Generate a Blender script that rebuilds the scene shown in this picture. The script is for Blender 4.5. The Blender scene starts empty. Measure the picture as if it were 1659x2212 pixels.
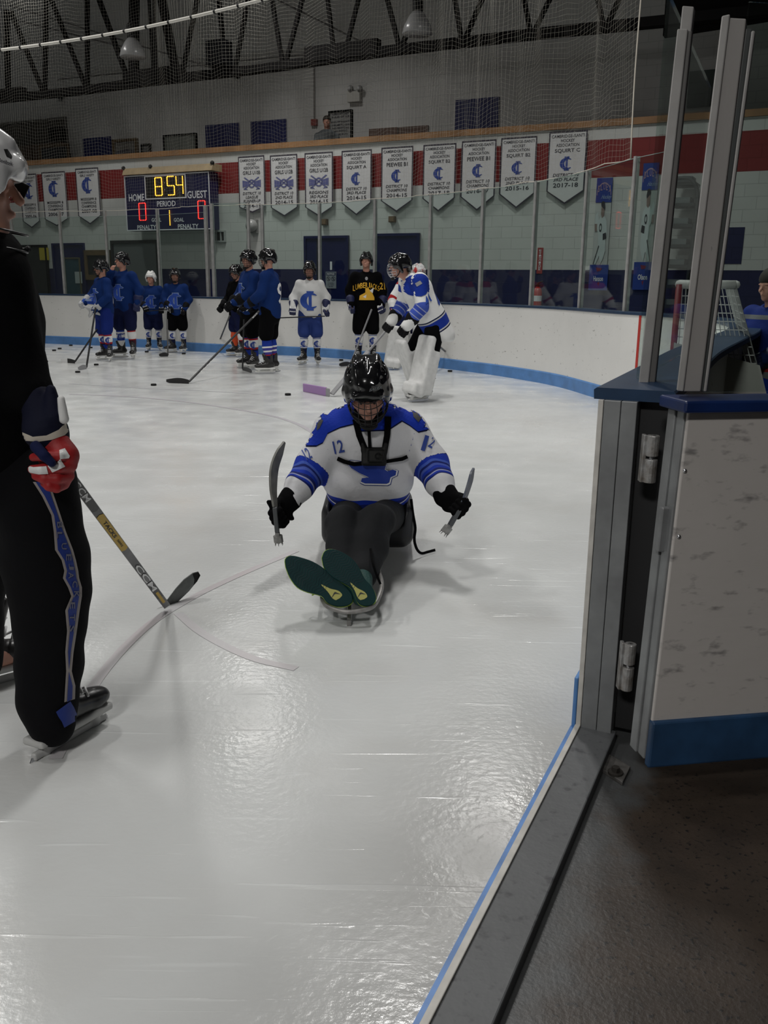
import bpy, bmesh, math, random
import numpy as np
from mathutils import Vector, Matrix
from mathutils.bvhtree import BVHTree
random.seed(4)
SC = bpy.context.scene
COL = SC.collection
W, H = 1659, 2212
# ------------------------------------------------------------------ camera
CAM_H, FPX, PITCH, ROLL = 1.35, 1920.0, math.radians(14.4), math.radians(0.6)
FWD = Vector((0, math.cos(PITCH), -math.sin(PITCH)))
_r0 = Vector((1, 0, 0)); _u0 = _r0.cross(FWD)
RIGHT = (math.cos(ROLL) * _r0 + math.sin(ROLL) * _u0).normalized()
UP = (-math.sin(ROLL) * _r0 + math.cos(ROLL) * _u0).normalized()
CP = Vector((0, 0, CAM_H))
cd = bpy.data.cameras.new('camera'); cam = bpy.data.objects.new('camera', cd); COL.objects.link(cam)
cd.sensor_fit = 'HORIZONTAL'; cd.sensor_width = 36.0; cd.lens = FPX / W * 36.0
cd.clip_start = 0.05; cd.clip_end = 200
cam.matrix_world = Matrix(((RIGHT.x, UP.x, -FWD.x, 0), (RIGHT.y, UP.y, -FWD.y, 0), (RIGHT.z, UP.z, -FWD.z, CAM_H), (0, 0, 0, 1)))
SC.camera = cam
SC.view_settings.view_transform = 'Standard'; SC.view_settings.look = 'None'
SC.view_settings.gamma = 1.0; SC.view_settings.use_curve_mapping = False
SC.view_settings.exposure = 0.0
# ------------------------------------------------------------------ world, the hall's lamps and one added fill lamp
wd = bpy.data.worlds.new('world'); SC.world = wd; wd.use_nodes = True
wd.node_tree.nodes['Background'].inputs[0].default_value = (0.75, 0.8, 0.85, 1)
wd.node_tree.nodes['Background'].inputs[1].default_value = 0.05

def area_lamp(x, y, z, sx, sy, power, rot=(0, 0, 0), spread=150, col=(1.0, 0.985, 0.955)):
    l = bpy.data.lights.new('bay_or_fill_light', 'AREA'); l.shape = 'RECTANGLE'; l.size = sx; l.size_y = sy
    l.energy = power; l.color = col; l.spread = math.radians(spread)
    o = bpy.data.objects.new('bay_or_fill_light', l); COL.objects.link(o); o.location = (x, y, z); o.rotation_euler = rot
    return o
LP = 0.53
for (x, y, p) in [(-2.7, 17.5, 230), (1.9, 13.0, 200), (-6.5, 13, 170), (-7.5, 19.5, 110), (-5.0, 8.0, 300),
                  (0.4, 7.6, 300), (-2.4, 2.2, 120), (-8.5, 1, 150)]:
    area_lamp(x, y, 7.6, 0.5, 1.3, p * LP, spread=140)

area_lamp(-2.0, -3.6, 5.2, 1.2, 0.5, 80, rot=(math.radians(52), 0, math.radians(-24)), spread=120)  # added fill lamp behind the camera, tilted to brighten the gate; not a hall fixture

# ------------------------------------------------------------------ pixel -> place helpers
def ray(px, py):
    return FWD * FPX + RIGHT * (px - W / 2) + UP * (H / 2 - py)
def atz(px, py, z=0.0):
    r = ray(px, py); return CP + r * ((z - CAM_H) / r.z)
def aty(px, py, Y):
    r = ray(px, py); return CP + r * (Y / r.y)
# lower wall plane: y = WY - .504 x ; s runs along it to the right
WU = Vector((0.893, -0.450, 0)).normalized(); WN = Vector((WU.y, -WU.x, 0))  # WN points to the rink
WO = Vector((0, 18.5, 0))
def wsz(px, py, off=0.0):
    o = WO + WN * off; r = ray(px, py); t = (o - CP).dot(WN) / r.dot(WN); p = CP + r * t
    return (p - WO).dot(WU), p.z
def wp(s, z, off=0.0):
    q = WO + WU * s + WN * off; return Vector((q.x, q.y, z))

# ------------------------------------------------------------------ materials
MATS = {}
def mat(name, col, rough=0.6, metal=0.0, spec=0.5, noise=0.0, nscale=8.0, col2=None, bump=0.0, bscale=40.0, emit=None, estr=0.0, coat=0.0):
    if name in MATS: return MATS[name]
    m = bpy.data.materials.new(name); m.use_nodes = True; nt = m.node_tree; b = nt.nodes['Principled BSDF']
    b.inputs['Roughness'].default_value = rough; b.inputs['Metallic'].default_value = metal
    b.inputs['Specular IOR Level'].default_value = spec; b.inputs['Coat Weight'].default_value = coat
    c = (*col, 1)
    b.inputs['Base Color'].default_value = c
    if noise > 0 or col2:
        tc = nt.nodes.new('ShaderNodeTexCoord'); n = nt.nodes.new('ShaderNodeTexNoise'); n.inputs['Scale'].default_value = nscale
        n.inputs['Detail'].default_value = 6; nt.links.new(tc.outputs['Object'], n.inputs['Vector'])
        r = nt.nodes.new('ShaderNodeValToRGB'); r.color_ramp.elements[0].position = 0.35; r.color_ramp.elements[1].position = 0.65
        k = col2 if col2 else tuple(x * (1 - noise) for x in col)
        r.color_ramp.elements[0].color = (*k, 1); r.color_ramp.elements[1].color = c
        nt.links.new(n.outputs['Fac'], r.inputs[0]); nt.links.new(r.outputs[0], b.inputs['Base Color'])
    if bump > 0:
        tc = nt.nodes.new('ShaderNodeTexCoord'); n = nt.nodes.new('ShaderNodeTexNoise'); n.inputs['Scale'].default_value = bscale
        n.inputs['Detail'].default_value = 5
        bp = nt.nodes.new('ShaderNodeBump'); bp.inputs['Strength'].default_value = bump; bp.inputs['Distance'].default_value = 0.01
        nt.links.new(tc.outputs['Object'], n.inputs['Vector']); nt.links.new(n.outputs['Fac'], bp.inputs['Height']); nt.links.new(bp.outputs[0], b.inputs['Normal'])
    if emit:
        b.inputs['Emission Color'].default_value = (*emit, 1); b.inputs['Emission Strength'].default_value = estr
    MATS[name] = m; return m

def ramp_mat(name, stops, attr='pt', stops2=None, rough=0.8, bump=0.15, bscale=60):
    """colour bands laid out along a stored per-vertex measure (knit stripes); stops2 is used where attribute 'arm' > .5"""
    if name in MATS: return MATS[name]
    m = bpy.data.materials.new(name); m.use_nodes = True; nt = m.node_tree; b = nt.nodes['Principled BSDF']
    b.inputs['Roughness'].default_value = rough; b.inputs['Specular IOR Level'].default_value = 0.25
    at = nt.nodes.new('ShaderNodeAttribute'); at.attribute_name = attr
    def ramp(st):
        r = nt.nodes.new('ShaderNodeValToRGB'); r.color_ramp.interpolation = 'CONSTANT'
        e = r.color_ramp.elements
        while len(e) > 1: e.remove(e[-1])
        e[0].position = st[0][0]; e[0].color = (*st[0][1], 1)
        for p, c in st[1:]:
            q = e.new(p); q.color = (*c, 1)
        nt.links.new(at.outputs['Fac'], r.inputs[0]); return r
    a = ramp(stops)
    if stops2:
        c = ramp(stops2); ar = nt.nodes.new('ShaderNodeAttribute'); ar.attribute_name = 'arm'
        g = nt.nodes.new('ShaderNodeMath'); g.operation = 'GREATER_THAN'; g.inputs[1].default_value = 0.5
        nt.links.new(ar.outputs['Fac'], g.inputs[0])
        mx = nt.nodes.new('ShaderNodeMixRGB'); nt.links.new(g.outputs[0], mx.inputs[0])
        nt.links.new(a.outputs[0], mx.inputs[1]); nt.links.new(c.outputs[0], mx.inputs[2]); nt.links.new(mx.outputs[0], b.inputs['Base Color'])
    else:
        nt.links.new(a.outputs[0], b.inputs['Base Color'])
    tc = nt.nodes.new('ShaderNodeTexCoord'); n = nt.nodes.new('ShaderNodeTexNoise'); n.inputs['Scale'].default_value = bscale
    bp = nt.nodes.new('ShaderNodeBump'); bp.inputs['Strength'].default_value = bump; bp.inputs['Distance'].default_value = 0.01
    nt.links.new(tc.outputs['Object'], n.inputs['Vector']); nt.links.new(n.outputs['Fac'], bp.inputs['Height']); nt.links.new(bp.outputs[0], b.inputs['Normal'])
    MATS[name] = m; return m

BLUE = (0.005, 0.018, 0.15); ROYAL = (0.006, 0.028, 0.26); NAVY = (0.004, 0.007, 0.04); BLACK = (0.006, 0.006, 0.007)
WHITE = (0.72, 0.72, 0.71); RED = (0.34, 0.012, 0.014); GREY = (0.20, 0.20, 0.21)
m_black = mat('black_fabric', (0.003, 0.003, 0.0035), 0.9, spec=0.06, bump=0.2, bscale=50)
m_blackg = mat('gloss_black_plastic', (0.006, 0.006, 0.007), 0.14, coat=0.5)
m_rubber = mat('black_rubber', (0.008, 0.008, 0.008), 0.6, spec=0.25)
m_white = mat('white_plastic', (0.72, 0.72, 0.70), 0.4)
m_whitef = mat('white_leather', (0.70, 0.70, 0.69), 0.6, noise=0.15, nscale=14)
m_navyf = mat('navy_fabric', NAVY, 0.85, spec=0.2, bump=0.2)
m_bluef = mat('blue_fabric', BLUE, 0.8, spec=0.2, bump=0.2)
m_royalf = mat('royal_fabric', ROYAL, 0.8, spec=0.2, bump=0.2)
m_redf = mat('red_leather', (0.30, 0.006, 0.008), 0.6, bump=0.2)
m_skin = mat('skin', (0.50, 0.25, 0.18), 0.55, noise=0.12, nscale=20)
m_steel = mat('steel', (0.55, 0.56, 0.58), 0.3, metal=1.0)
m_alu = mat('brushed_aluminium', (0.27, 0.28, 0.285), 0.5, metal=0.5, col2=(0.20, 0.205, 0.21), nscale=9, bump=0.05)
m_wire = mat('black_wire', (0.01, 0.01, 0.01), 0.35, metal=0.3)
m_ink = mat('dark_ink', (0.03, 0.03, 0.04), 0.7)
m_inkblue = mat('blue_ink', (0.02, 0.05, 0.26), 0.7)
m_inkwhite = mat('white_ink', (0.75, 0.75, 0.75), 0.7)
m_inkyellow = mat('yellow_ink', (0.75, 0.42, 0.03), 0.7)
m_blade = mat('carbon_black', (0.012, 0.012, 0.013), 0.4)
m_orange = mat('orange_fabric', (0.75, 0.10, 0.02), 0.8)

# ------------------------------------------------------------------ objects and tags
def tag(o, label=None, cat=None, group=None, kind=None):
    if label: o['label'] = label
    if cat: o['category'] = cat
    if group: o['group'] = group
    if kind: o['kind'] = kind
    return o
def thing(name, label, cat, loc=(0, 0, 0), rz=0.0, group=None, parent=None):
    o = bpy.data.objects.new(name, None); COL.objects.link(o); o.location = loc; o.rotation_euler = (0, 0, rz)
    o.empty_display_size = 0.1
    return tag(o, label, cat, group)
def rel(t, pts):
    """world points -> local points of an unscaled empty t (rotation about z only)"""
    c, s = math.cos(-t.rotation_euler.z), math.sin(-t.rotation_euler.z); out = []
    for p in pts:
        d = Vector(p) - t.location; out.append(Vector((c * d.x - s * d.y, s * d.x + c * d.y, d.z)))
    return out
def make(name, me_or_bm, m, parent=None, smooth=False, bevel=0.0, world=True):
    """link one mesh object. Geometry is given in world space when world=True and re-expressed under the parent"""
    if isinstance(me_or_bm, bmesh.types.BMesh):
        bmesh.ops.recalc_face_normals(me_or_bm, faces=me_or_bm.faces[:])
        me = bpy.data.meshes.new(name); me_or_bm.to_mesh(me); me_or_bm.free()
    else: me = me_or_bm; me.name = name
    for x in (m if isinstance(m, (list, tuple)) else [m]): me.materials.append(x)
    o = bpy.data.objects.new(name, me); COL.objects.link(o)
    if smooth: me.polygons.foreach_set('use_smooth', [True] * len(me.polygons))
    if parent is not None:
        o.parent = parent
        if world:
            root = parent
            mw = Matrix.Identity(4); q = parent; chain = []
            while q is not None: chain.append(q); q = q.parent
            for q in reversed(chain): mw = mw @ (Matrix.Translation(q.location) @ Matrix.Rotation(q.rotation_euler.z, 4, 'Z'))
            me.transform(mw.inverted())
    if bevel > 0:
        bv = o.modifiers.new('bevel', 'BEVEL'); bv.width = bevel; bv.segments = 2; bv.limit_method = 'ANGLE'
    return o
def center_origin(o):
    """put a parentless mesh's origin at its base"""
    me = o.data; n = len(me.vertices); a = np.empty(n * 3); me.vertices.foreach_get('co', a); a = a.reshape(-1, 3)
    c = Vector(((a[:, 0].min() + a[:, 0].max()) / 2, (a[:, 1].min() + a[:, 1].max()) / 2, a[:, 2].min()))
    me.transform(Matrix.Translation(-c)); o.location = c; return o

# ------------------------------------------------------------------ mesh building blocks
def add_hexa(bm, c):
    """c: 8 corners, bottom ring 0-3 then top ring 4-7"""
    v = [bm.verts.new(p) for p in c]
    for f in ((0, 3, 2, 1), (4, 5, 6, 7), (0, 1, 5, 4), (1, 2, 6, 5), (2, 3, 7, 6), (3, 0, 4, 7)):
        bm.faces.new([v[i] for i in f])
def add_box(bm, o, ax, ay, az):
    """box centred at o with half-vectors"""
    o = Vector(o); ax = Vector(ax); ay = Vector(ay); az = Vector(az)
    add_hexa(bm, [o - ax - ay - az, o + ax - ay - az, o + ax + ay - az, o - ax + ay - az, o - ax - ay + az, o + ax - ay + az, o + ax + ay + az, o - ax + ay + az])
def perp(d):
    d = Vector(d).normalized(); a = Vector((0, 0, 1)) if abs(d.z) < 0.9 else Vector((1, 0, 0))
    u = d.cross(a).normalized(); return u, d.cross(u).normalized()
def add_tube(bm, pts, r, n=6, cap=True):
    pts = [Vector(p) for p in pts]; rs = r if isinstance(r, (list, tuple)) else [r] * len(pts); rings = []
    u = None
    for i, p in enumerate(pts):
        d = (pts[min(i + 1, len(pts) - 1)] - pts[max(i - 1, 0)])
        if d.length < 1e-9: d = Vector((0, 0, 1))
        d.normalize()
        if u is None: u, v = perp(d)
        else:
            u = (u - d * u.dot(d)).normalized(); v = d.cross(u)
        rings.append([bm.verts.new(p + rs[i] * (math.cos(2 * math.pi * k / n) * u + math.sin(2 * math.pi * k / n) * v)) for k in range(n)])
    for a, b in zip(rings, rings[1:]):
        for k in range(n): bm.faces.new((a[k], a[(k + 1) % n], b[(k + 1) % n], b[k]))
    if cap and n > 2:
        bm.faces.new(rings[0][::-1]); bm.faces.new(rings[-1])
def add_bar(bm, a, b, w, h, side=None):
    a = Vector(a); b = Vector(b); d = (b - a); l = d.length; d.normalize()
    if side is None: u, v = perp(d)
    else:
        u = Vector(side); u = (u - d * u.dot(d)).normalized(); v = d.cross(u)
    add_box(bm, (a + b) / 2, d * l / 2, u * w / 2, v * h / 2)
def add_prism(bm, pts, ex):
    ex = Vector(ex); a = [bm.verts.new(Vector(p)) for p in pts]; b = [bm.verts.new(Vector(p) + ex) for p in pts]; n = len(pts)
    bm.faces.new(a[::-1]); bm.faces.new(b)
    for i in range(n): bm.faces.new((a[i], a[(i + 1) % n], b[(i + 1) % n], b[i]))
def add_ball(bm, c, r, n=8):
    bmesh.ops.create_uvsphere(bm, u_segments=n * 2, v_segments=n, radius=1.0, matrix=Matrix.Translation(c) @ Matrix.Diagonal((*(r if isinstance(r, (tuple, list)) else (r, r, r)), 1)))
def spline(pts, n):
    """Catmull-Rom through points"""
    P = [Vector(p) for p in pts]; P = [2 * P[0] - P[1]] + P + [2 * P[-1] - P[-2]]; out = []
    for i in range(1, len(P) - 2):
        for k in range(n):
            t = k / n; a, b, c, d = P[i - 1], P[i], P[i + 1], P[i + 2]
            out.append(0.5 * ((2 * b) + (c - a) * t + (2 * a - 5 * b + 4 * c - d) * t * t + (3 * b - a - 3 * c + d) * t ** 3))
    out.append(P[-2]); return out
def sweep(bm, path, prof):
    """path: list of (x,y); prof: closed list of (offset to the left of travel, z)"""
    P = [Vector((p[0], p[1], 0)) for p in path]; rings = []
    for i, p in enumerate(P):
        d = (P[min(i + 1, len(P) - 1)] - P[max(i - 1, 0)]).normalized(); n = Vector((-d.y, d.x, 0))
        rings.append([bm.verts.new(p + n * o + Vector((0, 0, z))) for o, z in prof])
    m = len(prof)
    for a, b in zip(rings, rings[1:]):
        for k in range(m): bm.faces.new((a[k], a[(k + 1) % m], b[(k + 1) % m], b[k]))
    bm.faces.new(rings[0]); bm.faces.new(rings[-1][::-1])

# text as mesh -----------------------------------------------------
_tx = {}
def text_polys(s):
    """list of (verts2d, faces) for a string, height of capitals about 1, starts at x=0"""
    if s in _tx: return _tx[s]
    c = bpy.data.curves.new('t', 'FONT'); c.body = s; c.size = 1.42; c.resolution_u = 2; c.offset = 0.022; c.fill_mode = 'FRONT'
    o = bpy.data.objects.new('t', c); me = o.to_mesh()
    v = [(p.co.x, p.co.y) for p in me.vertices]; f = [tuple(p.vertices) for p in me.polygons]
    o.to_mesh_clear(); bpy.data.objects.remove(o); bpy.data.curves.remove(c)
    _tx[s] = (v, f); return _tx[s]
def text2d(s, w, h, cx=0.0, cy=0.0, slant=0.0):
    """fit the string to width w and capital height h, centred; returns verts,faces"""
    v, f = text_polys(s)
    if not v: return [], []
    x0 = min(p[0] for p in v); x1 = max(p[0] for p in v); sw = w / max(x1 - x0, 1e-6)
    y0 = min(p[1] for p in v); y1 = max(p[1] for p in v); sh = h / max(y1 - y0, 1e-6)
    return [((p[0] - (x0 + x1) / 2) * sw + cx + slant * (p[1] - (y0 + y1) / 2) * sh, (p[1] - (y0 + y1) / 2) * sh + cy) for p in v], f
def merge2d(L):
    V = []; F = []
    for v, f in L:
        n = len(V); V += v; F += [tuple(i + n for i in q) for q in f]
    return V, F
def flat_mesh(name, vf, o, u, v, m, parent=None, off=0.0):
    """place 2-D shapes on the plane o + x u + y v"""
    bm = bmesh.new(); o = Vector(o); u = Vector(u); v = Vector(v); n = u.cross(v).normalized()
    vs = [bm.verts.new(o + u * p[0] + v * p[1] + n * off) for p in vf[0]]
    for f in vf[1]:
        try: bm.faces.new([vs[i] for i in f])
        except ValueError: pass
    me = bpy.data.meshes.new(name); bm.to_mesh(me); bm.free()
    return make(name, me, m, parent)
def poly2d(pts): return list(pts), [tuple(range(len(pts)))]
def strip2d(L, R):
    n = len(L); return L + R, [(i, i + 1, n + i + 1, n + i) for i in range(n - 1)]
def outline2d(pts, w):
    """closed outline of a polygon as quads"""
    n = len(pts); c = Vector((sum(p[0] for p in pts) / n, sum(p[1] for p in pts) / n)); inn = []
    for p in pts:
        d = Vector(p) - c; inn.append(tuple(Vector(p) - Vector((math.copysign(w, d.x) if abs(d.x) > w else 0, math.copysign(w, d.y) if abs(d.y) > w else 0))))
    return list(pts) + inn, [(i, (i + 1) % n, n + (i + 1) % n, n + i) for i in range(n)]
def ci2d(s, cx=0.0, cy=0.0, grow=0.0):
    """the interlocked C and I mark, s = overall height"""
    L = []; n = 26; o = []; q = []
    for i in range(n + 1):
        a = math.radians(42 + (318 - 42) * i / n); tap = max(0.0, math.sin(math.pi * i / n)) ** 0.6
        ro = 0.43 + grow; ri = ro - (0.03 + 0.19 * tap) - 2 * grow
        o.append((cx + s * (ro * math.cos(a) * 1.18 - 0.02), cy + s * ro * math.sin(a)))
        q.append((cx + s * (ri * math.cos(a) * 1.02 + 0.03), cy + s * (ri + 0.04 * tap) * math.sin(a)))
    L.append(strip2d(o, q)); g = grow
    def r(x0, x1, y0, y1): return poly2d([(cx + s * (x0 - g), cy + s * (y0 - g)), (cx + s * (x1 + g), cy + s * (y0 - g)), (cx + s * (x1 + g), cy + s * (y1 + g)), (cx + s * (x0 - g), cy + s * (y1 + g))])
    L += [r(-0.08, 0.08, -0.48, 0.48), r(-0.19, 0.19, 0.42, 0.50), r(-0.19, 0.19, -0.50, -0.42)]
    return merge2d(L)

def decal(name, vf, bvh, o, u, v, n, m, parent, off=0.004, maxlen=0.02, dist=1.0):
    """drape 2-D shapes on a surface: each point is cast from o + x u + y v along -n onto the surface"""
    bm = bmesh.new(); vs = [bm.verts.new((p[0], p[1], 0)) for p in vf[0]]
    for f in vf[1]:
        try: bm.faces.new([vs[i] for i in f])
        except ValueError: pass
    bmesh.ops.triangulate(bm, faces=[f for f in bm.faces if len(f.verts) > 4])
    for _ in range(6):
        e = [x for x in bm.edges if x.calc_length() > maxlen]
        if not e: break
        bmesh.ops.subdivide_edges(bm, edges=e, cuts=1, use_grid_fill=False)
        bmesh.ops.triangulate(bm, faces=[f for f in bm.faces if len(f.verts) > 4])
    o = Vector(o); u = Vector(u).normalized(); v = Vector(v).normalized(); n = Vector(n).normalized(); dead = []
    for q in bm.verts:
        p = o + u * q.co.x + v * q.co.y + n * dist * 0.5; h = bvh.ray_cast(p, -n, dist * 1.2)
        if h[0] is None: dead.append(q)
        else: q.co = h[0] + n * off
    bmesh.ops.delete(bm, geom=dead, context='VERTS')
    me = bpy.data.meshes.new(name); bm.to_mesh(me); bm.free()
    return make(name, me, m, parent)

# ------------------------------------------------------------------ implicit surfaces (bodies, clothes, gloves)
def V3(p): return np.array([p[0], p[1], p[2]], dtype=np.float32)
class Sdf:
    def __init__(s): s.P = []
    def cone(s, a, b, ra, rb, k=0.03, flat=None, neg=False):
        a = V3(a); b = V3(b); R = max(ra, rb) * (flat[1] if flat else 1) + k
        lo = np.minimum(a, b) - R; hi = np.maximum(a, b) + R; ab = b - a; l2 = float(ab @ ab) + 1e-9
        fd = V3(Vector(flat[0]).normalized()) if flat else None
        def f(X):
            p = X - a
            if flat is not None:
                t0 = np.clip((p @ ab) / l2, 0, 1); q = p - t0[..., None] * ab
                c = q @ fd; q = q - (c * (1 - 1 / flat[1]))[..., None] * fd
                return np.sqrt((q * q).sum(-1)) - (ra + (rb - ra) * t0)
            t = np.clip((p @ ab) / l2, 0, 1); q = p - t[..., None] * ab
            return np.sqrt((q * q).sum(-1)) - (ra + (rb - ra) * t)
        s.P.append((f, lo, hi, k, neg)); return s
    def ell(s, c, r, M=None, k=0.02, neg=False):
        c = V3(c); r = np.array(r, dtype=np.float32); R = float(r.max()) + k
        A = np.array(M.to_3x3() if M is not None else Matrix.Identity(3), dtype=np.float32)
        def f(X):
            q = (X - c) @ A; k0 = np.sqrt(((q / r) ** 2).sum(-1)) + 1e-6; k1 = np.sqrt(((q / (r * r)) ** 2).sum(-1)) + 1e-6
            return k0 * (k0 - 1) / k1
        s.P.append((f, c - R, c + R, k, neg)); return s
    def box(s, c, h, M=None, rd=0.01, k=0.01, neg=False):
        c = V3(c); h = np.array(h, dtype=np.float32); R = float(np.linalg.norm(h)) + rd + k
        A = np.array(M.to_3x3() if M is not None else Matrix.Identity(3), dtype=np.float32); hh = np.maximum(h - rd, 1e-4)
        def f(X):
            q = np.abs((X - c) @ A) - hh; return np.sqrt((np.maximum(q, 0) ** 2).sum(-1)) + np.minimum(q.max(-1), 0) - rd
        s.P.append((f, c - R, c + R, k, neg)); return s
    def mesh(s, name, vox, warp=None, attrs=None):
        lo = np.min([p[1] for p in s.P if not p[4]], 0) - 2 * vox; hi = np.max([p[2] for p in s.P if not p[4]], 0) + 2 * vox
        n = np.ceil((hi - lo) / vox).astype(int) + 1
        D = np.full(n, 1.0, dtype=np.float32)
        ax = [lo[i] + vox * np.arange(n[i]) for i in range(3)]
        for f, l, h, k, neg in s.P:
            i0 = np.clip(np.floor((l - lo) / vox).astype(int) - 1, 0, n); i1 = np.clip(np.ceil((h - lo) / vox).astype(int) + 2, 0, n)
            if (i1 <= i0).any(): continue
            X = np.stack(np.meshgrid(ax[0][i0[0]:i1[0]], ax[1][i0[1]:i1[1]], ax[2][i0[2]:i1[2]], indexing='ij'), -1).astype(np.float32)
            if warp: X = warp(X)
            d = f(X); sl = tuple(slice(i0[i], i1[i]) for i in range(3)); e = D[sl]
            if neg:
                hh = np.clip(0.5 - 0.5 * (e + d) / k, 0, 1); D[sl] = e * (1 - hh) + (-d) * hh + k * hh * (1 - hh)
            else:
                hh = np.clip(0.5 + 0.5 * (e - d) / k, 0, 1); D[sl] = e * (1 - hh) + d * hh - k * hh * (1 - hh)
        D[0] = D[-1] = 1; D[:, 0] = D[:, -1] = 1; D[:, :, 0] = D[:, :, -1] = 1
        v, q = surface_nets(D); v = v * vox + lo
        me = bpy.data.meshes.new(name); me.vertices.add(len(v)); me.vertices.foreach_set('co', v.astype(np.float32).ravel())
        me.loops.add(4 * len(q)); me.loops.foreach_set('vertex_index', q.astype(np.int32).ravel())
        me.polygons.add(len(q)); me.polygons.foreach_set('loop_start', np.arange(0, 4 * len(q), 4, dtype=np.int32))
        me.polygons.foreach_set('use_smooth', np.ones(len(q), dtype=bool)); me.update(calc_edges=True); me.validate()
        if attrs:
            for an, fn in attrs.items():
                at = me.attributes.new(an, 'FLOAT', 'POINT'); at.data.foreach_set('value', fn(v).astype(np.float32))
        return me
def surface_nets(D):
    S = D < 0; n = D.shape
    nx, ny, nz = n[0] - 1, n[1] - 1, n[2] - 1
    acc = np.zeros((nx, ny, nz, 3), np.float32); cnt = np.zeros((nx, ny, nz), np.float32)
    base = np.stack(np.meshgrid(np.arange(nx), np.arange(ny), np.arange(nz), indexing='ij'), -1).astype(np.float32)
    offs = [(a, b, c) for a in (0, 1) for b in (0, 1) for c in (0, 1)]
    def sub(A, o): return A[o[0]:o[0] + nx, o[1]:o[1] + ny, o[2]:o[2] + nz]
    for axis in range(3):
        for o in offs:
            if o[axis] == 1: continue
            o2 = list(o); o2[axis] = 1
            a = sub(D, o); b = sub(D, o2); cr = (a < 0) != (b < 0)
            t = np.where(cr, a / np.where(cr, a - b, 1), 0)
            p = np.array(o, np.float32) + np.zeros((nx, ny, nz, 3), np.float32); p[..., axis] += t
            acc += np.where(cr[..., None], p, 0); cnt += cr
    act = cnt > 0; idx = np.full((nx, ny, nz), -1, np.int64); idx[act] = np.arange(act.sum())
    v = base[act] + acc[act] / cnt[act][:, None]
    Q = []
    for axis in range(3):
        a = S.take(range(n[axis] - 1), axis); b = S.take(range(1, n[axis]), axis); cr = a != b
        I = np.argwhere(cr); I = I[(I > 0).all(1) & (I < np.array([nx, ny, nz])).all(1)]
        if len(I) == 0: continue
        u = (axis + 1) % 3; w = (axis + 2) % 3
        du = np.zeros(3, int); du[u] = 1; dw = np.zeros(3, int); dw[w] = 1
        g = lambda J: idx[J[:, 0], J[:, 1], J[:, 2]]
        q = np.stack([g(I - du - dw), g(I - dw), g(I), g(I - du)], 1)
        inside = S[I[:, 0], I[:, 1], I[:, 2]]
        q = np.where(inside[:, None], q, q[:, ::-1]); q = q[(q >= 0).all(1)]
        Q.append(q)
    return v, np.concatenate(Q)
def bvh_of(me): return BVHTree.FromPolygons([v.co.copy() for v in me.vertices], [tuple(p.vertices) for p in me.polygons])
def seg_t(v, pts):
    """nearest position along a polyline (0..1) and distance"""
    pts = [V3(p) for p in pts]; L = [0]
    for a, b in zip(pts, pts[1:]): L.append(L[-1] + float(np.linalg.norm(b - a)))
    best = np.full(len(v), 1e9); T = np.zeros(len(v))
    for i, (a, b) in enumerate(zip(pts, pts[1:])):
        ab = b - a; t = np.clip(((v - a) @ ab) / (ab @ ab), 0, 1); d = np.linalg.norm(v - a - t[:, None] * ab, axis=1)
        m = d < best; best[m] = d[m]; T[m] = (L[i] + t[m] * (L[i + 1] - L[i])) / L[-1]
    return T, best
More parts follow.
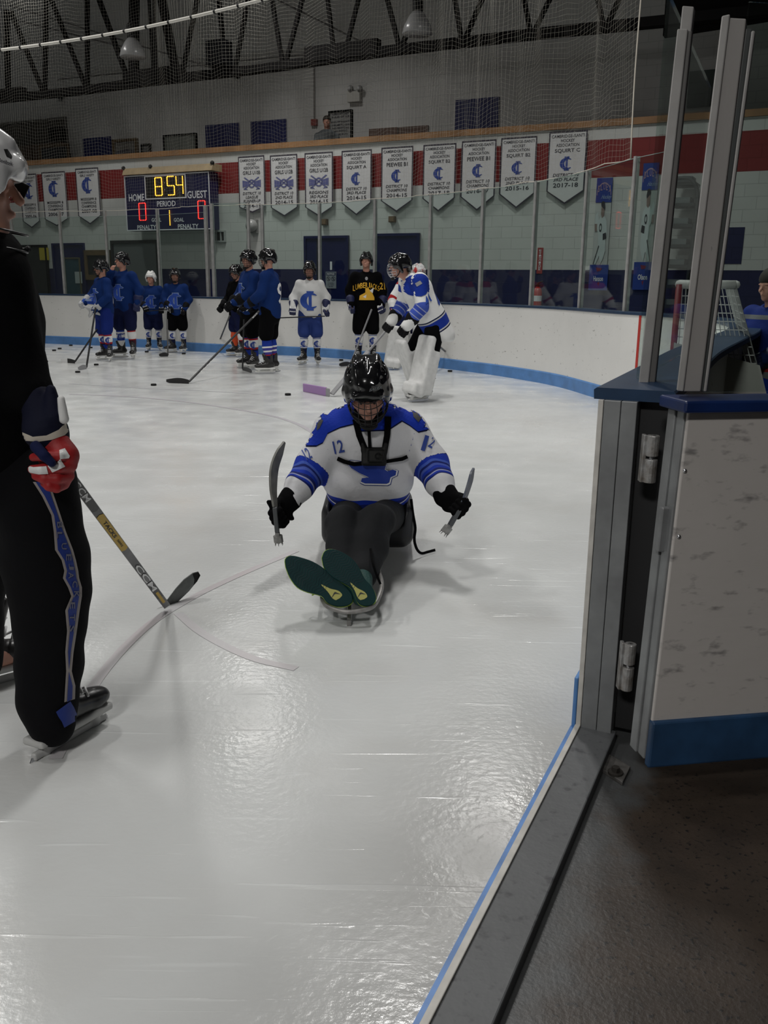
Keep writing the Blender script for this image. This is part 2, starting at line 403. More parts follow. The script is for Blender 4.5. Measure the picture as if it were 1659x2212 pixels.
# ================================================================== SETTING
def ice_material():
    m = bpy.data.materials.new('ice'); m.use_nodes = True; nt = m.node_tree; b = nt.nodes['Principled BSDF']; L = nt.links.new
    tc = nt.nodes.new('ShaderNodeTexCoord')
    n1 = nt.nodes.new('ShaderNodeTexNoise'); n1.inputs['Scale'].default_value = 0.7; n1.inputs['Detail'].default_value = 5
    L(tc.outputs['Object'], n1.inputs['Vector'])
    r1 = nt.nodes.new('ShaderNodeValToRGB'); r1.color_ramp.elements[0].position = 0.3; r1.color_ramp.elements[1].position = 0.7
    r1.color_ramp.elements[0].color = (0.60, 0.61, 0.605, 1); r1.color_ramp.elements[1].color = (0.72, 0.735, 0.73, 1); L(n1.outputs['Fac'], r1.inputs[0])
    # thin skate scratches: stretched noise bands in two directions
    prev = r1.outputs[0]; hs = []
    for k, (rz, sc) in enumerate([(0.5, (1.1, 26, 1)), (-0.6, (1.3, 22, 1)), (1.35, (0.9, 30, 1))]):
        mp = nt.nodes.new('ShaderNodeMapping'); mp.inputs['Rotation'].default_value = (0, 0, rz); mp.inputs['Scale'].default_value = sc
        wv = nt.nodes.new('ShaderNodeTexNoise'); wv.inputs['Scale'].default_value = 1.3; wv.inputs['Detail'].default_value = 3; wv.inputs['Distortion'].default_value = 0.6
        L(tc.outputs['Object'], mp.inputs[0]); L(mp.outputs[0], wv.inputs['Vector'])
        cr = nt.nodes.new('ShaderNodeValToRGB'); cr.color_ramp.elements[0].position = 0.66; cr.color_ramp.elements[1].position = 0.72
        L(wv.outputs['Fac'], cr.inputs[0]); hs.append(cr.outputs[0])
        mx = nt.nodes.new('ShaderNodeMixRGB'); mx.blend_type = 'MIX'; mx.inputs[2].default_value = (0.86, 0.88, 0.88, 1)
        ml = nt.nodes.new('ShaderNodeMath'); ml.operation = 'MULTIPLY'; ml.inputs[1].default_value = 0.30; L(cr.outputs[0], ml.inputs[0]); L(ml.outputs[0], mx.inputs[0])
        L(prev, mx.inputs[1]); prev = mx.outputs[0]
    # grimy tan tint in patches
    n3 = nt.nodes.new('ShaderNodeTexNoise'); n3.inputs['Scale'].default_value = 1.6; n3.inputs['Detail'].default_value = 4; L(tc.outputs['Object'], n3.inputs['Vector'])
    r3 = nt.nodes.new('ShaderNodeValToRGB'); r3.color_ramp.elements[0].position = 0.52; r3.color_ramp.elements[1].position = 0.75
    r3.color_ramp.elements[1].color = (0.35, 0.35, 0.35, 1); L(n3.outputs['Fac'], r3.inputs[0])
    mx = nt.nodes.new('ShaderNodeMixRGB'); mx.inputs[2].default_value = (0.55, 0.53, 0.50, 1); L(r3.outputs[0], mx.inputs[0]); L(prev, mx.inputs[1])
    # trodden grey slush along the gate sill
    dv = nt.nodes.new('ShaderNodeVectorMath'); dv.operation = 'DOT_PRODUCT'; dv.inputs[1].default_value = (0.911, -0.413, 0); L(tc.outputs['Object'], dv.inputs[0])
    ds = nt.nodes.new('ShaderNodeMath'); ds.operation = 'MULTIPLY_ADD'; ds.inputs[1].default_value = 0.9; L(n1.outputs['Fac'], ds.inputs[0]); L(dv.outputs['Value'], ds.inputs[2])
    sr = nt.nodes.new('ShaderNodeMapRange'); sr.inputs['From Min'].default_value = -0.62; sr.inputs['From Max'].default_value = -0.02; sr.inputs['To Min'].default_value = 0.0; sr.inputs['To Max'].default_value = 0.85; L(ds.outputs[0], sr.inputs[0])
    sx = nt.nodes.new('ShaderNodeSeparateXYZ'); L(tc.outputs['Object'], sx.inputs[0]); sy = nt.nodes.new('ShaderNodeMapRange'); sy.inputs['From Min'].default_value = 3.2; sy.inputs['From Max'].default_value = 2.0; L(sx.outputs['Y'], sy.inputs[0])
    sm_ = nt.nodes.new('ShaderNodeMath'); sm_.operation = 'MULTIPLY'; L(sr.outputs[0], sm_.inputs[0]); L(sy.outputs[0], sm_.inputs[1])
    mg = nt.nodes.new('ShaderNodeMixRGB'); mg.inputs[2].default_value = (0.36, 0.355, 0.345, 1); L(sm_.outputs[0], mg.inputs[0]); L(mx.outputs[0], mg.inputs[1]); L(mg.outputs[0], b.inputs['Base Color'])
    n2 = nt.nodes.new('ShaderNodeTexNoise'); n2.inputs['Scale'].default_value = 3.0; n2.inputs['Detail'].default_value = 8; L(tc.outputs['Object'], n2.inputs['Vector'])
    rr = nt.nodes.new('ShaderNodeMapRange'); rr.inputs['From Min'].default_value = 0.3; rr.inputs['From Max'].default_value = 0.7
    rr.inputs['To Min'].default_value = 0.10; rr.inputs['To Max'].default_value = 0.30; L(n2.outputs['Fac'], rr.inputs[0]); L(rr.outputs[0], b.inputs['Roughness'])
    n4 = nt.nodes.new('ShaderNodeTexNoise'); n4.inputs['Scale'].default_value = 42; n4.inputs['Detail'].default_value = 6; L(tc.outputs['Object'], n4.inputs['Vector'])
    ad = nt.nodes.new('ShaderNodeMath'); ad.operation = 'ADD'; L(n4.outputs['Fac'], ad.inputs[0]); L(hs[0], ad.inputs[1])
    ad2 = nt.nodes.new('ShaderNodeMath'); ad2.operation = 'ADD'; L(ad.outputs[0], ad2.inputs[0]); L(hs[1], ad2.inputs[1])
    bp = nt.nodes.new('ShaderNodeBump'); bp.inputs['Strength'].default_value = 0.22; bp.inputs['Distance'].default_value = 0.006; L(ad2.outputs[0], bp.inputs['Height']); L(bp.outputs[0], b.inputs['Normal'])
    b.inputs['Specular IOR Level'].default_value = 0.5
    return m
m_ice = ice_material()

def speckle_mat(name, base, dark, scale, lo, hi, rough=0.6, stretch=(1, 1, 1), bump=0.1, big=None):
    m = bpy.data.materials.new(name); m.use_nodes = True; nt = m.node_tree; b = nt.nodes['Principled BSDF']; L = nt.links.new
    tc = nt.nodes.new('ShaderNodeTexCoord'); mp = nt.nodes.new('ShaderNodeMapping'); mp.inputs['Scale'].default_value = stretch; L(tc.outputs['Object'], mp.inputs[0])
    n = nt.nodes.new('ShaderNodeTexNoise'); n.inputs['Scale'].default_value = scale; n.inputs['Detail'].default_value = 3; n.inputs['Roughness'].default_value = 0.6; L(mp.outputs[0], n.inputs['Vector'])
    r = nt.nodes.new('ShaderNodeValToRGB'); r.color_ramp.elements[0].position = lo; r.color_ramp.elements[1].position = hi
    r.color_ramp.elements[0].color = (0, 0, 0, 1); r.color_ramp.elements[1].color = (1, 1, 1, 1); L(n.outputs['Fac'], r.inputs[0])
    n2 = nt.nodes.new('ShaderNodeTexNoise'); n2.inputs['Scale'].default_value = scale * 0.12; n2.inputs['Detail'].default_value = 4; L(tc.outputs['Object'], n2.inputs['Vector'])
    g = nt.nodes.new('ShaderNodeMixRGB'); g.inputs[1].default_value = (*base, 1); g.inputs[2].default_value = (*(big if big else tuple(x * 0.86 for x in base)), 1); L(n2.outputs['Fac'], g.inputs[0])
    mx = nt.nodes.new('ShaderNodeMixRGB'); mx.inputs[2].default_value = (*dark, 1); L(r.outputs[0], mx.inputs[0]); L(g.outputs[0], mx.inputs[1]); L(mx.outputs[0], b.inputs['Base Color'])
    b.inputs['Roughness'].default_value = rough
    if bump:
        bp = nt.nodes.new('ShaderNodeBump'); bp.inputs['Strength'].default_value = bump; bp.inputs['Distance'].default_value = 0.005; L(n.outputs['Fac'], bp.inputs['Height']); L(bp.outputs[0], b.inputs['Normal'])
    MATS[name] = m; return m
m_board = speckle_mat('board_white', (0.84, 0.83, 0.80), (0.34, 0.33, 0.31), 16, 0.66, 0.74, 0.42, (1, 1, 1.6))
m_kick = mat('kick_blue', (0.10, 0.26, 0.58), 0.45, noise=0.25, nscale=5)
m_cap = mat('cap_blue', (0.010, 0.035, 0.085), 0.4, noise=0.2, nscale=12)
m_conc = speckle_mat('wet_concrete', (0.062, 0.044, 0.032), (0.012, 0.010, 0.009), 70, 0.60, 0.65, 0.42, (1, 1, 1), 0.22, (0.016, 0.013, 0.011))
m_curb = speckle_mat('frosted_concrete', (0.115, 0.12, 0.125), (0.045, 0.045, 0.05), 22, 0.58, 0.7, 0.5, (1, 1, 1), 0.3, (0.06, 0.062, 0.065))

nt = m_conc.node_tree; bs = nt.nodes['Principled BSDF']; src = bs.inputs['Base Color'].links[0].from_socket
tc = nt.nodes.new('ShaderNodeTexCoord'); gp_ = nt.nodes.new('ShaderNodeTexNoise'); gp_.inputs['Scale'].default_value = 7; gp_.inputs['Detail'].default_value = 6; nt.links.new(tc.outputs['Object'], gp_.inputs['Vector'])
dv = nt.nodes.new('ShaderNodeVectorMath'); dv.operation = 'DOT_PRODUCT'; dv.inputs[1].default_value = (0.911, -0.413, 0); nt.links.new(tc.outputs['Object'], dv.inputs[0])
sb_ = nt.nodes.new('ShaderNodeMath'); sb_.operation = 'MULTIPLY_ADD'; sb_.inputs[1].default_value = 0.35; nt.links.new(gp_.outputs['Fac'], sb_.inputs[0]); nt.links.new(dv.outputs['Value'], sb_.inputs[2])
mr = nt.nodes.new('ShaderNodeMapRange'); mr.inputs['From Min'].default_value = -0.06; mr.inputs['From Max'].default_value = -0.16; nt.links.new(sb_.outputs[0], mr.inputs[0])
mf = nt.nodes.new('ShaderNodeMixRGB'); mf.inputs[2].default_value = (0.060, 0.062, 0.063, 1); nt.links.new(mr.outputs[0], mf.inputs[0]); nt.links.new(src, mf.inputs[1]); nt.links.new(mf.outputs[0], bs.inputs['Base Color'])
# dasher board line (ice side), from the gate jamb round to the far left
BP0 = [(0.615, 2.56), (0.98, 3.38), (1.36, 4.24), (1.86, 5.25), (2.42, 6.4), (2.86, 7.6), (3.06, 8.8), (2.97, 9.9)]
for _px in [(1313, 867), (1200, 834), (1090, 814), (1005, 802), (933, 793), (832, 783), (704, 772), (606, 767), (500, 763), (409, 758), (325, 751), (100, 742)]:
    _p = atz(*_px, 0.0); BP0.append((_p.x, _p.y))
BP0 += [(-10.6, 21.2), (-13.5, 22.4)]
BP = [(p.x, p.y) for p in spline([(a, b, 0) for a, b in BP0], 6)]
bm = bmesh.new()
D0 = Vector((0.413, 0.911)); N0 = Vector((0.911, -0.413))
e0 = Vector((0.08, 1.38)) - D0 * 4.0; e1 = Vector((0.61, 2.55))
poly = [(e0.x, e0.y), (e1.x, e1.y)] + BP[1:] + [(-13.6, -2.4)]
f = bm.faces.new([bm.verts.new((x, y, 0)) for x, y in poly])
if f.normal.z < 0: f.normal_flip()
bmesh.ops.triangulate(bm, faces=[f])
ice = make('floor', bm, m_ice); tag(ice, kind='structure')
bm = bmesh.new(); add_box(bm, (0, 9, -0.10), (16, 0, 0), (0, 20, 0), (0, 0, 0.07)); tag(make('floor', bm, m_conc), kind='structure')

def offline(a, b, o0, o1, z0, z1, bm=None, n=N0):
    """box along line a-b between two offsets"""
    bm = bm or bmesh.new(); a = Vector(a); b = Vector(b); q = []
    for z in (z0, z1):
        for p, o in ((a, o0), (b, o0), (b, o1), (a, o1)): q.append(Vector((p.x + n.x * o, p.y + n.y * o, z)))
    add_hexa(bm, q); return bm
m_hdpe = mat('ivory_plastic', (0.60, 0.58, 0.54), 0.5, noise=0.2, nscale=20)
tag(make('trim_1', offline(e0, e1, -0.014, 0.0, -0.02, 0.004), mat('blue_line', (0.10, 0.26, 0.62), 0.4, noise=0.35, nscale=9)), kind='structure')
tag(make('trim_2', offline(e0, e1, 0.0, 0.017, -0.02, 0.013), m_hdpe, bevel=0.002), kind='structure')
tag(make('trim_3', offline(e0, e1 + D0 * 0.02, 0.017, 0.125, -0.05, 0.008), m_curb, bevel=0.004), kind='structure')

# faint painted lines under the ice
def ice_line(name, px, w, m):
    P = spline([atz(x, y, 0) for x, y in px], 5); bm = bmesh.new(); L = []; Rr = []
    for i, p in enumerate(P):
        d = (P[min(i + 1, len(P) - 1)] - P[max(i - 1, 0)]).normalized(); n = Vector((-d.y, d.x, 0)) * w / 2
        L.append(bm.verts.new(p + n + Vector((0, 0, 0.0015)))); Rr.append(bm.verts.new(p - n + Vector((0, 0, 0.0015))))
    for i in range(len(P) - 1): bm.faces.new((L[i], L[i + 1], Rr[i + 1], Rr[i]))
    return tag(make(name, bm, m), kind='structure')
m_pink = mat('line_faded_red', (0.58, 0.53, 0.545), 0.3, nscale=2, col2=(0.60, 0.60, 0.61))
ice_line('trim_5', [(640, 1190), (500, 1250), (400, 1300), (310, 1360), (210, 1470), (120, 1640)], 0.04, m_pink)
ice_line('trim_6', [(385, 1325), (440, 1370), (540, 1420), (640, 1445)], 0.04, m_pink)
ice_line('trim_7', [(150, 852), (260, 856), (400, 868), (560, 893), (640, 915), (700, 950)], 0.05, mat('line_faded_mauve', (0.50, 0.48, 0.51), 0.3))
ice_line('trim_8', [(150, 829), (300, 838), (450, 845), (560, 852)], 0.05, mat('line_faded_grey', (0.54, 0.54, 0.56), 0.3))

# dasher boards ----------------------------------------------------
t = thing('dasher_boards', 'white hockey rink boards with blue cap rail and light blue kick strip', 'rink boards', (BP[0][0], BP[0][1], 0))
bm = bmesh.new(); sweep(bm, BP, [(0, 0.0), (0, 1.035), (-0.012, 1.035), (-0.012, 0.0)]); make('panel', bm, m_board, t)
bm = bmesh.new(); sweep(bm, BP[1:], [(-0.09, 0.0), (-0.09, 1.03), (-0.10, 1.03), (-0.10, 0.0)]); make('back_panel', bm, m_board, t)
bm = bmesh.new(); sweep(bm, BP[1:], [(0.014, 0.0), (0.014, 0.155), (0.002, 0.17), (-0.004, 0.17), (-0.004, 0.0)]); make('kick_strip', bm, m_kick, t)
bm = bmesh.new(); sweep(bm, BP, [(0.014, 1.035), (0.016, 1.062), (0.008, 1.068), (-0.205, 1.068), (-0.21, 1.062), (-0.21, 1.035)]); make('cap_rail', bm, m_cap, t)
# red goal line continued up the boards
def path_px(px, off=0.0, z=1.07, lo=40):
    best = None
    for i in range(lo, len(BP) - 1):
        for k in range(8):
            a = Vector(BP[i]); b = Vector(BP[i + 1]); p = a.lerp(b, k / 8); d = (b - a).normalized(); n = Vector((-d.y, d.x))
            q = p + n * off; v = Vector((q.x, q.y, z)) - CP; x = W / 2 + FPX * v.dot(RIGHT) / v.dot(FWD)
            if best is None or abs(x - px) < best[0]: best = (abs(x - px), q, d, n)
    return best[1:]
q, d, n = path_px(1376, 0.0, 0.5)
bm = bmesh.new(); add_box(bm, (q.x + n.x * 0.001, q.y + n.y * 0.001, 0.52), (d.x * 0.022, d.y * 0.022, 0), (n.x * 0.002, n.y * 0.002, 0), (0, 0, 0.515))
make('red_line', bm, mat('line_red', (0.45, 0.03, 0.02), 0.5), t)
# aluminium jamb at the open end of the boards
JA = Vector((0.612, 2.545)); JN = N0
def jstrip(name, o0, o1, y0=0.0, y1=0.05, z0=0.0, z1=1.035, m=m_alu, bev=0.002):
    a = JA + D0 * y0; b = JA + D0 * y1; return make(name, offline(a, b, o0, o1, z0, z1), m, t, bevel=bev)
jstrip('jamb_edge', -0.002, 0.013, m=m_hdpe)
jstrip('jamb_plate', 0.0145, 0.062); jstrip('jamb_plate', 0.064, 0.108, -0.003)
jstrip('jamb_recess', 0.108, 0.20, 0.06, 0.07, m=mat('dark_gap', (0.012, 0.012, 0.013), 0.7))
make('kick_end', offline(JA + D0 * -0.0, JA + D0 * 0.5, -0.016, -0.003, 0.0, 0.17), m_kick, t, bevel=0.004)

# gate hinges, gate door and its glass ------------------------------
def px_at(px, py, Y): return aty(px, py, Y)
g = thing('rink_gate', 'open white rink gate with navy cap, scuffed face and blue kick plate', 'gate', (1.1, 2.25, 0.05))
DU = Vector((0.985, 0.17, 0)).normalized(); DN = Vector((-DU.y, DU.x, 0))   # door runs along DU, its back towards +DN
dl0 = Vector((0.728, 2.19, 0.075)); dl1 = Vector((0.787, 2.30, 1.035)); LEAN = (dl1 - dl0)
def dp(u, n, z):
    k = (z - dl0.z) / LEAN.z; return dl0 + Vector((LEAN.x, LEAN.y, 0)) * k + DU * u + DN * n + Vector((0, 0, z - dl0.z))
def dbox(name, u0, u1, n0, n1, z0, z1, m, par, bev=0.0):
    bm = bmesh.new(); add_hexa(bm, [dp(u0, n0, z0), dp(u1, n0, z0), dp(u1, n1, z0), dp(u0, n1, z0), dp(u0, n0, z1), dp(u1, n0, z1), dp(u1, n1, z1), dp(u0, n1, z1)])
    return make(name, bm, m, par, bevel=bev)
m_door = speckle_mat('scuffed_white', (0.50, 0.47, 0.45), (0.20, 0.19, 0.185), 8, 0.58, 0.74, 0.45, (1.6, 1, 3.6), 0.15, (0.38, 0.36, 0.34))
m_doorback = mat('dark_plate', (0.05, 0.05, 0.05), 0.6)
dbox('door_panel', 0.0, 1.25, 0.0, 0.012, 0.20, 1.035, m_door, g, 0.004)
dbox('kick_plate', -0.003, 1.25, -0.012, 0.013, 0.075, 0.205, mat('kick_plate_blue', (0.016, 0.055, 0.13), 0.5, noise=0.4, nscale=9), g, 0.006)
dbox('back_panel', 0.03, 1.25, 0.07, 0.08, 0.08, 1.03, m_doorback, g)
dbox('hinge_stile', -0.006, 0.03, 0.012, 0.048, 0.09, 1.035, m_alu, g, 0.003)
dbox('hinge_stile', -0.012, 0.03, 0.050, 0.088, 0.09, 1.035, m_alu, g, 0.003)
dbox('cap_rail', -0.03, 1.26, -0.035, 0.11, 1.037, 1.068, mat('gate_cap_navy', (0.004, 0.018, 0.09), 0.4, noise=0.3, nscale=10), g, 0.006)
for px_, py_ in [(1508, 893), (1489, 1021), (1468, 1160)]:
    p = aty(px_, py_, 2.26); k = (p.z - dl0.z) / LEAN.z; u = (p - dl0 - Vector((LEAN.x, LEAN.y, 0)) * k).dot(DU); c = dp(u, -0.001, p.z)
    bm = bmesh.new(); add_ball(bm, c, 0.006, 5); s_ = make('screw', bm, m_steel, g, True)
# dark inner board seen in the gap, slotted latch tab
dbox('latch_tab', -0.025, 0.0, 0.03, 0.05, 0.66, 0.78, m_alu, g, 0.004)

def hinge(name, pxs, label):
    (x0, y0), (x1, y1) = pxs; h = thing(name, label, 'hinge', aty((x0 + x1) / 2, y1, 2.45), group=None)
    cx = (x0 + x1) / 2; pt = aty(cx, y0, 2.44); pb = aty(cx - (y1 - y0) * 0.10, y1, 2.44)
    r = (x1 - x0) / 2 / FPX * 2.40 * 0.72
    for i in range(2):
        a = pt.lerp(pb, 0.0 + 0.5 * i); b = pt.lerp(pb, 0.44 + 0.56 * i)
        bm = bmesh.new(); add_tube(bm, [a, b], r, 14); make('knuckle', bm, mat('worn_zinc', (0.40, 0.40, 0.40), 0.45, metal=0.5, col2=(0.22, 0.2, 0.18), nscale=30, bump=0.4), h, bevel=0.003)
    bm = bmesh.new(); add_tube(bm, [pt, pb], r * 0.45, 10); make('pin', bm, m_steel, h, True)
    bm = bmesh.new(); off = Vector((-r * 1.15, 0.012, 0)); add_bar(bm, pt + off, pb + off, 0.010, r * 1.5, (1, 0, 0)); make('leaf', bm, MATS['worn_zinc'], h, bevel=0.002)
hinge('gate_hinge', ((1392, 940), (1432, 1042)), 'upper zinc hinge barrel in the gap beside the gate')
hinge('gate_hinge', ((1343, 1390), (1382, 1490)), 'lower rusty hinge barrel in the gap beside the gate')
# anchor plate with bolt on the concrete
p = atz(1325, 1662, -0.02); t2 = thing('anchor_plate', 'square steel anchor plate bolted to the wet concrete below the gate', 'plate', p)
bm = bmesh.new(); q = [atz(*c, -0.018) for c in [(1285, 1650), (1310, 1625), (1362, 1655), (1345, 1690)]]
add_prism(bm, q, (0, 0, -0.012)); make('plate', bm, mat('rusty_plate', (0.10, 0.095, 0.09), 0.6, noise=0.5, nscale=30), t2, bevel=0.002)
c = atz(1330, 1662, -0.006); bm = bmesh.new(); add_tube(bm, [c - Vector((0, 0, 0.012)), c - Vector((0, 0, 0.006))], 0.022, 16); add_tube(bm, [c - Vector((0, 0, 0.006)), c + Vector((0, 0, 0.008))], 0.012, 6)
make('bolt', bm, mat('rusty_bolt', (0.05, 0.045, 0.04), 0.5, metal=0.5), t2)

# glass -------------------------------------------------------------
def glass_mat(name, tint, f0=0.035, rough=0.02):
    m = bpy.data.materials.new(name); m.use_nodes = True; nt = m.node_tree; nt.nodes.remove(nt.nodes['Principled BSDF'])
    tr = nt.nodes.new('ShaderNodeBsdfTransparent'); tr.inputs[0].default_value = (*tint, 1)
    gl = nt.nodes.new('ShaderNodeBsdfGlossy'); gl.inputs['Roughness'].default_value = rough
    lw = nt.nodes.new('ShaderNodeLayerWeight'); lw.inputs[0].default_value = 0.5; L = nt.links.new
    pw = nt.nodes.new('ShaderNodeMath'); pw.operation = 'POWER'; pw.inputs[1].default_value = 5.0; L(lw.outputs['Facing'], pw.inputs[0])
    fr = nt.nodes.new('ShaderNodeMath'); fr.operation = 'MULTIPLY_ADD'; fr.inputs[1].default_value = 0.5; fr.inputs[2].default_value = f0; L(pw.outputs[0], fr.inputs[0])
    mx = nt.nodes.new('ShaderNodeMixShader')
    L(fr.outputs[0], mx.inputs[0]); L(tr.outputs[0], mx.inputs[1]); L(gl.outputs[0], mx.inputs[2]); L(mx.outputs[0], nt.nodes['Material Output'].inputs[0])
    return m
m_glass = glass_mat('rink_glass', (0.90, 0.955, 0.935)); m_gedge = mat('glass_edge', (0.30, 0.38, 0.36), 0.3)
GZ = 2.74; m_post = mat('post_aluminium', (0.45, 0.45, 0.44), 0.5, metal=0.3, noise=0.2, nscale=10)
posts = [-70, 38, 138, 238, 348, 450, 463, 541, 571, 692, 809, 925, 1035, 1145, 1250, 1349, 1415]
ordn = ['', 'first', 'second', 'third', 'fourth', 'fifth', 'sixth', 'seventh', 'eighth', 'ninth', 'tenth', 'eleventh', 'twelfth', 'thirteenth', 'fourteenth', 'fifteenth', 'sixteenth']
PP = [path_px(x, -0.05) for x in posts]
for i, (q, d, n) in enumerate(PP):
    if i == 0: continue
    lab = {16: None}.get(i, '%s thin aluminium glass post from the left on top of the far boards' % ordn[i])
    if i == 16: lab = 'last far glass post, just left of the big near post'
    o = thing('glass_post', lab, 'post', (q.x, q.y, 1.068), math.atan2(d.y, d.x), 'aluminium posts between the far glass panes')
    u = Vector((d.x, d.y, 0)); v = Vector((n.x, n.y, 0)); c = Vector((q.x, q.y, 0)); z1 = GZ + (0.06 if i in (6, 7) else 0.02)
    w = 0.03 if i in (5, 6) else 0.021
    bm = bmesh.new(); add_box(bm, c + v * 0.012 + Vector((0, 0, (1.068 + z1) / 2)), u * w, v * 0.008, Vector((0, 0, (z1 - 1.068) / 2))); make('front_channel', bm, m_post, o)
    bm = bmesh.new(); add_box(bm, c - v * 0.025 + Vector((0, 0, (1.068 + z1) / 2)), u * w * 0.9, v * 0.018, Vector((0, 0, (z1 - 1.068) / 2))); make('back_channel', bm, m_post, o)
    bm = bmesh.new(); add_box(bm, c + u * (w + 0.004) + Vector((0, 0, (1.068 + z1) / 2)), u * 0.005, v * 0.010, Vector((0, 0, (z1 - 1.09) / 2))); make('gasket', bm, m_rubber, o)
for i in range(len(PP) - 1):
    a, b = PP[i][0], PP[i + 1][0]
    if (b - a).length < 0.3 and i != 15: continue
    zt = GZ - (0.10 if i < 5 else 0.0) + (0.0 if i not in (6,) else 0.05)
    bm = bmesh.new(); dd = (b - a).normalized(); a2 = a + dd * 0.034; b2 = b - dd * 0.034
    offline(a2, b2, -0.005, 0.005, 1.07, zt, bm, Vector((-dd.y, dd.x)))
    o = make('rink_glass', bm, m_glass); center_origin(o)
    if i == 0: lb = 'clear glass pane at the far left edge, behind the near skater'
    elif i == 15: lb = 'narrow far glass pane showing the second player poster beside the near post'
    elif i == 14: lb = 'far glass pane in front of the first player poster'
    else: lb = 'clear far glass pane just right of the %s glass post from the left' % ordn[i]
    tag(o, lb, 'rink glass', 'glass panes on the far boards')
    bm = bmesh.new(); offline(a2, b2, -0.006, 0.006, zt, zt + 0.006, bm, Vector((-dd.y, dd.x))); make('edge', bm, m_gedge, o)
# near posts and panes ---------------------------------------------
def quad_post(name, Y, tl, tr, bl, br, depth, m, par, bev=0.003):
    """post whose front face spans the four pixel corners at distance Y, built upright with real depth"""
    T0 = aty(*tl, Y); T1 = aty(*tr, Y); B0 = aty(*bl, Y); B1 = aty(*br, Y); e = Vector((depth * 0.41, depth * 0.91, 0))
    bm = bmesh.new(); add_hexa(bm, [B0, B1, B1 + e, B0 + e, T0, T1, T1 + e, T0 + e]); return make(name, bm, m, par, bevel=bev)
m_nearpost = mat('scuffed_aluminium', (0.42, 0.41, 0.40), 0.55, metal=0.15, col2=(0.34, 0.33, 0.32), nscale=7, bump=0.08)
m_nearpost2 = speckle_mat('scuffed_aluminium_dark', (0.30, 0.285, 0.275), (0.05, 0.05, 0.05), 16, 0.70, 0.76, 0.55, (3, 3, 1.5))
t = thing('glass_post', 'tall aluminium post standing on the board end left of the gate', 'post', aty(1395, 840, 2.74))
quad_post('front_channel', 2.72, (1463, 62), (1486, 62), (1378, 838), (1399, 840), 0.018, m_nearpost, t)
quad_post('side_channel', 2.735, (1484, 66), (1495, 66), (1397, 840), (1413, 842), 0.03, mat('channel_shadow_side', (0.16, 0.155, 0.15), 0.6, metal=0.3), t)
quad_post('insert', 2.76, (1474, 12), (1499, 14), (1392, 800), (1410, 800), 0.04, m_nearpost, t)
q1 = aty(1500, 58, 2.80); 
bm = bmesh.new(); a = Vector((0.79, 2.80)); b = Vector((1.33, 4.0)); dd = (b - a).normalized(); offline(a, b, -0.005, 0.005, 1.07, 2.15, bm, Vector((-dd.y, dd.x)))
o = make('rink_glass', bm, m_glass); center_origin(o); tag(o, 'near glass pane receding between the two big posts', 'rink glass')
t = thing('glass_post', 'widest aluminium post, scratched, standing on the open gate', 'post', aty(1500, 845, 2.36))
quad_post('front_channel', 2.345, (1559, 34), (1577, 30), (1461, 844), (1476, 846), 0.05, m_nearpost, t)
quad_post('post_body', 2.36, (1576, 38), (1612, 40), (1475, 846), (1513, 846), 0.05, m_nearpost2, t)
quad_post('glass_channel', 2.37, (1623, 66), (1631, 66), (1519, 846), (1526, 846), 0.03, m_nearpost, t)
quad_post('seam', 2.38, (1611, 60), (1624, 62), (1512, 846), (1520, 846), 0.02, mat('seam_dark', (0.06, 0.065, 0.065), 0.5), t)
bm = bmesh.new(); a = aty(1522, 848, 2.40); b = a + Vector((1.0, 0.17, 0)) * 1.1
at_ = aty(1620, 3, 2.42); n = Vector((-0.17, 0.985, 0)) * 0.008
bt = at_ + Vector((1.0, 0.17, 0)) * 1.1
add_hexa(bm, [a, b, b + n, a + n, at_, bt, bt + n, at_ + n]); o = make('rink_glass', bm, m_glass); center_origin(o); tag(o, 'glass pane of the open gate at the right edge', 'rink glass')

# safety netting -----------------------------------------------------
def net_point(s, z):
    """s = index along the board path (float), hung a little outside the boards"""
    i = min(int(s), len(BP) - 2); a = Vector(BP[i]); b = Vector(BP[i + 1]); p = a.lerp(b, s - i); d = (b - a).normalized(); n = Vector((d.y, -d.x))
    w = 0.06 + 0.05 * math.sin(s * 0.9 + z * 0.8) + 0.03 * math.sin(s * 2.3 - z * 1.7)
    zz = z + (0.04 * math.sin(s * 1.3 + z * 2.0) + 0.03 * math.sin(s * 3.1 + z)) * min(1, (z - 2.7) * 2)
    return Vector((p.x + n.x * w, p.y + n.y * w, zz))
def s_of_px(px):
    b = None
    for k in range(40 * 4, (len(BP) - 1) * 4):
        p = net_point(k / 4, 2.8); v = p - CP; x = W / 2 + FPX * v.dot(RIGHT) / v.dot(FWD)
        if b is None or abs(x - px) < b[0]: b = (abs(x - px), k / 4)
    return b[1]
bm = bmesh.new(); s0 = s_of_px(1362); s1 = len(BP) - 8
leng = sum((Vector(BP[i + 1]) - Vector(BP[i])).length for i in range(int(s0), int(s1))); NV = int(leng / 0.06)
def s_at(k):
    # arc-length parametrisation
    return _sl[k]
cum = [0]; idx = [s0]; s = s0
while s < s1:
    s2 = min(s + 0.25, s1); cum.append(cum[-1] + (net_point(s2, 2.8) - net_point(s, 2.8)).length); idx.append(s2); s = s2
_sl = list(np.interp(np.linspace(0, cum[-1], NV), cum, idx))
zs = list(np.arange(2.76, 7.8, 0.06))
def strand(P, r=0.0009): add_tube(bm, P, r, 3, False)
for k in range(0, NV):
    strand([net_point(_sl[k], z) for z in np.linspace(2.76, 7.8, 15)])
for z in zs:
    strand([net_point(_sl[k], z) for k in range(0, NV, 4)])
net = make('safety_netting', bm, mat('net_twine', (0.42, 0.40, 0.35), 0.8)); tag(net, 'white safety netting hanging above the far glass', 'netting')
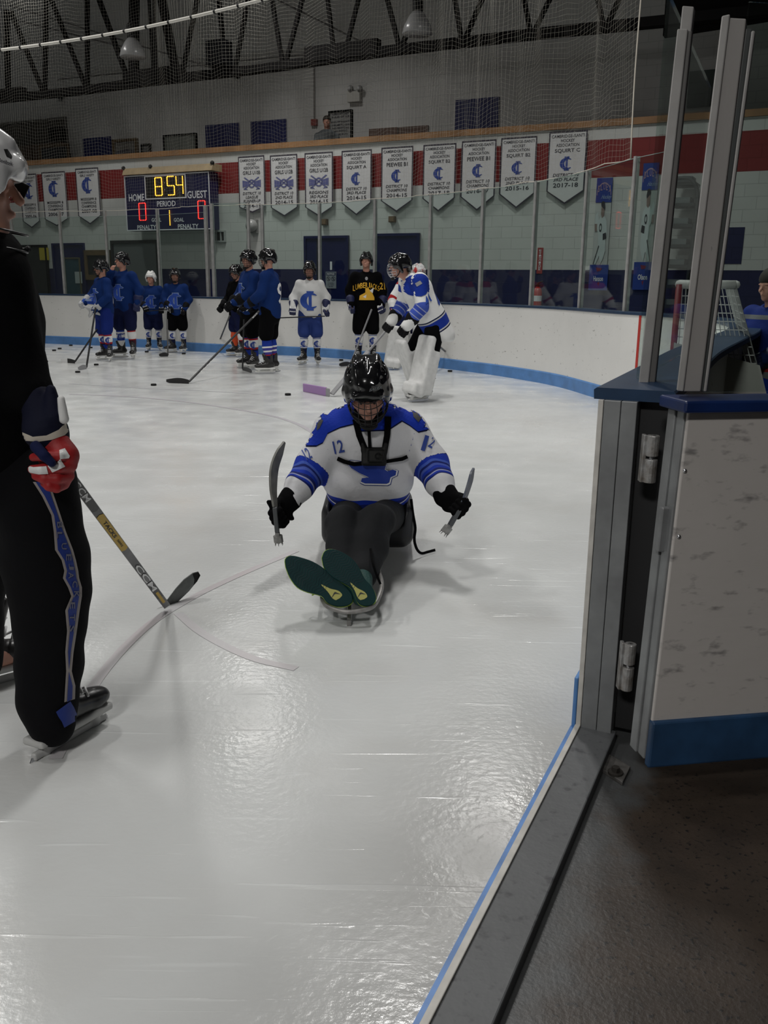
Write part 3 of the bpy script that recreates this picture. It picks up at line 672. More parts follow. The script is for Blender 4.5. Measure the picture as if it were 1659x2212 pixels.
bm = bmesh.new(); P = [net_point(s0, z) for z in np.linspace(2.76, 7.8, 24)]; add_tube(bm, P, 0.009, 6); make('border_rope', bm, mat('rope_ivory', (0.62, 0.58, 0.50), 0.8), net, True)
bm = bmesh.new(); P = [net_point(s, 2.76 - 0.0 * s) for s in np.linspace(s0, s1, 70)]; add_tube(bm, P, 0.006, 6); make('border_rope', bm, MATS['rope_ivory'], net, True)
# overhead cable
c0 = aty(-40, 113, 9.0); c1 = aty(620, -14, 8.0)
cb = thing('net_cable', 'pale support cable with ties crossing the top left corner', 'cable', c0)
bm = bmesh.new(); P = [c0.lerp(c1, k / 14) + Vector((0, 0, -0.05 * math.sin(math.pi * k / 14))) for k in range(15)]; add_tube(bm, P, 0.013, 8); make('cable', bm, mat('cable_ivory', (0.60, 0.58, 0.53), 0.7), cb, True)
for k in range(1, 14):
    bm = bmesh.new(); p = P[k]; dd = (P[k + 1] - P[k]).normalized() * 0.008; add_tube(bm, [p - dd, p + dd], 0.018, 8); make('tie', bm, m_rubber, cb)

# walls ---------------------------------------------------------------
def block_wall(name, col, col2, bump=0.5):
    m = bpy.data.materials.new(name); m.use_nodes = True; nt = m.node_tree; b = nt.nodes['Principled BSDF']; L = nt.links.new
    tc = nt.nodes.new('ShaderNodeTexCoord'); mp = nt.nodes.new('ShaderNodeMapping'); mp.inputs['Rotation'].default_value = (math.pi / 2, 0, 0)
    L(tc.outputs['Object'], mp.inputs[0]); br = nt.nodes.new('ShaderNodeTexBrick'); br.inputs['Scale'].default_value = 1.0
    br.inputs['Brick Width'].default_value = 0.4; br.inputs['Row Height'].default_value = 0.2; br.inputs['Mortar Size'].default_value = 0.006
    br.inputs['Color1'].default_value = (*col, 1); br.inputs['Color2'].default_value = (*col2, 1); br.inputs['Mortar'].default_value = (*[c * 0.8 for c in col], 1)
    L(mp.outputs[0], br.inputs['Vector']); L(br.outputs['Color'], b.inputs['Base Color'])
    bp = nt.nodes.new('ShaderNodeBump'); bp.inputs['Strength'].default_value = bump; bp.inputs['Distance'].default_value = 0.004; bp.invert = True
    L(br.outputs['Fac'], bp.inputs['Height']); L(bp.outputs[0], b.inputs['Normal']); b.inputs['Roughness'].default_value = 0.6; return m
wroot_rz = math.atan2(WU.y, WU.x)
def wall_piece(name, s0, s1, z0, z1, off0, off1, m, parent=None, kind=None):
    """box on the banner wall; own frame turned with the wall so block courses follow it"""
    me = bmesh.new(); cs = (s0 + s1) / 2; o = wp(cs, 0, 0)
    add_hexa(me, [Vector(((s - cs), (-f_), z)) for z in (z0, z1) for s, f_ in ((s0, off0), (s1, off0), (s1, off1), (s0, off1))])
    q = make(name, me, m, None); q.location = o; q.rotation_euler = (0, 0, wroot_rz)
    # local +y runs away from the rink
    if kind: q['kind'] = kind
    return q
SW0, SW1 = -15.0, 13.0
m_wlow = block_wall('painted_block_pale', (0.52, 0.53, 0.51), (0.50, 0.51, 0.49)); m_wblue = block_wall('painted_block_navy', (0.004, 0.006, 0.055), (0.0035, 0.005, 0.05))
m_wred = block_wall('painted_block_red', (0.19, 0.012, 0.012), (0.175, 0.011, 0.011)); m_wup = block_wall('painted_block_grey', (0.46, 0.455, 0.44), (0.45, 0.445, 0.43), 0.2)
def zat(px, py): return wsz(px, py)[1]
ZR = zat(830, 306)                       # underside of the wooden rail
zr1 = wsz(1290, 294)[1]; zr0 = wsz(700, 403)[1]
zr0 = (wsz(700, 403)[1] + wsz(1282, 383)[1] + wsz(230, 436)[1]) / 3; zr1 = (wsz(1290, 294)[1] + wsz(640, 344)[1] + wsz(230, 372)[1]) / 3
ZB = 1.63
wall_piece('wall_far', SW0, SW1, -0.03, ZB, -0.3, 0.0, m_wblue, kind='structure')
wall_piece('wall_far', SW0, SW1, ZB, zr0, -0.3, 0.0, m_wlow, kind='structure')
wall_piece('wall_far', SW0, SW1, zr0, zr1, -0.3, 0.0, m_wred, kind='structure')
wall_piece('wall_far', SW0, SW1, zr1, ZR, -0.3, 0.0, m_wlow, kind='structure')
zt_ = wsz(830, 293)[1]
q = wall_piece('trim_9', SW0, SW1, ZR, zt_, -0.32, 0.05, mat('oak_rail', (0.30, 0.16, 0.07), 0.5, noise=0.3, nscale=3), kind='structure')
wall_piece('wall_upper', SW0, SW1, ZR - 0.9, 12.0, -2.4, -2.1, m_wup, kind='structure')
wall_piece('floor', SW0, SW1, ZR - 1.05, ZR - 0.9, -2.4, -0.3, m_conc, kind='structure')
# closing walls and roof deck
bm = bmesh.new(); add_box(bm, (-14.2, 9, 6), (0.1, 0, 0), (0, 14, 0), (0, 0, 6)); tag(make('wall_left', bm, m_wlow), kind='structure')
bm = bmesh.new(); add_box(bm, (10.5, 4, 6), (0.1, 0, 0), (0, 9.3, 0), (0, 0, 6)); tag(make('wall_right', bm, m_wblue), kind='structure')
bm = bmesh.new(); add_box(bm, (-2, -5.1, 6), (12.4, 0, 0), (0, 0.1, 0), (0, 0, 6)); tag(make('wall_back', bm, mat('grey_paint', (0.10, 0.10, 0.10), 0.8)), kind='structure')
bm = bmesh.new(); add_box(bm, (-2, 10, 12.1), (12.6, 0, 0), (0, 16, 0), (0, 0, 0.1)); tag(make('ceiling', bm, mat('roof_deck', (0.30, 0.30, 0.30), 0.8)), kind='structure')
# ================================================================== THINGS ON THE BANNER WALL
def wall_rect(px0, px1, py0, py1, off=0.0):
    """pixel box -> (s0, s1, z0, z1) on the wall plane at an offset"""
    s0, _ = wsz(px0, (py0 + py1) / 2, off); s1, _ = wsz(px1, (py0 + py1) / 2, off)
    cx = (px0 + px1) / 2; _, z1 = wsz(cx, py0, off); _, z0 = wsz(cx, py1, off); return s0, s1, z0, z1
def wthing(name, label, cat, s, z, off, group=None):
    return thing(name, label, cat, wp(s, z, off), wroot_rz, group)
def wbox(name, s0, s1, z0, z1, o0, o1, m, par, bev=0.0):
    bm = bmesh.new(); add_hexa(bm, [wp(s, z, o) for z in (z0, z1) for s, o in ((s0, o1), (s1, o1), (s1, o0), (s0, o0))]); return make(name, bm, m, par, bevel=bev)
def wframe(name, s0, s1, z0, z1, w, o0, o1, m, par):
    bm = bmesh.new()
    for a, b, c, d in ((s0, s1, z1 - w, z1), (s0, s1, z0, z0 + w), (s0, s0 + w, z0 + w, z1 - w), (s1 - w, s1, z0 + w, z1 - w)):
        add_hexa(bm, [wp(s, z, o) for z in (c, d) for s, o in ((a, o1), (b, o1), (b, o0), (a, o0))])
    return make(name, bm, m, par)
def wtext(name, items, s, z, off, m, par):
    """items: list of (string, w, h, ds, dz, slant)"""
    vf = merge2d([text2d(t_, w, h, x, y, sl) for t_, w, h, x, y, sl in items])
    return flat_mesh(name, vf, wp(s, z, off), WU, (0, 0, 1), m, par)

m_cloth = mat('banner_cloth', (0.60, 0.60, 0.60), 0.75, noise=0.06, nscale=5); m_clothdark = mat('banner_border', (0.035, 0.03, 0.045), 0.8)
# (xl, xr, y top at middle, y shoulder, y tip, lines, year, mark)
BAN = [
 (41, 78, 376, 478, 493, ['CAMBRIDGE-ISANTI', 'GIRLS VARSITY'], ['MISSISSIPPI 8', 'CONFERENCE', 'CHAMPIONS'], '2005-06', 'ci', 'white championship banner reading 2005-06, half behind the white helmet'),
 (89, 140, 371, 473, 489, ['CAMBRIDGE-ISANTI', 'GIRLS VARSITY'], ['MISSISSIPPI 8', 'CONFERENCE', 'CHAMPIONS'], '2006-07', 'ci', 'white championship banner reading 2006-07'),
 (162, 212, 363, 466, 485, ['CAMBRIDGE-ISANTI', 'GIRLS VARSITY'], ['MISSISSIPPI 8', 'CONFERENCE', 'CHAMPIONS'], '2007-08', 'ci', 'white championship banner reading 2007-08, left of the scoreboard'),
 (514, 571, 337, 447, 460, ['CAMBRIDGE-ISANTI', 'HOCKEY', 'ASSOCIATION', 'GIRLS U10B'], ['DISTRICT 10', 'LEAGUE', 'RUNNER-UP'], '2014-15', 'x', 'white banner for girls U10B league runner-up, right of the scoreboard'),
 (583, 642, 334, 448, 468, ['CAMBRIDGE-ISANTI', 'HOCKEY', 'ASSOCIATION', 'GIRLS U12B'], ['DISTRICT 10', '2ND PLACE'], '2014-15', 'x', 'white banner for girls U12B district 10 2nd place'),
 (658, 719, 329, 447, 468, ['CAMBRIDGE-ISANTI', 'HOCKEY', 'ASSOCIATION', 'GIRLS U12B'], ['REGIONS', '3RD PLACE'], '2014-15', 'x', 'white banner for girls U12B regions 3rd place'),
 (738, 803, 324, 438, 465, ['CAMBRIDGE-ISANTI', 'HOCKEY', 'ASSOCIATION', 'SQUIRT A'], ['DISTRICT 10', '3RD PLACE'], '2014-15', 'ci', 'white banner for squirt A district 10 3rd place'),
 (824, 893, 317, 433, 458, ['CAMBRIDGE-ISANTI', 'HOCKEY', 'ASSOCIATION', 'PEEWEE B1'], ['DISTRICT 10', 'CHAMPIONS'], '2014-15', 'ci', 'white banner for peewee B1 champions 2014-15'),
 (915, 986, 311, 428, 457, ['CAMBRIDGE-ISANTI', 'HOCKEY', 'ASSOCIATION', 'SQUIRT B2'], ['DISTRICT 10', 'CHAMPIONS'], '2017-18', 'ci', 'white banner for squirt B2 district 10 champions'),
 (998, 1073, 303, 424, 455, ['CAMBRIDGE-ISANTI', 'HOCKEY', 'ASSOCIATION', 'PEEWEE B1'], ['DISTRICT 10', 'CHAMPIONS'], '2016-17', 'ci', 'white banner for peewee B1 champions 2016-17'),
 (1083, 1161, 296, 418, 450, ['CAMBRIDGE-ISANTI', 'HOCKEY', 'ASSOCIATION', 'SQUIRT B2'], ['DISTRICT 10', '2ND PLACE'], '2015-16', 'ci', 'white banner for squirt B2 2015-16'),
 (1187, 1270, 283, 412, 441, ['CAMBRIDGE-ISANTI', 'HOCKEY', 'ASSOCIATION', 'SQUIRT C'], ['DISTRICT 10', '3RD PLACE'], '2017-18', 'ci', 'white banner for squirt C 2017-18, rightmost of the row')]
for xl, xr, yt, ys, yp, top, mid, year, mark, label in BAN:
    off = 0.07; s0, s1, zs_, zt2 = wall_rect(xl, xr, yt, ys, off); zp = wsz((xl + xr) / 2, yp, off)[1]
    s0 = wsz(xl, yt, off)[0]; s1 = wsz(xr, yt, off)[0]
    w = s1 - s0; cs = (s0 + s1) / 2; hh = zt2 - zs_; dz = zs_ - zp
    t = wthing('pennant_banner', label, 'banner', cs, zp, off, 'championship banners along the wall')
    pts = [(-w / 2, -hh), (0, -hh - dz), (w / 2, -hh), (w / 2, 0), (-w / 2, 0)]
    o = wp(cs, zt2, off)
    bm = bmesh.new(); add_prism(bm, [o + WU * x + Vector((0, 0, y)) for x, y in pts], WN * -0.006); make('cloth', bm, m_cloth, t)
    e = 0.025; ins = [(x * (1 - 2 * e / w * 1.0), y * (1 - e / hh) - e * 0.7 if y > -0.001 else y) for x, y in pts]
    ins = [(-w / 2 + e, -hh + e * 0.2), (0, -hh - dz + e * 1.3), (w / 2 - e, -hh + e * 0.2), (w / 2 - e, -e), (-w / 2 + e, -e)]
    vf = (list(pts) + ins, [(i, (i + 1) % 5, 5 + (i + 1) % 5, 5 + i) for i in range(5)])
    flat_mesh('border', vf, o, WU, (0, 0, 1), m_clothdark, t, off=0.004)
    L = []; n = len(top); y = -hh * 0.055
    wid = [0.86, 0.36, 0.60, 0.66] if n == 4 else [0.80, 0.62]
    hs = [0.052, 0.052, 0.052, 0.072] if n == 4 else [0.05, 0.05]
    for k, s in enumerate(top):
        L.append(text2d(s, w * wid[k], hh * hs[k], 0, y - hh * hs[k] / 2)); y -= hh * (hs[k] + 0.022) + (hh * 0.012 if k == 2 else 0)
    y = -hh * 0.70 if n == 4 else -hh * 0.62
    y2 = y
    for k, s in enumerate(mid):
        L.append(text2d(s, w * (0.68 if k == 0 else 0.64 if len(s) > 7 else 0.46), hh * 0.056, 0, y2 - hh * 0.03, 0.2 if n == 4 else 0)); y2 -= hh * 0.076
    L.append(text2d(year, w * 0.66, hh * 0.075, 0, min(y2 - hh * 0.05, -hh * 0.90)))
    flat_mesh('lettering', merge2d(L), o, WU, (0, 0, 1), m_ink, t, off=0.004)
    cy = -hh * 0.54 if n == 4 else -hh * 0.36; sz = hh * (0.24 if n == 4 else 0.34)
    if mark == 'ci': vf = ci2d(sz * 0.98, 0, cy)
    else:
        L = []
        for sg in (-1, 1):
            L.append(poly2d([(sg * -w * 0.30, cy + sz * 0.50), (sg * -w * 0.25, cy + sz * 0.54), (sg * w * 0.30, cy - sz * 0.40), (sg * w * 0.26, cy - sz * 0.46)]))
            L.append(poly2d([(sg * w * 0.14, cy - sz * 0.50), (sg * w * 0.31, cy - sz * 0.46), (sg * w * 0.31, cy - sz * 0.36), (sg * w * 0.20, cy - sz * 0.40)]))
            L.append(strip2d([(sg * w * (0.10 + 0.25 * q), cy + sz * (0.16 + 0.14 * q)) for q in (0, .5, 1)], [(sg * w * (0.10 + 0.25 * q), cy - sz * (0.16 + 0.14 * q)) for q in (0, .5, 1)]))
        a = [(math.cos(q * math.pi / 8) * sz * 0.36, cy + math.sin(q * math.pi / 8) * sz * 0.36) for q in range(17)]
        b = [(math.cos(q * math.pi / 8) * sz * 0.24, cy + math.sin(q * math.pi / 8) * sz * 0.24) for q in range(17)]
        L.append(strip2d(a, b)); vf = merge2d(L)
    flat_mesh('emblem', vf, o, WU, (0, 0, 1), m_inkblue if mark == 'ci' else mat('faded_blue_ink', (0.10, 0.11, 0.26), 0.7), t, off=0.005)

# scoreboard ------------------------------------------------------------
SO = 0.42
sL, zTL = wsz(267, 383, SO); sR, zTR = wsz(452, 368, SO); zBL = wsz(277, 499, SO)[1]; zBR = wsz(456, 495, SO)[1]
s0 = (sL + wsz(276, 499, SO)[0]) / 2; s1 = (sR + wsz(455, 495, SO)[0]) / 2; z1 = (zTL + zTR) / 2; z0 = (zBL + zBR) / 2; SWD = s1 - s0; SH = z1 - z0
t = wthing('scoreboard', 'navy scoreboard with lit yellow clock and red zeros on the red striped wall', 'scoreboard', (s0 + s1) / 2, z0, SO / 2)
m_sb = mat('scoreboard_navy', (0.008, 0.009, 0.05), 0.5); m_sbw = mat('scoreboard_white', (0.70, 0.71, 0.74), 0.5)
wbox('cabinet', s0, s1, z0, z1, 0.12, SO, m_sb, t); wframe('edge_trim', s0, s1, z0, z1, 0.02, SO - 0.01, SO + 0.006, m_sbw, t)
def sb(u, v): return s0 + SWD * u, z1 - SH * v
def sbtext(txt, u0, u1, v0, v1):
    a, b = sb(u0, v0); c, d = sb(u1, v1); return (txt, c - a, b - d, (a + c) / 2 - s0, (b + d) / 2 - z0, 0)
wtext('lettering', [sbtext('HOME', .045, .235, .33, .46), sbtext('GUEST', .745, .97, .32, .45), sbtext('PERIOD', .385, .605, .475, .575), sbtext('GOAL', .31, .425, .775, .845), sbtext('GOAL', .575, .695, .785, .855),
      sbtext('PENALTY', .13, .36, .90, .98), sbtext('PENALTY', .62, .86, .90, .98)], s0, z0, SO + 0.004, m_sbw, t)
a, b = sb(.25, .44); c, d = sb(.735, .02); wframe('clock_frame', a, c, b, d, 0.022, SO, SO + 0.012, m_sbw, t); wbox('clock_panel', a + .02, c - .02, b + .02, d - .02, SO - 0.02, SO + 0.004, mat('led_panel', (0.004, 0.004, 0.005), 0.6), t)
m_amber = mat('led_amber', (0.1, 0.05, 0.0), 0.5, emit=(1.0, 0.42, 0.03), estr=5.0); m_redled = mat('led_red', (0.1, 0.0, 0.0), 0.5, emit=(1.0, 0.03, 0.02), estr=3.2)
SEG = {'0': 'abcdef', '1': 'bc', '4': 'fgbc', '5': 'afgcd', '8': 'abcdefg'}
def digit(ch, u0, u1, v0, v1, m, lab):
    a, b = sb(u0, v1); c, d = sb(u1, v0); w = c - a; h = d - b; r = w * 0.075; P = {'a': ((0, 1), (1, 1)), 'b': ((1, 1), (1, .5)), 'c': ((1, .5), (1, 0)), 'd': ((0, 0), (1, 0)), 'e': ((0, .5), (0, 0)), 'f': ((0, 1), (0, .5)), 'g': ((0, .5), (1, .5))}
    bm = bmesh.new()
    for sg in SEG[ch]:
        (x0, y0), (x1, y1) = P[sg]; n = 4 if sg in 'adg' else 6
        for i in range(n):
            q = (i + 0.5) / n; x = a + w * (x0 + (x1 - x0) * q); y = b + h * (y0 + (y1 - y0) * q); p = wp(x, y, SO + 0.01)
            add_ball(bm, p, r * 0.85, 4)
    return tag(make('digit', bm, m, t), lab)
digit('8', .375, .455, .06, .375, m_amber, 'amber lit digit 8'); digit('5', .52, .60, .05, .375, m_amber, 'amber lit digit 5'); digit('4', .625, .70, .05, .365, m_amber, 'amber lit digit 4')
bm = bmesh.new()
for v in (.16, .28):
    p = wp(*sb(.488, v), SO + .01); add_ball(bm, p, 0.013, 4)
tag(make('colon', bm, mat('led_dim', (0.2, 0.2, 0.22), 0.5), t))
digit('0', .165, .245, .50, .81, m_redled, 'red lit digit 0 under HOME'); digit('0', .865, .945, .50, .81, m_redled, 'red lit digit 0 under GUEST'); digit('1', .47, .53, .64, .92, m_amber, 'amber lit period digit 1')
a, b = sb(-.03, -.015); wl = wsz(266, 365, SO)[1]
bb = wthing('wooden_cover', 'light wooden plank cover above the scoreboard', 'plank', (s0 + s1) / 2, z1 + 0.02, 0.3)
bm = bmesh.new(); A = [wp(s0 - .02, z1 + 0.02, SO + .04), wp(s1 + .10, z1 + 0.02, SO + .04), wp(s1 + .10, z1 + .02, 0.1), wp(s0 - .02, z1 + .02, 0.1)]
add_hexa(bm, A + [p + Vector((0, 0, 0.14)) + WN * -0.06 for p in A[:2]] + [p + Vector((0, 0, 0.14)) for p in A[2:]]); make('board', bm, mat('pine_plank', (0.36, 0.27, 0.15), 0.6, noise=0.2, nscale=6), bb)
for ss in (s0 - 0.02, s0 + SWD * .32, s1 + .08):
    bm = bmesh.new(); add_ball(bm, wp(ss, z1 + 0.17, SO - 0.02), 0.045, 6); make('knob', bm, m_rubber, bb, True)

# doors, openings, fittings on the lower wall ------------------------------
def R_(x0, x1, y0, y1, off=0.0): return wall_rect(x0, x1, y0, y1, off)
m_bdoor = mat('door_navy', (0.004, 0.007, 0.06), 0.35, noise=0.15, nscale=3); m_dk = mat('dark_opening', (0.012, 0.013, 0.013), 0.5); m_teal = mat('teal_door', (0.02, 0.06, 0.08), 0.4)
m_brown = mat('brown_wood', (0.13, 0.085, 0.04), 0.6, noise=0.3, nscale=6)
def door(n, x0, x1, y0, label, leaf, frame, extra=None, fw=0.05):
    a, b, _, z1_ = R_(x0, x1, y0, 640); q = wbox('door_%d' % n, a, b, 0.0, z1_, 0.0, 0.03, leaf, None); center_origin(q); q['kind'] = 'structure'
    wframe('door_frame', a - fw, b + fw, -0.06, z1_ + fw, fw, 0.0, 0.06, frame, q)
    for c in q.children:
        c.matrix_parent_inverse = Matrix.Identity(4)
    return q, a, b, z1_
def under(q, objs):
    for o in objs:
        o.parent = q; o.data.transform(Matrix.Translation(-q.location))
def bdoor(n, x0, x1, y0, leaf, frame, fw=0.05):
    a, b, _, z1_ = R_(x0, x1, y0, 640); q = wbox('door_%d' % n, a, b, 0.0, z1_, 0.0, 0.03, leaf, None); center_origin(q); q['kind'] = 'structure'
    under(q, [wframe('door_frame', a - fw, b + fw, -0.04, z1_ + fw, fw, 0.0, 0.06, frame, None)]); return q, a, b, z1_
bdoor(1, 20, 104, 534, m_dk, m_black)
q, a, b, z = bdoor(2, 122, 184, 530, m_bdoor, m_bdoor)
x0, x1, _, z1_ = R_(146, 176, 559, 640); under(q, [wbox('glazed_leaf', x0, x1, 0.05, z1_, 0.03, 0.045, m_teal, None), wframe('leaf_trim', x0 - .03, x1 + .03, 0.0, z1_ + .03, 0.03, 0.03, 0.06, mat('dull_brass', (0.10, 0.09, 0.05), 0.5), None)])
bdoor(3, 250, 342, 526, mat('roller_grey', (0.12, 0.13, 0.13), 0.5), mat('dark_frame', (0.02, 0.02, 0.02), 0.5), 0.07)
q, a, b, z = bdoor(4, 664, 750, 515, m_bdoor, m_bdoor); under(q, [wbox('leaf_edge', wsz(686, 560)[0], wsz(688, 560)[0], 0, z, 0.03, 0.034, m_dk, None)])
bdoor(5, 813, 902, 510, m_bdoor, m_bdoor)
a, b, z0_, z1_ = R_(187, 238, 545, 600); q = wbox('window_1', a, b, z0_, z1_, 0.0, 0.03, m_dk, None); center_origin(q); q['kind'] = 'structure'
under(q, [wframe('window_frame', a - .05, b + .05, z0_ - .05, z1_ + .05, 0.12, 0.0, 0.06, m_brown, None)])
def wsimple(name, label, cat, x0, x1, y0, y1, o0, o1, m, off=None, group=None):
    a, b, c, d = R_(x0, x1, y0, y1, off if off is not None else o1); q = wbox(name, a, b, c, d, o0, o1, m, None); center_origin(q); return tag(q, label, cat, group)
wsimple('sign', 'yellow sign in the dark opening at far left', 'sign', 85, 104, 535, 562, 0.03, 0.05, mat('sign_yellow', (0.42, 0.34, 0.03), 0.6))
wsimple('paper_notice', 'sheet of white paper taped to the teal door', 'notice', 162, 177, 587, 612, 0.05, 0.055, mat('paper', (0.35, 0.40, 0.40), 0.7))
t = wthing('wall_number', 'pale painted number 1 on the navy door', 'number', wsz(715, 575)[0], wsz(715, 585)[1], 0.04)
a, b, c, d = R_(711, 719, 565, 583, 0.034); wtext('numeral', [('1', (b - a) * .55, d - c, 0, 0, 0)], (a + b) / 2, (c + d) / 2, 0.034, m_sbw, t)
a, b, c, d = R_(703.5, 726, 587, 623, 0.04); t = wthing('notice_sign', 'grey NOTICE sign with two round symbols on the navy door', 'sign', (a + b) / 2, c, 0.04)
wbox('plate', a, b, c, d, 0.03, 0.04, mat('sign_grey', (0.22, 0.24, 0.27), 0.6), t); w = b - a; h = d - c; mm = (a + b) / 2
wbox('header', a + w * .05, b - w * .05, d - h * .22, d - h * .04, 0.04, 0.042, mat('header_navy', (0.02, 0.025, 0.07), 0.6), t)
wtext('lettering', [('NOTICE', w * .7, h * .11, 0, h * .37, 0)], mm, (c + d) / 2, 0.044, m_sbw, t)
wtext('small_print', [('NO SMOKING', w * .6, h * .06, 0, -h * .18, 0), ('NO FOOD', w * .6, h * .06, 0, -h * .28, 0), ('BEYOND', w * .4, h * .06, 0, -h * .38, 0)], mm, (c + d) / 2, 0.042, m_ink, t)
L = []
for sg in (-.24, .24):
    ca = [(w * sg + math.cos(k * math.pi / 8) * w * .19, h * .08 + math.sin(k * math.pi / 8) * w * .19) for k in range(17)]; cb_ = [(w * sg + math.cos(k * math.pi / 8) * w * .15, h * .08 + math.sin(k * math.pi / 8) * w * .15) for k in range(17)]
    L += [strip2d(ca, cb_), poly2d([(w * sg - w * .13, h * .08 + w * .10), (w * sg - w * .10, h * .08 + w * .13), (w * sg + w * .13, h * .08 - w * .10), (w * sg + w * .10, h * .08 - w * .13)]), poly2d([(w * sg - w * .03, h * .08 - w * .1), (w * sg + w * .03, h * .08 - w * .1), (w * sg + w * .03, h * .08 + w * .1), (w * sg - w * .03, h * .08 + w * .1)])]
flat_mesh('symbols', merge2d(L), wp(mm, (c + d) / 2, 0.042), WU, (0, 0, 1), m_ink, t)
a, b, c, d = R_(457, 487, 498, 523, 0.03); t = wthing('wall_vent', 'square grey wall vent below the right end of the scoreboard', 'vent', (a + b) / 2, c, 0.03)
wframe('frame', a, b, c, d, 0.03, 0.0, 0.05, mat('vent_grey', (0.33, 0.35, 0.34), 0.5), t); wbox('backing', a + .02, b - .02, c + .02, d - .02, 0, 0.01, m_dk, t)
for k in (1, 2): wbox('mullion', a + (b - a) * k / 3 - .012, a + (b - a) * k / 3 + .012, c + .02, d - .02, 0.01, 0.04, MATS['vent_grey'], t)
t = wthing('wall_light', 'round bulkhead lamp on the wall left of the first door banner', 'lamp', wsz(550, 500)[0], wsz(550, 500)[1], 0.05)
bm = bmesh.new(); add_ball(bm, wp(wsz(550, 488)[0], wsz(550, 488)[1], 0.12), (0.13, 0.13, 0.13), 8); make('globe', bm, mat('frosted_globe', (0.35, 0.36, 0.35), 0.3), t, True)
s_, z_ = wsz(550, 488); wbox('back_box', s_ - .1, s_ + .1, z_ - .15, z_ + .12, 0, .08, mat('box_grey', (0.25, 0.26, 0.25), 0.5), t)
for i, (x0, x1, y0, y1, lb) in enumerate([(693, 705, 473, 486, 'small brown box on the wall below the girls regions banner'), (839, 852, 467, 480, 'small brown box on the wall below the first peewee banner')]):
    q = wsimple('junction_box', lb, 'box', x0, x1, y0, y1, 0, 0.08, mat('box_brown', (0.12, 0.08, 0.05), 0.6)); 
    a, b, c, d = R_(x0, x1, y0, y1, .08); under(q, [wbox('lid', a + .015, b - .015, c + .015, d - .015, 0.08, 0.09, mat('box_brown_lid', (0.15, 0.10, 0.06), 0.5), None)])
a, b, c, d = R_(1160, 1172, 535, 591, 0.02); t = wthing('fire_sign', 'narrow red extinguisher sign with arrow on the wall', 'sign', (a + b) / 2, c, 0.02)
wbox('plate', a, b, c, d, 0, 0.015, mat('sign_red', (0.28, 0.03, 0.03), 0.5), t); w = b - a; h = d - c
wtext('lettering', [(ch, w * .4, h * .055, 0, h * (.40 - .068 * k), 0) for k, ch in enumerate('EXTINGUISHER')], (a + b) / 2, (c + d) / 2, 0.017, m_sbw, t)
s_, _ = wsz(1162, 630, 0.12); zt3 = wsz(1160, 600, .12)[1]; zb3 = zt3 - 0.62
t = wthing('fire_extinguisher', 'red fire extinguisher standing against the navy wall behind the glass', 'extinguisher', s_, zb3, 0.14)
def lathe(bm, base, prof, n=14):
    rings = [[bm.verts.new(Vector(base) + Vector((r * math.cos(2 * math.pi * k / n), r * math.sin(2 * math.pi * k / n), z))) for k in range(n)] for r, z in prof]
    for A, B in zip(rings, rings[1:]):
        for k in range(n): bm.faces.new((A[k], A[(k + 1) % n], B[(k + 1) % n], B[k]))
    bm.faces.new(rings[0][::-1]); bm.faces.new(rings[-1])
bm = bmesh.new(); lathe(bm, wp(s_, zb3, .14), [(.08, 0), (.085, .02), (.085, .36), (.07, .42), (.03, .46)]); make('cylinder', bm, mat('extinguisher_red', (0.35, 0.01, 0.01), 0.3), t, True)
bm = bmesh.new(); lathe(bm, wp(s_, zb3 + .2, .14), [(.087, 0), (.087, .10)]); make('label_band', bm, m_sbw, t)
bm = bmesh.new(); lathe(bm, wp(s_, zb3 + .45, .14), [(.03, 0), (.032, .05), (.02, .08)]); make('valve', bm, m_rubber, t)
bm = bmesh.new(); add_tube(bm, [wp(s_ - .02, zb3 + .52, .14), wp(s_ + .1, zb3 + .56, .16)], .012); add_tube(bm, [wp(s_ - .02, zb3 + .50, .14), wp(s_ + .09, zb3 + .48, .16)], .01); make('handle', bm, m_rubber, t)
bm = bmesh.new(); add_tube(bm, spline([wp(s_, zb3 + .5, .14), wp(s_ - .1, zb3 + .42, .18), wp(s_ - .1, zb3 + .15, .18)], 4), .012); make('hose', bm, m_rubber, t, True)
# navy pilaster patch on the right
a, b, c, d = R_(1565, 1605, 491, 570, 0.01); q = wbox('trim_10', a, b, c, d, 0, 0.01, m_wblue, None); q['kind'] = 'structure'

# upper level: openings, posters, frames, lamp
U = -2.08
def urect(x0, x1, y0, y1, off=U): return wall_rect(x0, x1, y0, y1, off)
def usimple(name, label, cat, x0, x1, y0, y1, m, th=0.03, group=None, low=0.0):
    a, b, c, d = urect(x0, x1, y0, y1); q = wbox(name, a, b, c - low, d, U - 0.02, U + th, m, None); center_origin(q); return tag(q, label, cat, group)
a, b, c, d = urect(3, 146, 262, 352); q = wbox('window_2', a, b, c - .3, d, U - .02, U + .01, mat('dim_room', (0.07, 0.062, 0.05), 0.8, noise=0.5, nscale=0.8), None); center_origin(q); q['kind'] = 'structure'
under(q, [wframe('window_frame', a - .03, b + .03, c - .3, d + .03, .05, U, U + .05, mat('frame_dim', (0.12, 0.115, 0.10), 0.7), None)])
usimple('cabinet', 'dark brown trophy cabinet on the upper level, left', 'cabinet', 35, 84, 318, 352, mat('cabinet_dark', (0.07, 0.04, 0.02), 0.5), .25, None, .3)
q = usimple('cabinet', 'dark brown glazed cabinet on the upper level, right of the first', 'cabinet', 86, 150, 312, 352, MATS['cabinet_dark'], .25, None, .3)
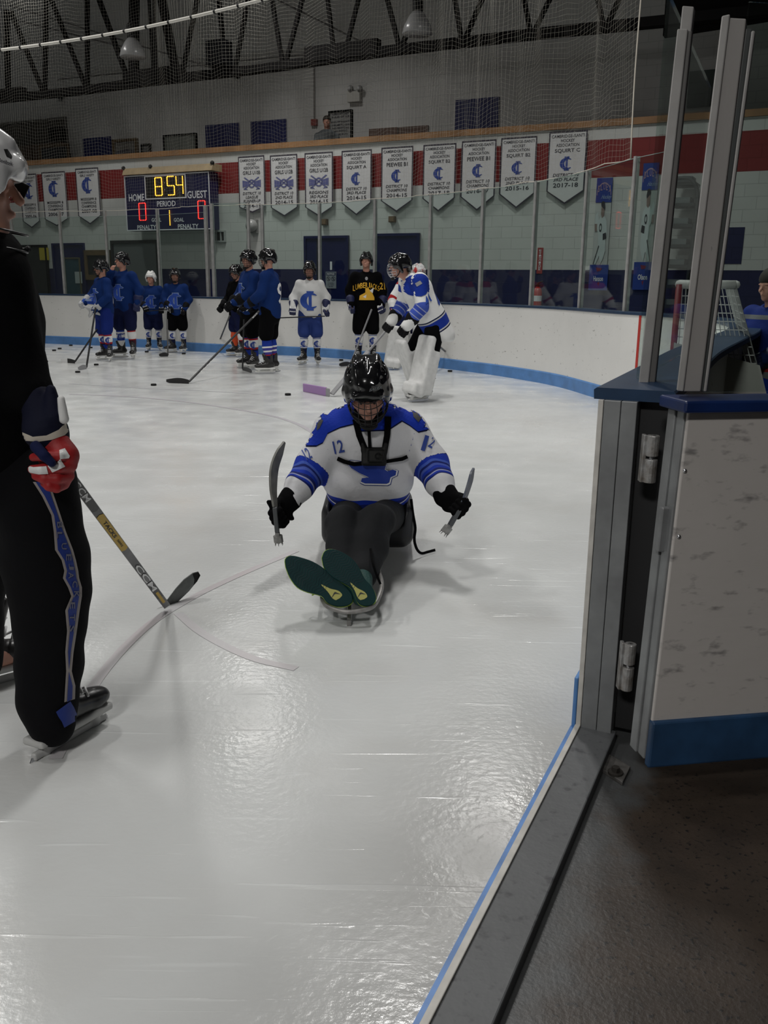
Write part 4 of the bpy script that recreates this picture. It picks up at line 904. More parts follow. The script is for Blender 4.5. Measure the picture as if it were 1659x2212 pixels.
a, b, c, d = urect(86, 150, 312, 352, U + .25); under(q, [wframe('door_frame', a, b, c - .3, d, .06, U + .25, U + .27, m_brown, None), wbox('glass', a + .08, b - .08, c - .2, d - .08, U + .25, U + .255, mat('dark_glass', (0.02, 0.02, 0.02), 0.1), None)])
usimple('speaker_box', 'black box hanging in the upper opening at far left', 'speaker', 118, 146, 278, 303, m_black, .2)
m_ub = speckle_mat('poster_navy', (0.012, 0.014, 0.085), (0.02, 0.025, 0.10), 9, 0.5, 0.6, 0.6)
for x0, x1, y0, y1, lb in [(181, 241, 297, 352, 'navy banner on the upper wall, leftmost of four'), (445, 517, 268, 330, 'navy banner on the upper wall above the scoreboard'), (543, 619, 260, 325, 'navy banner with pale lettering on the upper wall, right of the one above the scoreboard'), (984, 1077, 213, 282, 'navy banner on the upper wall, rightmost, behind the netting')]:
    usimple('wall_banner', lb, 'banner', x0, x1, y0, y1, m_ub, .02, 'navy banners on the upper wall', .25)
for x0, x1, y0, y1, txt in [(470, 512, 320, 328, 'BANTAM'), (565, 616, 309, 317, 'SECTIONAL')]:
    a, b, c, d = urect(x0, x1, y0, y1, U + .03); q = [o for o in COL.objects if o.name.startswith('wall_banner')][1 if txt == 'BANTAM' else 2]
    o = wtext('lettering', [(txt, b - a, d - c, 0, 0, 0)], (a + b) / 2, (c + d) / 2, U + .03, m_sbw, None); under(q, [o])
def uframe(label, x0, x1, y0, y1, mf, mi, w=0.05, cat='picture', low=0.0, inner=None):
    a, b, c, d = urect(x0, x1, y0, y1); c -= low; t = wthing('picture_frame', label, cat, (a + b) / 2, c, U); wframe('frame', a, b, c, d, w, U - .02, U + .06, mf, t); wbox('picture', a + w, b - w, c + w, d - w, U - .02, U + .02, mi, t); return t, a, b, c, d
t, a, b, c, d = uframe('brown framed hockey jersey on the upper wall', 246, 299, 300, 350, m_brown, mat('mount_grey', (0.20, 0.19, 0.17), 0.5), .07, low=.2)
bm = bmesh.new(); m_ = (a + b) / 2; add_prism(bm, [wp(m_ + x, d - .55 + y, U + .03) for x, y in [(-.25, -.35), (.25, -.35), (.22, 0), (.36, -.25), (.45, -.18), (.3, .25), (.1, .3), (-.1, .3), (-.3, .25), (-.45, -.18), (-.36, -.25), (-.22, 0)]], WN * .02); make('jersey', bm, mat('jersey_dim', (0.10, 0.09, 0.10), 0.7), t)
uframe('small black framed photo on the upper wall', 308, 327, 311, 345, m_black, mat('photo_dim', (0.16, 0.16, 0.16), 0.4), .03, low=.2)
uframe('wide grey framed panel on the upper wall', 356, 426, 290, 343, m_black, mat('panel_green_grey', (0.15, 0.16, 0.14), 0.5), .025, low=.25)
t, a, b, c, d = uframe('tall rink rules notice in black frame beside the spectator', 712, 762, 239, 302, m_black, mat('notice_grey', (0.22, 0.22, 0.21), 0.5), .03, 'notice', .1)
wtext('lettering', [(s, (b - a) * w, (d - c) * .05, 0, (d - c) * y, 0) for s, w, y in [('OPEN HOCKEY', .7, .40), ('RULES OF ICE', .75, .32), ('EQUIPMENT', .8, .17), ('HELMETS ON', .75, .08), ('NO FIGHTING', .7, -.01), ('NO FOOD', .6, -.1), ('HAVE FUN', .6, -.2)]], (a + b) / 2, (c + d) / 2, U + .03, m_ink, t)
usimple('shelf_board', 'dark brown strip board on the upper rail, left of two', 'board', 798, 859, 277, 300, mat('strip_brown', (0.09, 0.05, 0.035), 0.6), .03, None, .1)
usimple('shelf_board', 'dark brown strip board on the upper rail, right of two', 'board', 862, 925, 273, 296, MATS['strip_brown'], .03, None, .1)
usimple('tinted_window_panel', 'dark green panel on the upper wall behind the near glass', 'panel', 1487, 1560, 152, 230, mat('dark_green', (0.02, 0.035, 0.03), 0.4), .03)
a, b, c, d = urect(755, 782, 199, 222); t = wthing('emergency_light', 'twin-headed emergency light on the upper wall', 'lamp', (a + b) / 2, c, U)
wbox('battery_box', a, b, c, d, U - .02, U + .12, mat('box_ivory', (0.40, 0.39, 0.36), 0.5), t, .01)
for xx in (758, 778):
    s_, z_ = wsz(xx, 192, U + .1); bm = bmesh.new(); add_ball(bm, wp(s_, z_, U + .12), .07, 7); h_ = make('lamp_head', bm, mat('lamp_grey', (0.22, 0.22, 0.21), 0.3), t, True)
    bm = bmesh.new(); add_ball(bm, wp(s_, z_, U + .17), (.045, .045, .045), 6); make('lens', bm, mat('lens_pale', (0.4, 0.4, 0.4), 0.1), h_, True)
t = wthing('fire_alarm', 'small red fire alarm box with conduit rising above it', 'alarm', wsz(680, 265, U)[0], wsz(680, 272, U)[1], U)
a, b, c, d = urect(674, 686, 258, 272); wbox('housing', a, b, c, d, U - .02, U + .06, mat('alarm_red', (0.18, 0.03, 0.025), 0.5), t)
s_, z_ = wsz(676, 135, U); bm = bmesh.new(); add_tube(bm, [wp((a + b) / 2, d, U + .02), wp((a + b) / 2, z_, U + .02)], .018, 6); make('conduit', bm, mat('conduit_dim', (0.16, 0.15, 0.14), 0.6), t)
for x, y, lb in [(131, 212, 'small round camera on the upper wall, left'), (514, 164, 'small round camera on the upper wall near the truss, right')]:
    s_, z_ = wsz(x, y, U + .1); t = wthing('dome_camera', lb, 'camera', s_, z_ - .06, U)
    bm = bmesh.new(); add_ball(bm, wp(s_, z_, U + .1), .065, 6); make('dome', bm, m_blackg, t, True); wbox('bracket', s_ - .16, s_ - .06, z_ - .05, z_ + .06, U - .02, U + .06, MATS['box_grey'], t)

# roof truss -----------------------------------------------------------
TO = 0.25
m_truss = mat('black_steel', (0.005, 0.0045, 0.0045), 0.8, spec=0.1)
t = wthing('roof_truss', 'black steel roof truss with webs crossing above the upper wall', 'roof truss', 0, wsz(830, 110, TO)[1], TO)
ch = [(-120, 226), (0, 212), (160, 195), (300, 176), (560, 146), (830, 108), (1140, 72), (1420, 44), (1700, 14)]
zc = [wsz(x, y, TO) for x, y in ch]
zmean = sum(z for s, z in zc) / len(zc)
bm = bmesh.new()
for (sa, za), (sb_, zb) in zip(zc, zc[1:]):
    add_hexa(bm, [wp(sa, za - .075, TO), wp(sb_, zb - .075, TO), wp(sb_, zb - .075, TO - .2), wp(sa, za - .075, TO - .2), wp(sa, za + .075, TO), wp(sb_, zb + .075, TO), wp(sb_, zb + .075, TO - .2), wp(sa, za + .075, TO - .2)])
make('bottom_chord', bm, m_truss, t)
webs = [((7, 20), (10, 205), 8), ((16, 22), (86, 198), 7), ((92, -12), (90, 198), 7), ((100, -12), (178, 186), 7), ((181, -12), (182, 184), 7), ((204, -12), (270, 172), 8), ((283, -12), (282, 162), 18), ((315, -12), (325, 166), 5), ((325, -12), (332, 166), 5), ((341, -12), (374, 158), 14), ((421, -12), (387, 158), 7),
        ((465, -12), (483, 150), 7), ((531, -12), (502, 146), 7), ((580, -12), (604, 132), 7), ((649, -12), (612, 132), 7), ((701, -12), (716, 112), 7), ((771, -12), (740, 110), 7), ((830, -12), (857, 98), 8), ((905, -12), (863, 98), 8), ((977, -12), (992, 82), 8), ((1040, -12), (1000, 82), 8), ((1127, -12), (1142, 66), 8), ((1187, -12), (1150, 66), 8), ((1287, -12), (1300, 52), 9), ((1338, -12), (1308, 52), 9)]
for p0, p1, w in webs:
    a = wp(*wsz(*p0, TO), TO - .1); b = wp(*wsz(*p1, TO), TO - .1); ww = w * (b.y) / FPX
    bm = bmesh.new(); add_bar(bm, a, b, ww, min(ww, .12), WU); make('web', bm, m_truss, t)
for x0, x1, y0, y1 in [(0, 48, 190, 214), (265, 392, 147, 172), (658, 815, 92, 125)]:
    a, b, c, d = wall_rect(x0, x1, y0, y1, TO); wbox('gusset', a, b, c, d, TO - .16, TO + .02, m_truss, t)
a, b, c, d = wall_rect(460, 499, 91, 146, TO + .1); q = wbox('speaker_box', a, b, c, d, TO + .03, TO + .35, m_black, None, .02); center_origin(q); tag(q, 'black loudspeaker box hung on the truss chord', 'speaker')
bm = bmesh.new(); a, _, c, d = wall_rect(1430, 1700, -90, 20, TO); b = a + 6; zq = wsz(1450, 64, TO)[1]; z2 = wsz(1655, 22, TO)[1]
sA = wsz(1425, 60, TO)[0]; sB = wsz(1659, 20, TO)[0] + 1.0
add_hexa(bm, [wp(sA, zq, TO - .3), wp(sB, z2, TO - .3), wp(sB, z2, TO - .5), wp(sA, zq, TO - .5), wp(sA, zq + 3, TO - .3), wp(sB, zq + 3, TO - .3), wp(sB, zq + 3, TO - .5), wp(sA, zq + 3, TO - .5)]); q = make('trim_11', bm, m_truss); q['kind'] = 'structure'
# high bay lamps (unlit) hanging in the truss
for x, y, lb in [(902, 45, 'bell shaped high bay lamp hanging in the truss, right of centre'), (286, 100, 'bell shaped high bay lamp hanging in the truss, left')]:
    p = wp(*wsz(x, y, TO + .5), TO + .5); t = thing('high_bay_lamp', lb, 'lamp', p - Vector((0, 0, .25)), 0, 'high bay lamps')
    bm = bmesh.new(); lathe(bm, p - Vector((0, 0, .22)), [(.26, 0), (.27, .02), (.24, .14), (.15, .30), (.08, .38)], 18); make('shade', bm, mat('prismatic_shade', (0.30, 0.30, 0.30), 0.25), t, True)
    bm = bmesh.new(); lathe(bm, p + Vector((0, 0, .14)), [(.09, 0), (.10, .03), (.10, .26), (.06, .3)], 12); make('ballast', bm, m_rubber, t)
    bm = bmesh.new(); add_tube(bm, [p + Vector((0, 0, .4)), p + Vector((0, 0, 1.6))], .012); make('hanger', bm, m_rubber, t)
# thin horizontal pipes behind the truss
for k, (A, B) in enumerate([((125, 172), (720, 112)), ((20, 12), (470, 150)), ((600, 0), (800, 100)), ((20, 40), (300, 110))]):
    p0 = wp(*wsz(*A, -1.9), -1.9); p1 = wp(*wsz(*B, -1.9), -1.9); bm = bmesh.new(); add_tube(bm, [p0, p1], .02, 5); q = make('conduit_pipe', bm, mat('pipe_dim', (0.14, 0.135, 0.13), 0.6)); center_origin(q)
    tag(q, ['thin pipe running level behind the truss', 'long thin wire sloping down behind the left webs', 'short thin wire sloping behind the right webs', 'short thin wire in the upper left corner'][k], 'pipe')
# ================================================================== PEOPLE
def folds(amp=0.006, k=22.0, seed=0.0):
    def w(X):
        x, y, z = X[..., 0], X[..., 1], X[..., 2]
        d = amp * (np.sin(k * x + 0.6 * k * z + seed) * np.cos(0.8 * k * y - 0.5 * k * z + 2 * seed) + 0.5 * np.sin(1.9 * k * z + 1.3 * k * x - seed))
        return X + d[..., None] * np.array([0.7, 0.7, 0.25], np.float32)
    return w
def mk(name, S, vox, m, par, warp=None, attrs=None):
    return make(name, S.mesh(name, vox, warp, attrs), m, par)

def head_sdf(S, M, s=1.0, nose=True):
    """head in its own frame, face towards -y; M maps to the world"""
    def P(x, y, z): return M @ Vector((x * s, y * s, z * s))
    R = M.to_3x3().normalized()
    S.ell(P(0, .012, .035), (.076 * s, .094 * s, .092 * s), R, k=.02)
    S.ell(P(0, -.022, -.045), (.060 * s, .068 * s, .070 * s), R, k=.03)
    S.ell(P(0, -.068, -.088), (.024 * s, .022 * s, .018 * s), R, k=.02)
    if nose:
        S.ell(P(0, -.080, .028), (.055 * s, .016 * s, .013 * s), R, k=.012)
        for sx in (-1, 1):
            S.ell(P(sx * .030, -.094, .006), (.016 * s, .012 * s, .011 * s), R, k=.01, neg=True)
            S.ell(P(sx * .030, -.080, .006), (.0125 * s, .0125 * s, .0105 * s), R, k=.003)
            S.ell(P(sx * .046, -.060, -.022), (.022 * s, .022 * s, .020 * s), R, k=.02)
            S.ell(P(sx * .077, .012, -.004), (.008 * s, .018 * s, .030 * s), R, k=.006)
        S.cone(P(0, -.088, .020), P(0, -.112, -.018), .008 * s, .0135 * s, k=.010)
        S.ell(P(0, -.094, -.048), (.024 * s, .011 * s, .006 * s), R, k=.004)
        S.ell(P(0, -.092, -.058), (.020 * s, .011 * s, .006 * s), R, k=.004)

def helmet(root, M, s, m, cage=True, vox=0.009, cm=None, wr=0.0026, name='helmet', cagegap=0.0):
    def P(x, y, z): return M @ Vector((x * s, y * s, z * s))
    R = M.to_3x3().normalized(); S = Sdf()
    S.ell(P(0, .012, .055), (.104 * s, .130 * s, .104 * s), R, k=.02)
    S.box(P(0, .02, .02), (.100 * s, .108 * s, .040 * s), R, rd=.03 * s, k=.03)
    S.box(P(0, -.102, .060), (.070 * s, .020 * s, .018 * s), R, rd=.016 * s, k=.02)
    for sx in (-1, 1):
        S.cone(P(sx * .036, -.085, .108), P(sx * .042, .0, .146), .012 * s, .015 * s, k=.02)
        S.cone(P(sx * .042, .0, .146), P(sx * .044, .095, .118), .015 * s, .018 * s, k=.02)
        S.cone(P(sx * .092, -.02, .02), P(sx * .092, .02, -.055), .024 * s, .020 * s, k=.02)
    S.cone(P(0, .10, .03), P(0, .115, -.03), .05 * s, .04 * s, k=.03)
    S.cone(P(0, -.07, .152), P(0, .10, .156), .008 * s, .010 * s, k=.01, neg=True)
    S.box(P(0, -.12, -.060), (.078 * s, .11 * s, .085 * s), R, rd=.02 * s, k=.01, neg=True)
    S.ell(P(0, .0, .0), (.082 * s, .100 * s, .110 * s), R, k=.006, neg=True)
    for sx in (-1, 1):
        for q in range(3):
            S.ell(P(sx * .072, -.06 + .055 * q, .118), (.012 * s, .018 * s, .016 * s), R, k=.006, neg=True)
    h = mk(name, S, vox, m, root)
    if cage:
        cm = cm or m_wire; bm = bmesh.new(); cx, cy, cz = 0, -.015, -.025; rx, ry, rz = .094, .130, .125
        def E(az, el):
            a = math.radians(az); e = math.radians(el); return P(cx + rx * math.sin(a) * math.cos(e), cy - ry * math.cos(a) * math.cos(e), cz + rz * math.sin(e))
        for el in (-52, -38, -24, -10, 4, 18, 30):
            w_ = 78 if el > -30 else 62; add_tube(bm, [E(az, el) for az in np.linspace(-w_, w_, 15)], wr * s, 5)
        for az in (-75, -50, -27, -9, 9, 27, 50, 75):
            add_tube(bm, [E(az, el) for el in np.linspace(-55 if abs(az) < 60 else -36, 32, 10)], wr * s, 5)
        make('cage', bm, cm, h, True)
        S = Sdf(); S.ell(P(0, -.085, -.125), (.042 * s, .03 * s, .02 * s), R, k=.01); mk('chin_cup', S, vox, m_rubber, h)
        bm = bmesh.new()
        for sx in (-1, 1): add_tube(bm, spline([P(sx * .09, 0, -.03), P(sx * .080, -.03, -.09), P(sx * .03, -.08, -.125)], 4), .006 * s, 5)
        make('chin_strap', bm, m_rubber, h, True)
    return h

def skate(root, ank, heel_dir, s, roll=Vector((0, 0, 1)), vox=0.011, hold=None, laces=True, mb=None):
    """ankle point, forward direction of the foot; the blade stands on the ice below"""
    f = Vector(heel_dir); f.z = 0; f.normalize(); u = Vector(roll).normalized(); sd = f.cross(u).normalized(); a = Vector(ank)
    R = Matrix((sd, f, u)).transposed()
    def P(x, y, z): return a + sd * (x * s) + f * (y * s) + u * (z * s)
    S = Sdf()
    S.cone(P(0, .0, .10), P(0, -.005, -.02), .052 * s, .046 * s, k=.02, flat=(f, 1.25))
    S.ell(P(0, -.035, -.035), (.040 * s, .055 * s, .040 * s), R, k=.03)
    S.cone(P(0, .01, -.03), P(0, .14, -.045), .040 * s, .034 * s, k=.03, flat=(sd, 1.15))
    S.ell(P(0, .165, -.045), (.044 * s, .050 * s, .030 * s), R, k=.02)
    S.cone(P(0, .04, .03), P(0, .08, .12), .030 * s, .020 * s, k=.02)
    S.box(P(0, .05, -.105), (.09, .2 * s, .03 * s), R, rd=.01, k=.004, neg=True)
    o = mk('skate', S, vox, mb or m_boot, root)
    S = Sdf(); S.box(P(0, .055, -.084), (.040 * s, .150 * s, .012 * s), R, rd=.008 * s, k=.01)
    S.cone(P(0, -.04, -.088), P(0, -.045, -.130), .030 * s, .013 * s, k=.015); S.cone(P(0, .15, -.088), P(0, .158, -.130), .030 * s, .013 * s, k=.015)
    S.box(P(0, .055, -.128), (.010 * s, .150 * s, .012 * s), R, rd=.005 * s, k=.01)
    mk('blade_holder', S, vox * .7, hold or m_white, o)
    bm = bmesh.new(); pts = [P(-.0016, y, z) for y, z in [(-.100, -.128), (-.108, -.140), (-.090, -.154), (0, -.160), (.12, -.160), (.19, -.154), (.215, -.136), (.21, -.128)]]
    add_prism(bm, pts, sd * .0035 * s); make('blade', bm, m_steel, o)
    if laces:
        bm = bmesh.new()
        for q in range(5):
            y = .055 + .022 * q; z = .045 - .018 * q
            add_tube(bm, [P(-.030, y - .012, z - .004), P(0, y + .006, z + .014), P(.030, y - .012, z - .004)], .0045 * s, 4)
        add_tube(bm, spline([P(-.035, .03, .075), P(0, .085, .07), P(.035, .03, .075)], 3), .006 * s, 4)
        make('laces', bm, m_inkwhite, o, True)
    return o
m_boot = mat('skate_boot', (0.022, 0.021, 0.021), 0.35, noise=0.4, nscale=18)

def glove(root, el, wr, ax, s, m, mc, vox=0.010, flip=1, pn=None, mcuff=None):
    """padded hockey glove closed on a shaft running along ax; returns the grip centre"""
    el = Vector(el); wr = Vector(wr); d = (wr - el).normalized(); ax = Vector(ax); ax = (ax - d * ax.dot(d) * 0.85).normalized()
    if pn is None: pn = d.cross(ax) * flip
    pn = Vector(pn); pn = (pn - d * pn.dot(d)).normalized(); ax2 = (ax - pn * ax.dot(pn)).normalized()
    R = Matrix((ax2, d, pn)).transposed()
    def P(a, b, c): return wr + ax2 * (a * s) + d * (b * s) + pn * (c * s)
    S = Sdf(); S.cone(P(0, -.105, 0), P(0, -.005, 0), .072 * s, .050 * s, k=.02, flat=(ax2, 1.15)); S.ell(P(0, -.12, 0), (.062 * s, .03 * s, .05 * s), R, k=.004, neg=True)
    c = mk('glove', S, vox, mcuff or m, root)
    S = Sdf(); S.box(P(0, .035, -.018), (.048 * s, .048 * s, .026 * s), R, rd=.02 * s, k=.02)
    for i in range(4):
        o = (i - 1.5) * .027; ln = (.9, 1.05, 1.0, .85)[i]
        a = P(o, .070, -.018); b = P(o, .070 + .042 * ln, -.004); e = P(o, .074 + .040 * ln, .036); f = P(o, .045 + .02 * ln, .046)
        S.cone(a, b, .0165 * s, .0165 * s, k=.008); S.cone(b, e, .0160 * s, .0150 * s, k=.005); S.cone(e, f, .0150 * s, .013 * s, k=.005)
    S.cone(P(.045, .02, .0), P(.052, .058, .022), .019 * s, .017 * s, k=.012); S.cone(P(.052, .058, .022), P(.020, .082, .050), .016 * s, .014 * s, k=.006)
    g = mk('hand', S, vox * .8, m, c)
    S = Sdf()
    for i in range(4): S.box(P((i - 1.5) * .027, .030, -.043), (.011 * s, .024 * s, .006 * s), R, rd=.005 * s, k=.002); S.box(P((i - 1.5) * .027, .095, -.022), (.011 * s, .014 * s, .006 * s), R, rd=.005 * s, k=.002)
    mk('padding_roll', S, vox * .6, mc, c)
    return P(0, .080, .018)

def stick(label, top, heel, toe, m_shaft=None, m_bl=None, bh=0.075, tape=None, w=0.026, lbl=None, curve=0.02, taper=None, name='hockey_stick', tlen=None, group=None, bw=0.008):
    top = Vector(top); heel = Vector(heel); toe = Vector(toe); t = thing(name, label, 'hockey stick', heel, 0, group)
    sd = (toe - heel); sd.z = 0; sd.normalize()
    nrm = sd.cross(Vector((0, 0, 1)))
    bm = bmesh.new(); add_bar(bm, top, heel + Vector((0, 0, bh * .35)), w, w * .75, sd); make('shaft', bm, m_shaft or m_blade, t, bevel=.003)
    bm = bmesh.new(); n = 9; L = (toe - heel).length; rows = []
    for i in range(n):
        q = i / (n - 1); c = heel + (toe - heel) * q + nrm * curve * (q * q); c.z = heel.z + (toe.z - heel.z) * q
        hh = bh * (0.72 + .28 * math.sin(math.pi * min(q * 1.1, 1)) if q < .9 else 0.82 - (q - .9) * 3.5); z0 = 0.0 if q < .85 else (q - .85) * .1
        rows.append([c + nrm * bw / 2 + Vector((0, 0, z0)), c - nrm * bw / 2 + Vector((0, 0, z0)), c - nrm * bw / 2 + Vector((0, 0, z0 + hh)), c + nrm * bw / 2 + Vector((0, 0, z0 + hh))])
    V = [[bm.verts.new(p) for p in r] for r in rows]
    for a, b in zip(V, V[1:]):
        for k in range(4): bm.faces.new((a[k], a[(k + 1) % 4], b[(k + 1) % 4], b[k]))
    bm.faces.new(V[0]); bm.faces.new(V[-1][::-1]); make('blade', bm, m_bl or m_blade, t)
    if tape:
        bm = bmesh.new(); V = []
        for i in range(tape[1], tape[2]):
            c = (rows[i][0] + rows[i][2]) / 2; V.append([bm.verts.new(c + (p - c) * 1.12 + nrm * (.0015 if k in (0, 3) else -.0015)) for k, p in enumerate(rows[i])])
        for a, b in zip(V, V[1:]):
            for k in range(4): bm.faces.new((a[k], a[(k + 1) % 4], b[(k + 1) % 4], b[k]))
        bm.faces.new(V[0]); bm.faces.new(V[-1][::-1]); make('blade_tape', bm, tape[0], t)
    if lbl:
        for tx, q0, q1, mm in lbl:
            a = top.lerp(heel, q0); b = top.lerp(heel, q1); d = (b - a).normalized(); vw = (CP - a).normalized(); vv = vw.cross(d).normalized(); vv2 = d.cross(vv)
            if vv.z < 0: pass
            vf = text2d(tx, (b - a).length, w * .62); flat_mesh('lettering', vf, (a + b) / 2 + vw * (w * .75), d, vv, mm, t)
    return t

J0 = dict(hipR=(-.09, 0, .92), hipL=(.09, 0, .92), kneeR=(-.115, -.035, .54), kneeL=(.115, -.035, .54), ankR=(-.12, .0, .165), ankL=(.12, .0, .165),
          shR=(-.178, .0, 1.395), shL=(.178, .0, 1.395), elR=(-.27, .02, 1.17), elL=(.27, .02, 1.17), wrR=(-.25, -.10, .95), wrL=(.25, -.10, .95),
          pel=(0, 0, .95), chest=(0, 0, 1.28), neck=(0, 0, 1.47), head=(0, -.02, 1.64))
def player(label, x, y, yaw, H, jersey, pants, sock, gl, glc, helm=None, over=None, hyaw=0, hpitch=0, toeR=-12, toeL=12, grip=None, cage=True,
           logo=None, legpads=False, cat='person', gloves=(1, 1), wide=1.0, cm=None, skates=True, vox=0.0135, hem=.87, hair=None, group=None, gflip=(1, 1), sleeve_text=None):
    k = H / 1.75; ya = math.radians(yaw); Rz = Matrix.Rotation(ya, 3, 'Z'); base = Vector((x, y, 0))
    J = {}
    for n, p in J0.items():
        p = (over or {}).get(n, p); J[n] = base + Rz @ (Vector(p) * k)
    fw = Rz @ Vector((0, -1, 0)); rt = Rz @ Vector((1, 0, 0)); up = (J['neck'] - J['pel']).normalized()
    t = thing('person', label, cat, base, 0, group)
    HM = Matrix.Translation(J['head']) @ (Matrix.Rotation(ya + math.radians(hyaw), 4, 'Z') @ Matrix.Rotation(math.radians(hpitch), 4, 'X'))
    hs = .98 * (k * .5 + .5)
    # body
    S = Sdf(); head_sdf(S, HM, hs)
    S.cone(J['neck'] - up * .05, HM @ Vector((0, .015, -.05)), .055 * k, .052 * k, k=.03)
    S.cone(J['pel'], J['chest'], .12 * k, .13 * k, k=.05, flat=(rt, 1.25))
    for q in 'RL':
        S.cone(J['chest'] + up * .06, J['sh' + q], .07 * k, .06 * k, k=.04)
        S.cone(J['sh' + q], J['el' + q], .052 * k, .042 * k, k=.03); S.cone(J['el' + q], J['wr' + q], .040 * k, .030 * k, k=.02)
        d = (J['wr' + q] - J['el' + q]).normalized(); S.cone(J['wr' + q], J['wr' + q] + d * .05 * k, .028 * k, .026 * k, k=.01)
        if not gloves['RL'.index(q)]:
            for i in range(4):
                o = rt * ((i - 1.5) * .019 * k); b0 = J['wr' + q] + d * .07 * k + o; b1 = b0 + d * .035 * k + fw * -.01; b2 = b1 + d * .02 * k + fw * -.025 * k
                S.cone(J['wr' + q] + d * .04 * k + o * .8, b0, .013 * k, .011 * k, k=.008); S.cone(b0, b1, .0105 * k, .010 * k, k=.004); S.cone(b1, b2, .010 * k, .009 * k, k=.004)
            S.cone(J['wr' + q] + d * .02 * k, J['wr' + q] + d * .055 * k + rt * .04 * k, .013 * k, .011 * k, k=.008)
        S.cone(J['hip' + q], J['knee' + q], .075 * k, .055 * k, k=.03); S.cone(J['knee' + q], J['ank' + q], .052 * k, .036 * k, k=.03)
        a = math.radians(yaw + (toeR if q == 'R' else toeL)); fd = Vector((math.sin(a), -math.cos(a), 0))
        S.cone(J['ank' + q] - Vector((0, 0, .02)), J['ank' + q] + fd * .13 * k - Vector((0, 0, .045)), .03 * k, .025 * k, k=.02)
    mk('body', S, vox * .85, m_skin, t)
    # jersey
    w = wide; S = Sdf()
    hemp = J['pel'] + (J['neck'] - J['pel']).normalized() * ((hem - .95) * k)
    S.cone(hemp, J['chest'], .158 * k * w, .155 * k * w, k=.05, flat=(rt, 1.32)); S.cone(J['chest'], J['neck'] - up * .04 * k, .145 * k * w, .062 * k, k=.05, flat=(rt, 1.4))
    S.cone(J['neck'] - up * .05, J['neck'], .080 * k, .070 * k, k=.02)
    for q in 'RL':
        S.cone(J['chest'] + up * .06 * k, J['sh' + q], .09 * k * w, .080 * k * w, k=.05)
        S.cone(J['sh' + q], J['el' + q], .080 * k * w, .076 * k * w, k=.035); S.cone(J['el' + q], J['wr' + q], .078 * k * w, .060 * k * w, k=.02)
    S.ell(J['neck'] + up * .035 * k + fw * .02, (.055 * k, .055 * k, .045 * k), k=.015, neg=True)
    S.box(hemp - up * (.20 * k), (.45, .45, .10 * k), k=.03, neg=True)
    armL = [J['shL'], J['elL'], J['wrL']]; armR = [J['shR'], J['elR'], J['wrR']]; tor = [hemp, J['neck']]
    def f_arm(v):
        tl, dl = seg_t(v, armL); tr, dr = seg_t(v, armR); tt, dt = seg_t(v, tor); da = np.minimum(dl, dr)
        return np.where((da < .11 * k * w) & (np.where(dl < dr, tl, tr) > .06), np.clip((dt - .13 * k * w) / (.08 * k) + .5, 0, 1), 0)
    def f_pt(v):
        tl, dl = seg_t(v, armL); tr, dr = seg_t(v, armR); tt, dt = seg_t(v, tor); a = f_arm(v) > .5
        tz = ((v - V3(hemp)) @ V3(up)) / (J['neck'] - hemp).length
        return np.where(a, np.where(dl < dr, tl, tr), np.clip(tz, 0, 1))
    js = S.mesh('jersey', vox, folds(.010, 17, x), {'pt': f_pt, 'arm': f_arm}); bv = bvh_of(js); js_o = make('jersey', js, jersey, t)
    inv = t.location
    if logo: logo(t, js_o, bv, J, rt, up, fw, k)
    # pants
    S = Sdf(); S.cone(J['pel'] - up * .02, J['pel'] - up * .10, .15 * k, .155 * k, k=.04, flat=(rt, 1.2))
    for q in 'RL':
        kn = J['hip' + q].lerp(J['knee' + q], .92); S.cone(J['hip' + q], kn, .118 * k, .112 * k, k=.03)
    mk('pants', S, vox, pants, t, folds(.006, 14, x + 1))
    for qi, q in enumerate('RL'):
        S = Sdf(); kn = J['knee' + q] + (J['hip' + q] - J['knee' + q]).normalized() * .05 * k; md = kn.lerp(J['ank' + q], .45)
        S.cone(kn, md, .074 * k, .070 * k, k=.03); S.cone(md, J['ank' + q] + Vector((0, 0, .06 * k)), .070 * k, .052 * k, k=.03)
        sk = sock[qi] if isinstance(sock, (list, tuple)) else sock; seg = [kn, J['ank' + q] + Vector((0, 0, .05 * k))]
        so = S.mesh('sock', vox * .9, folds(.003, 25, x), {'pt': lambda v, seg=seg: seg_t(v, seg)[0]}); bs = bvh_of(so); so_o = make('sock', so, sk, t)
        if sk.name.startswith('sock_ci'):
            c = kn.lerp(J['ank' + q], .50); view = (CP - c); view.z = 0; view.normalize(); ru = Vector((-view.y, view.x, 0))
            decal('sock_mark', ci2d(.11 * k), bs, c, ru, (0, 0, 1), view, m_inkblue, so_o, .003, .03, .5)
        a = math.radians(yaw + (toeR if q == 'R' else toeL)); fd = Vector((math.sin(a), -math.cos(a), 0))
        if skates: skate(t, J['ank' + q], fd, k if k > .9 else .93 * k + .07)
        if legpads:
            sh = (J['knee' + q] - J['ank' + q]).normalized(); pf = (fd - sh * fd.dot(sh)).normalized(); ps = pf.cross(sh); R = Matrix((ps, pf, sh)).transposed(); S = Sdf()
            c = J['ank' + q].lerp(J['knee' + q], .5)
            S.box(c + pf * .085 + sh * .06, (.135 * k, .045 * k, .36 * k), R, rd=.04, k=.03); S.box(J['ank' + q] + pf * .15 - sh * .03, (.125 * k, .07 * k, .07 * k), R, rd=.04, k=.05)
            S.box(c + pf * .03 + ps * .12 + sh * .0, (.02 * k, .09 * k, .26 * k), R, rd=.015, k=.02); S.box(c + pf * .03 - ps * .12, (.02 * k, .09 * k, .26 * k), R, rd=.015, k=.02)
            for z_ in (.16, .24): S.box(c + pf * .14 + sh * z_, (.14 * k, .01, .006), R, rd=.003, k=.01, neg=True)
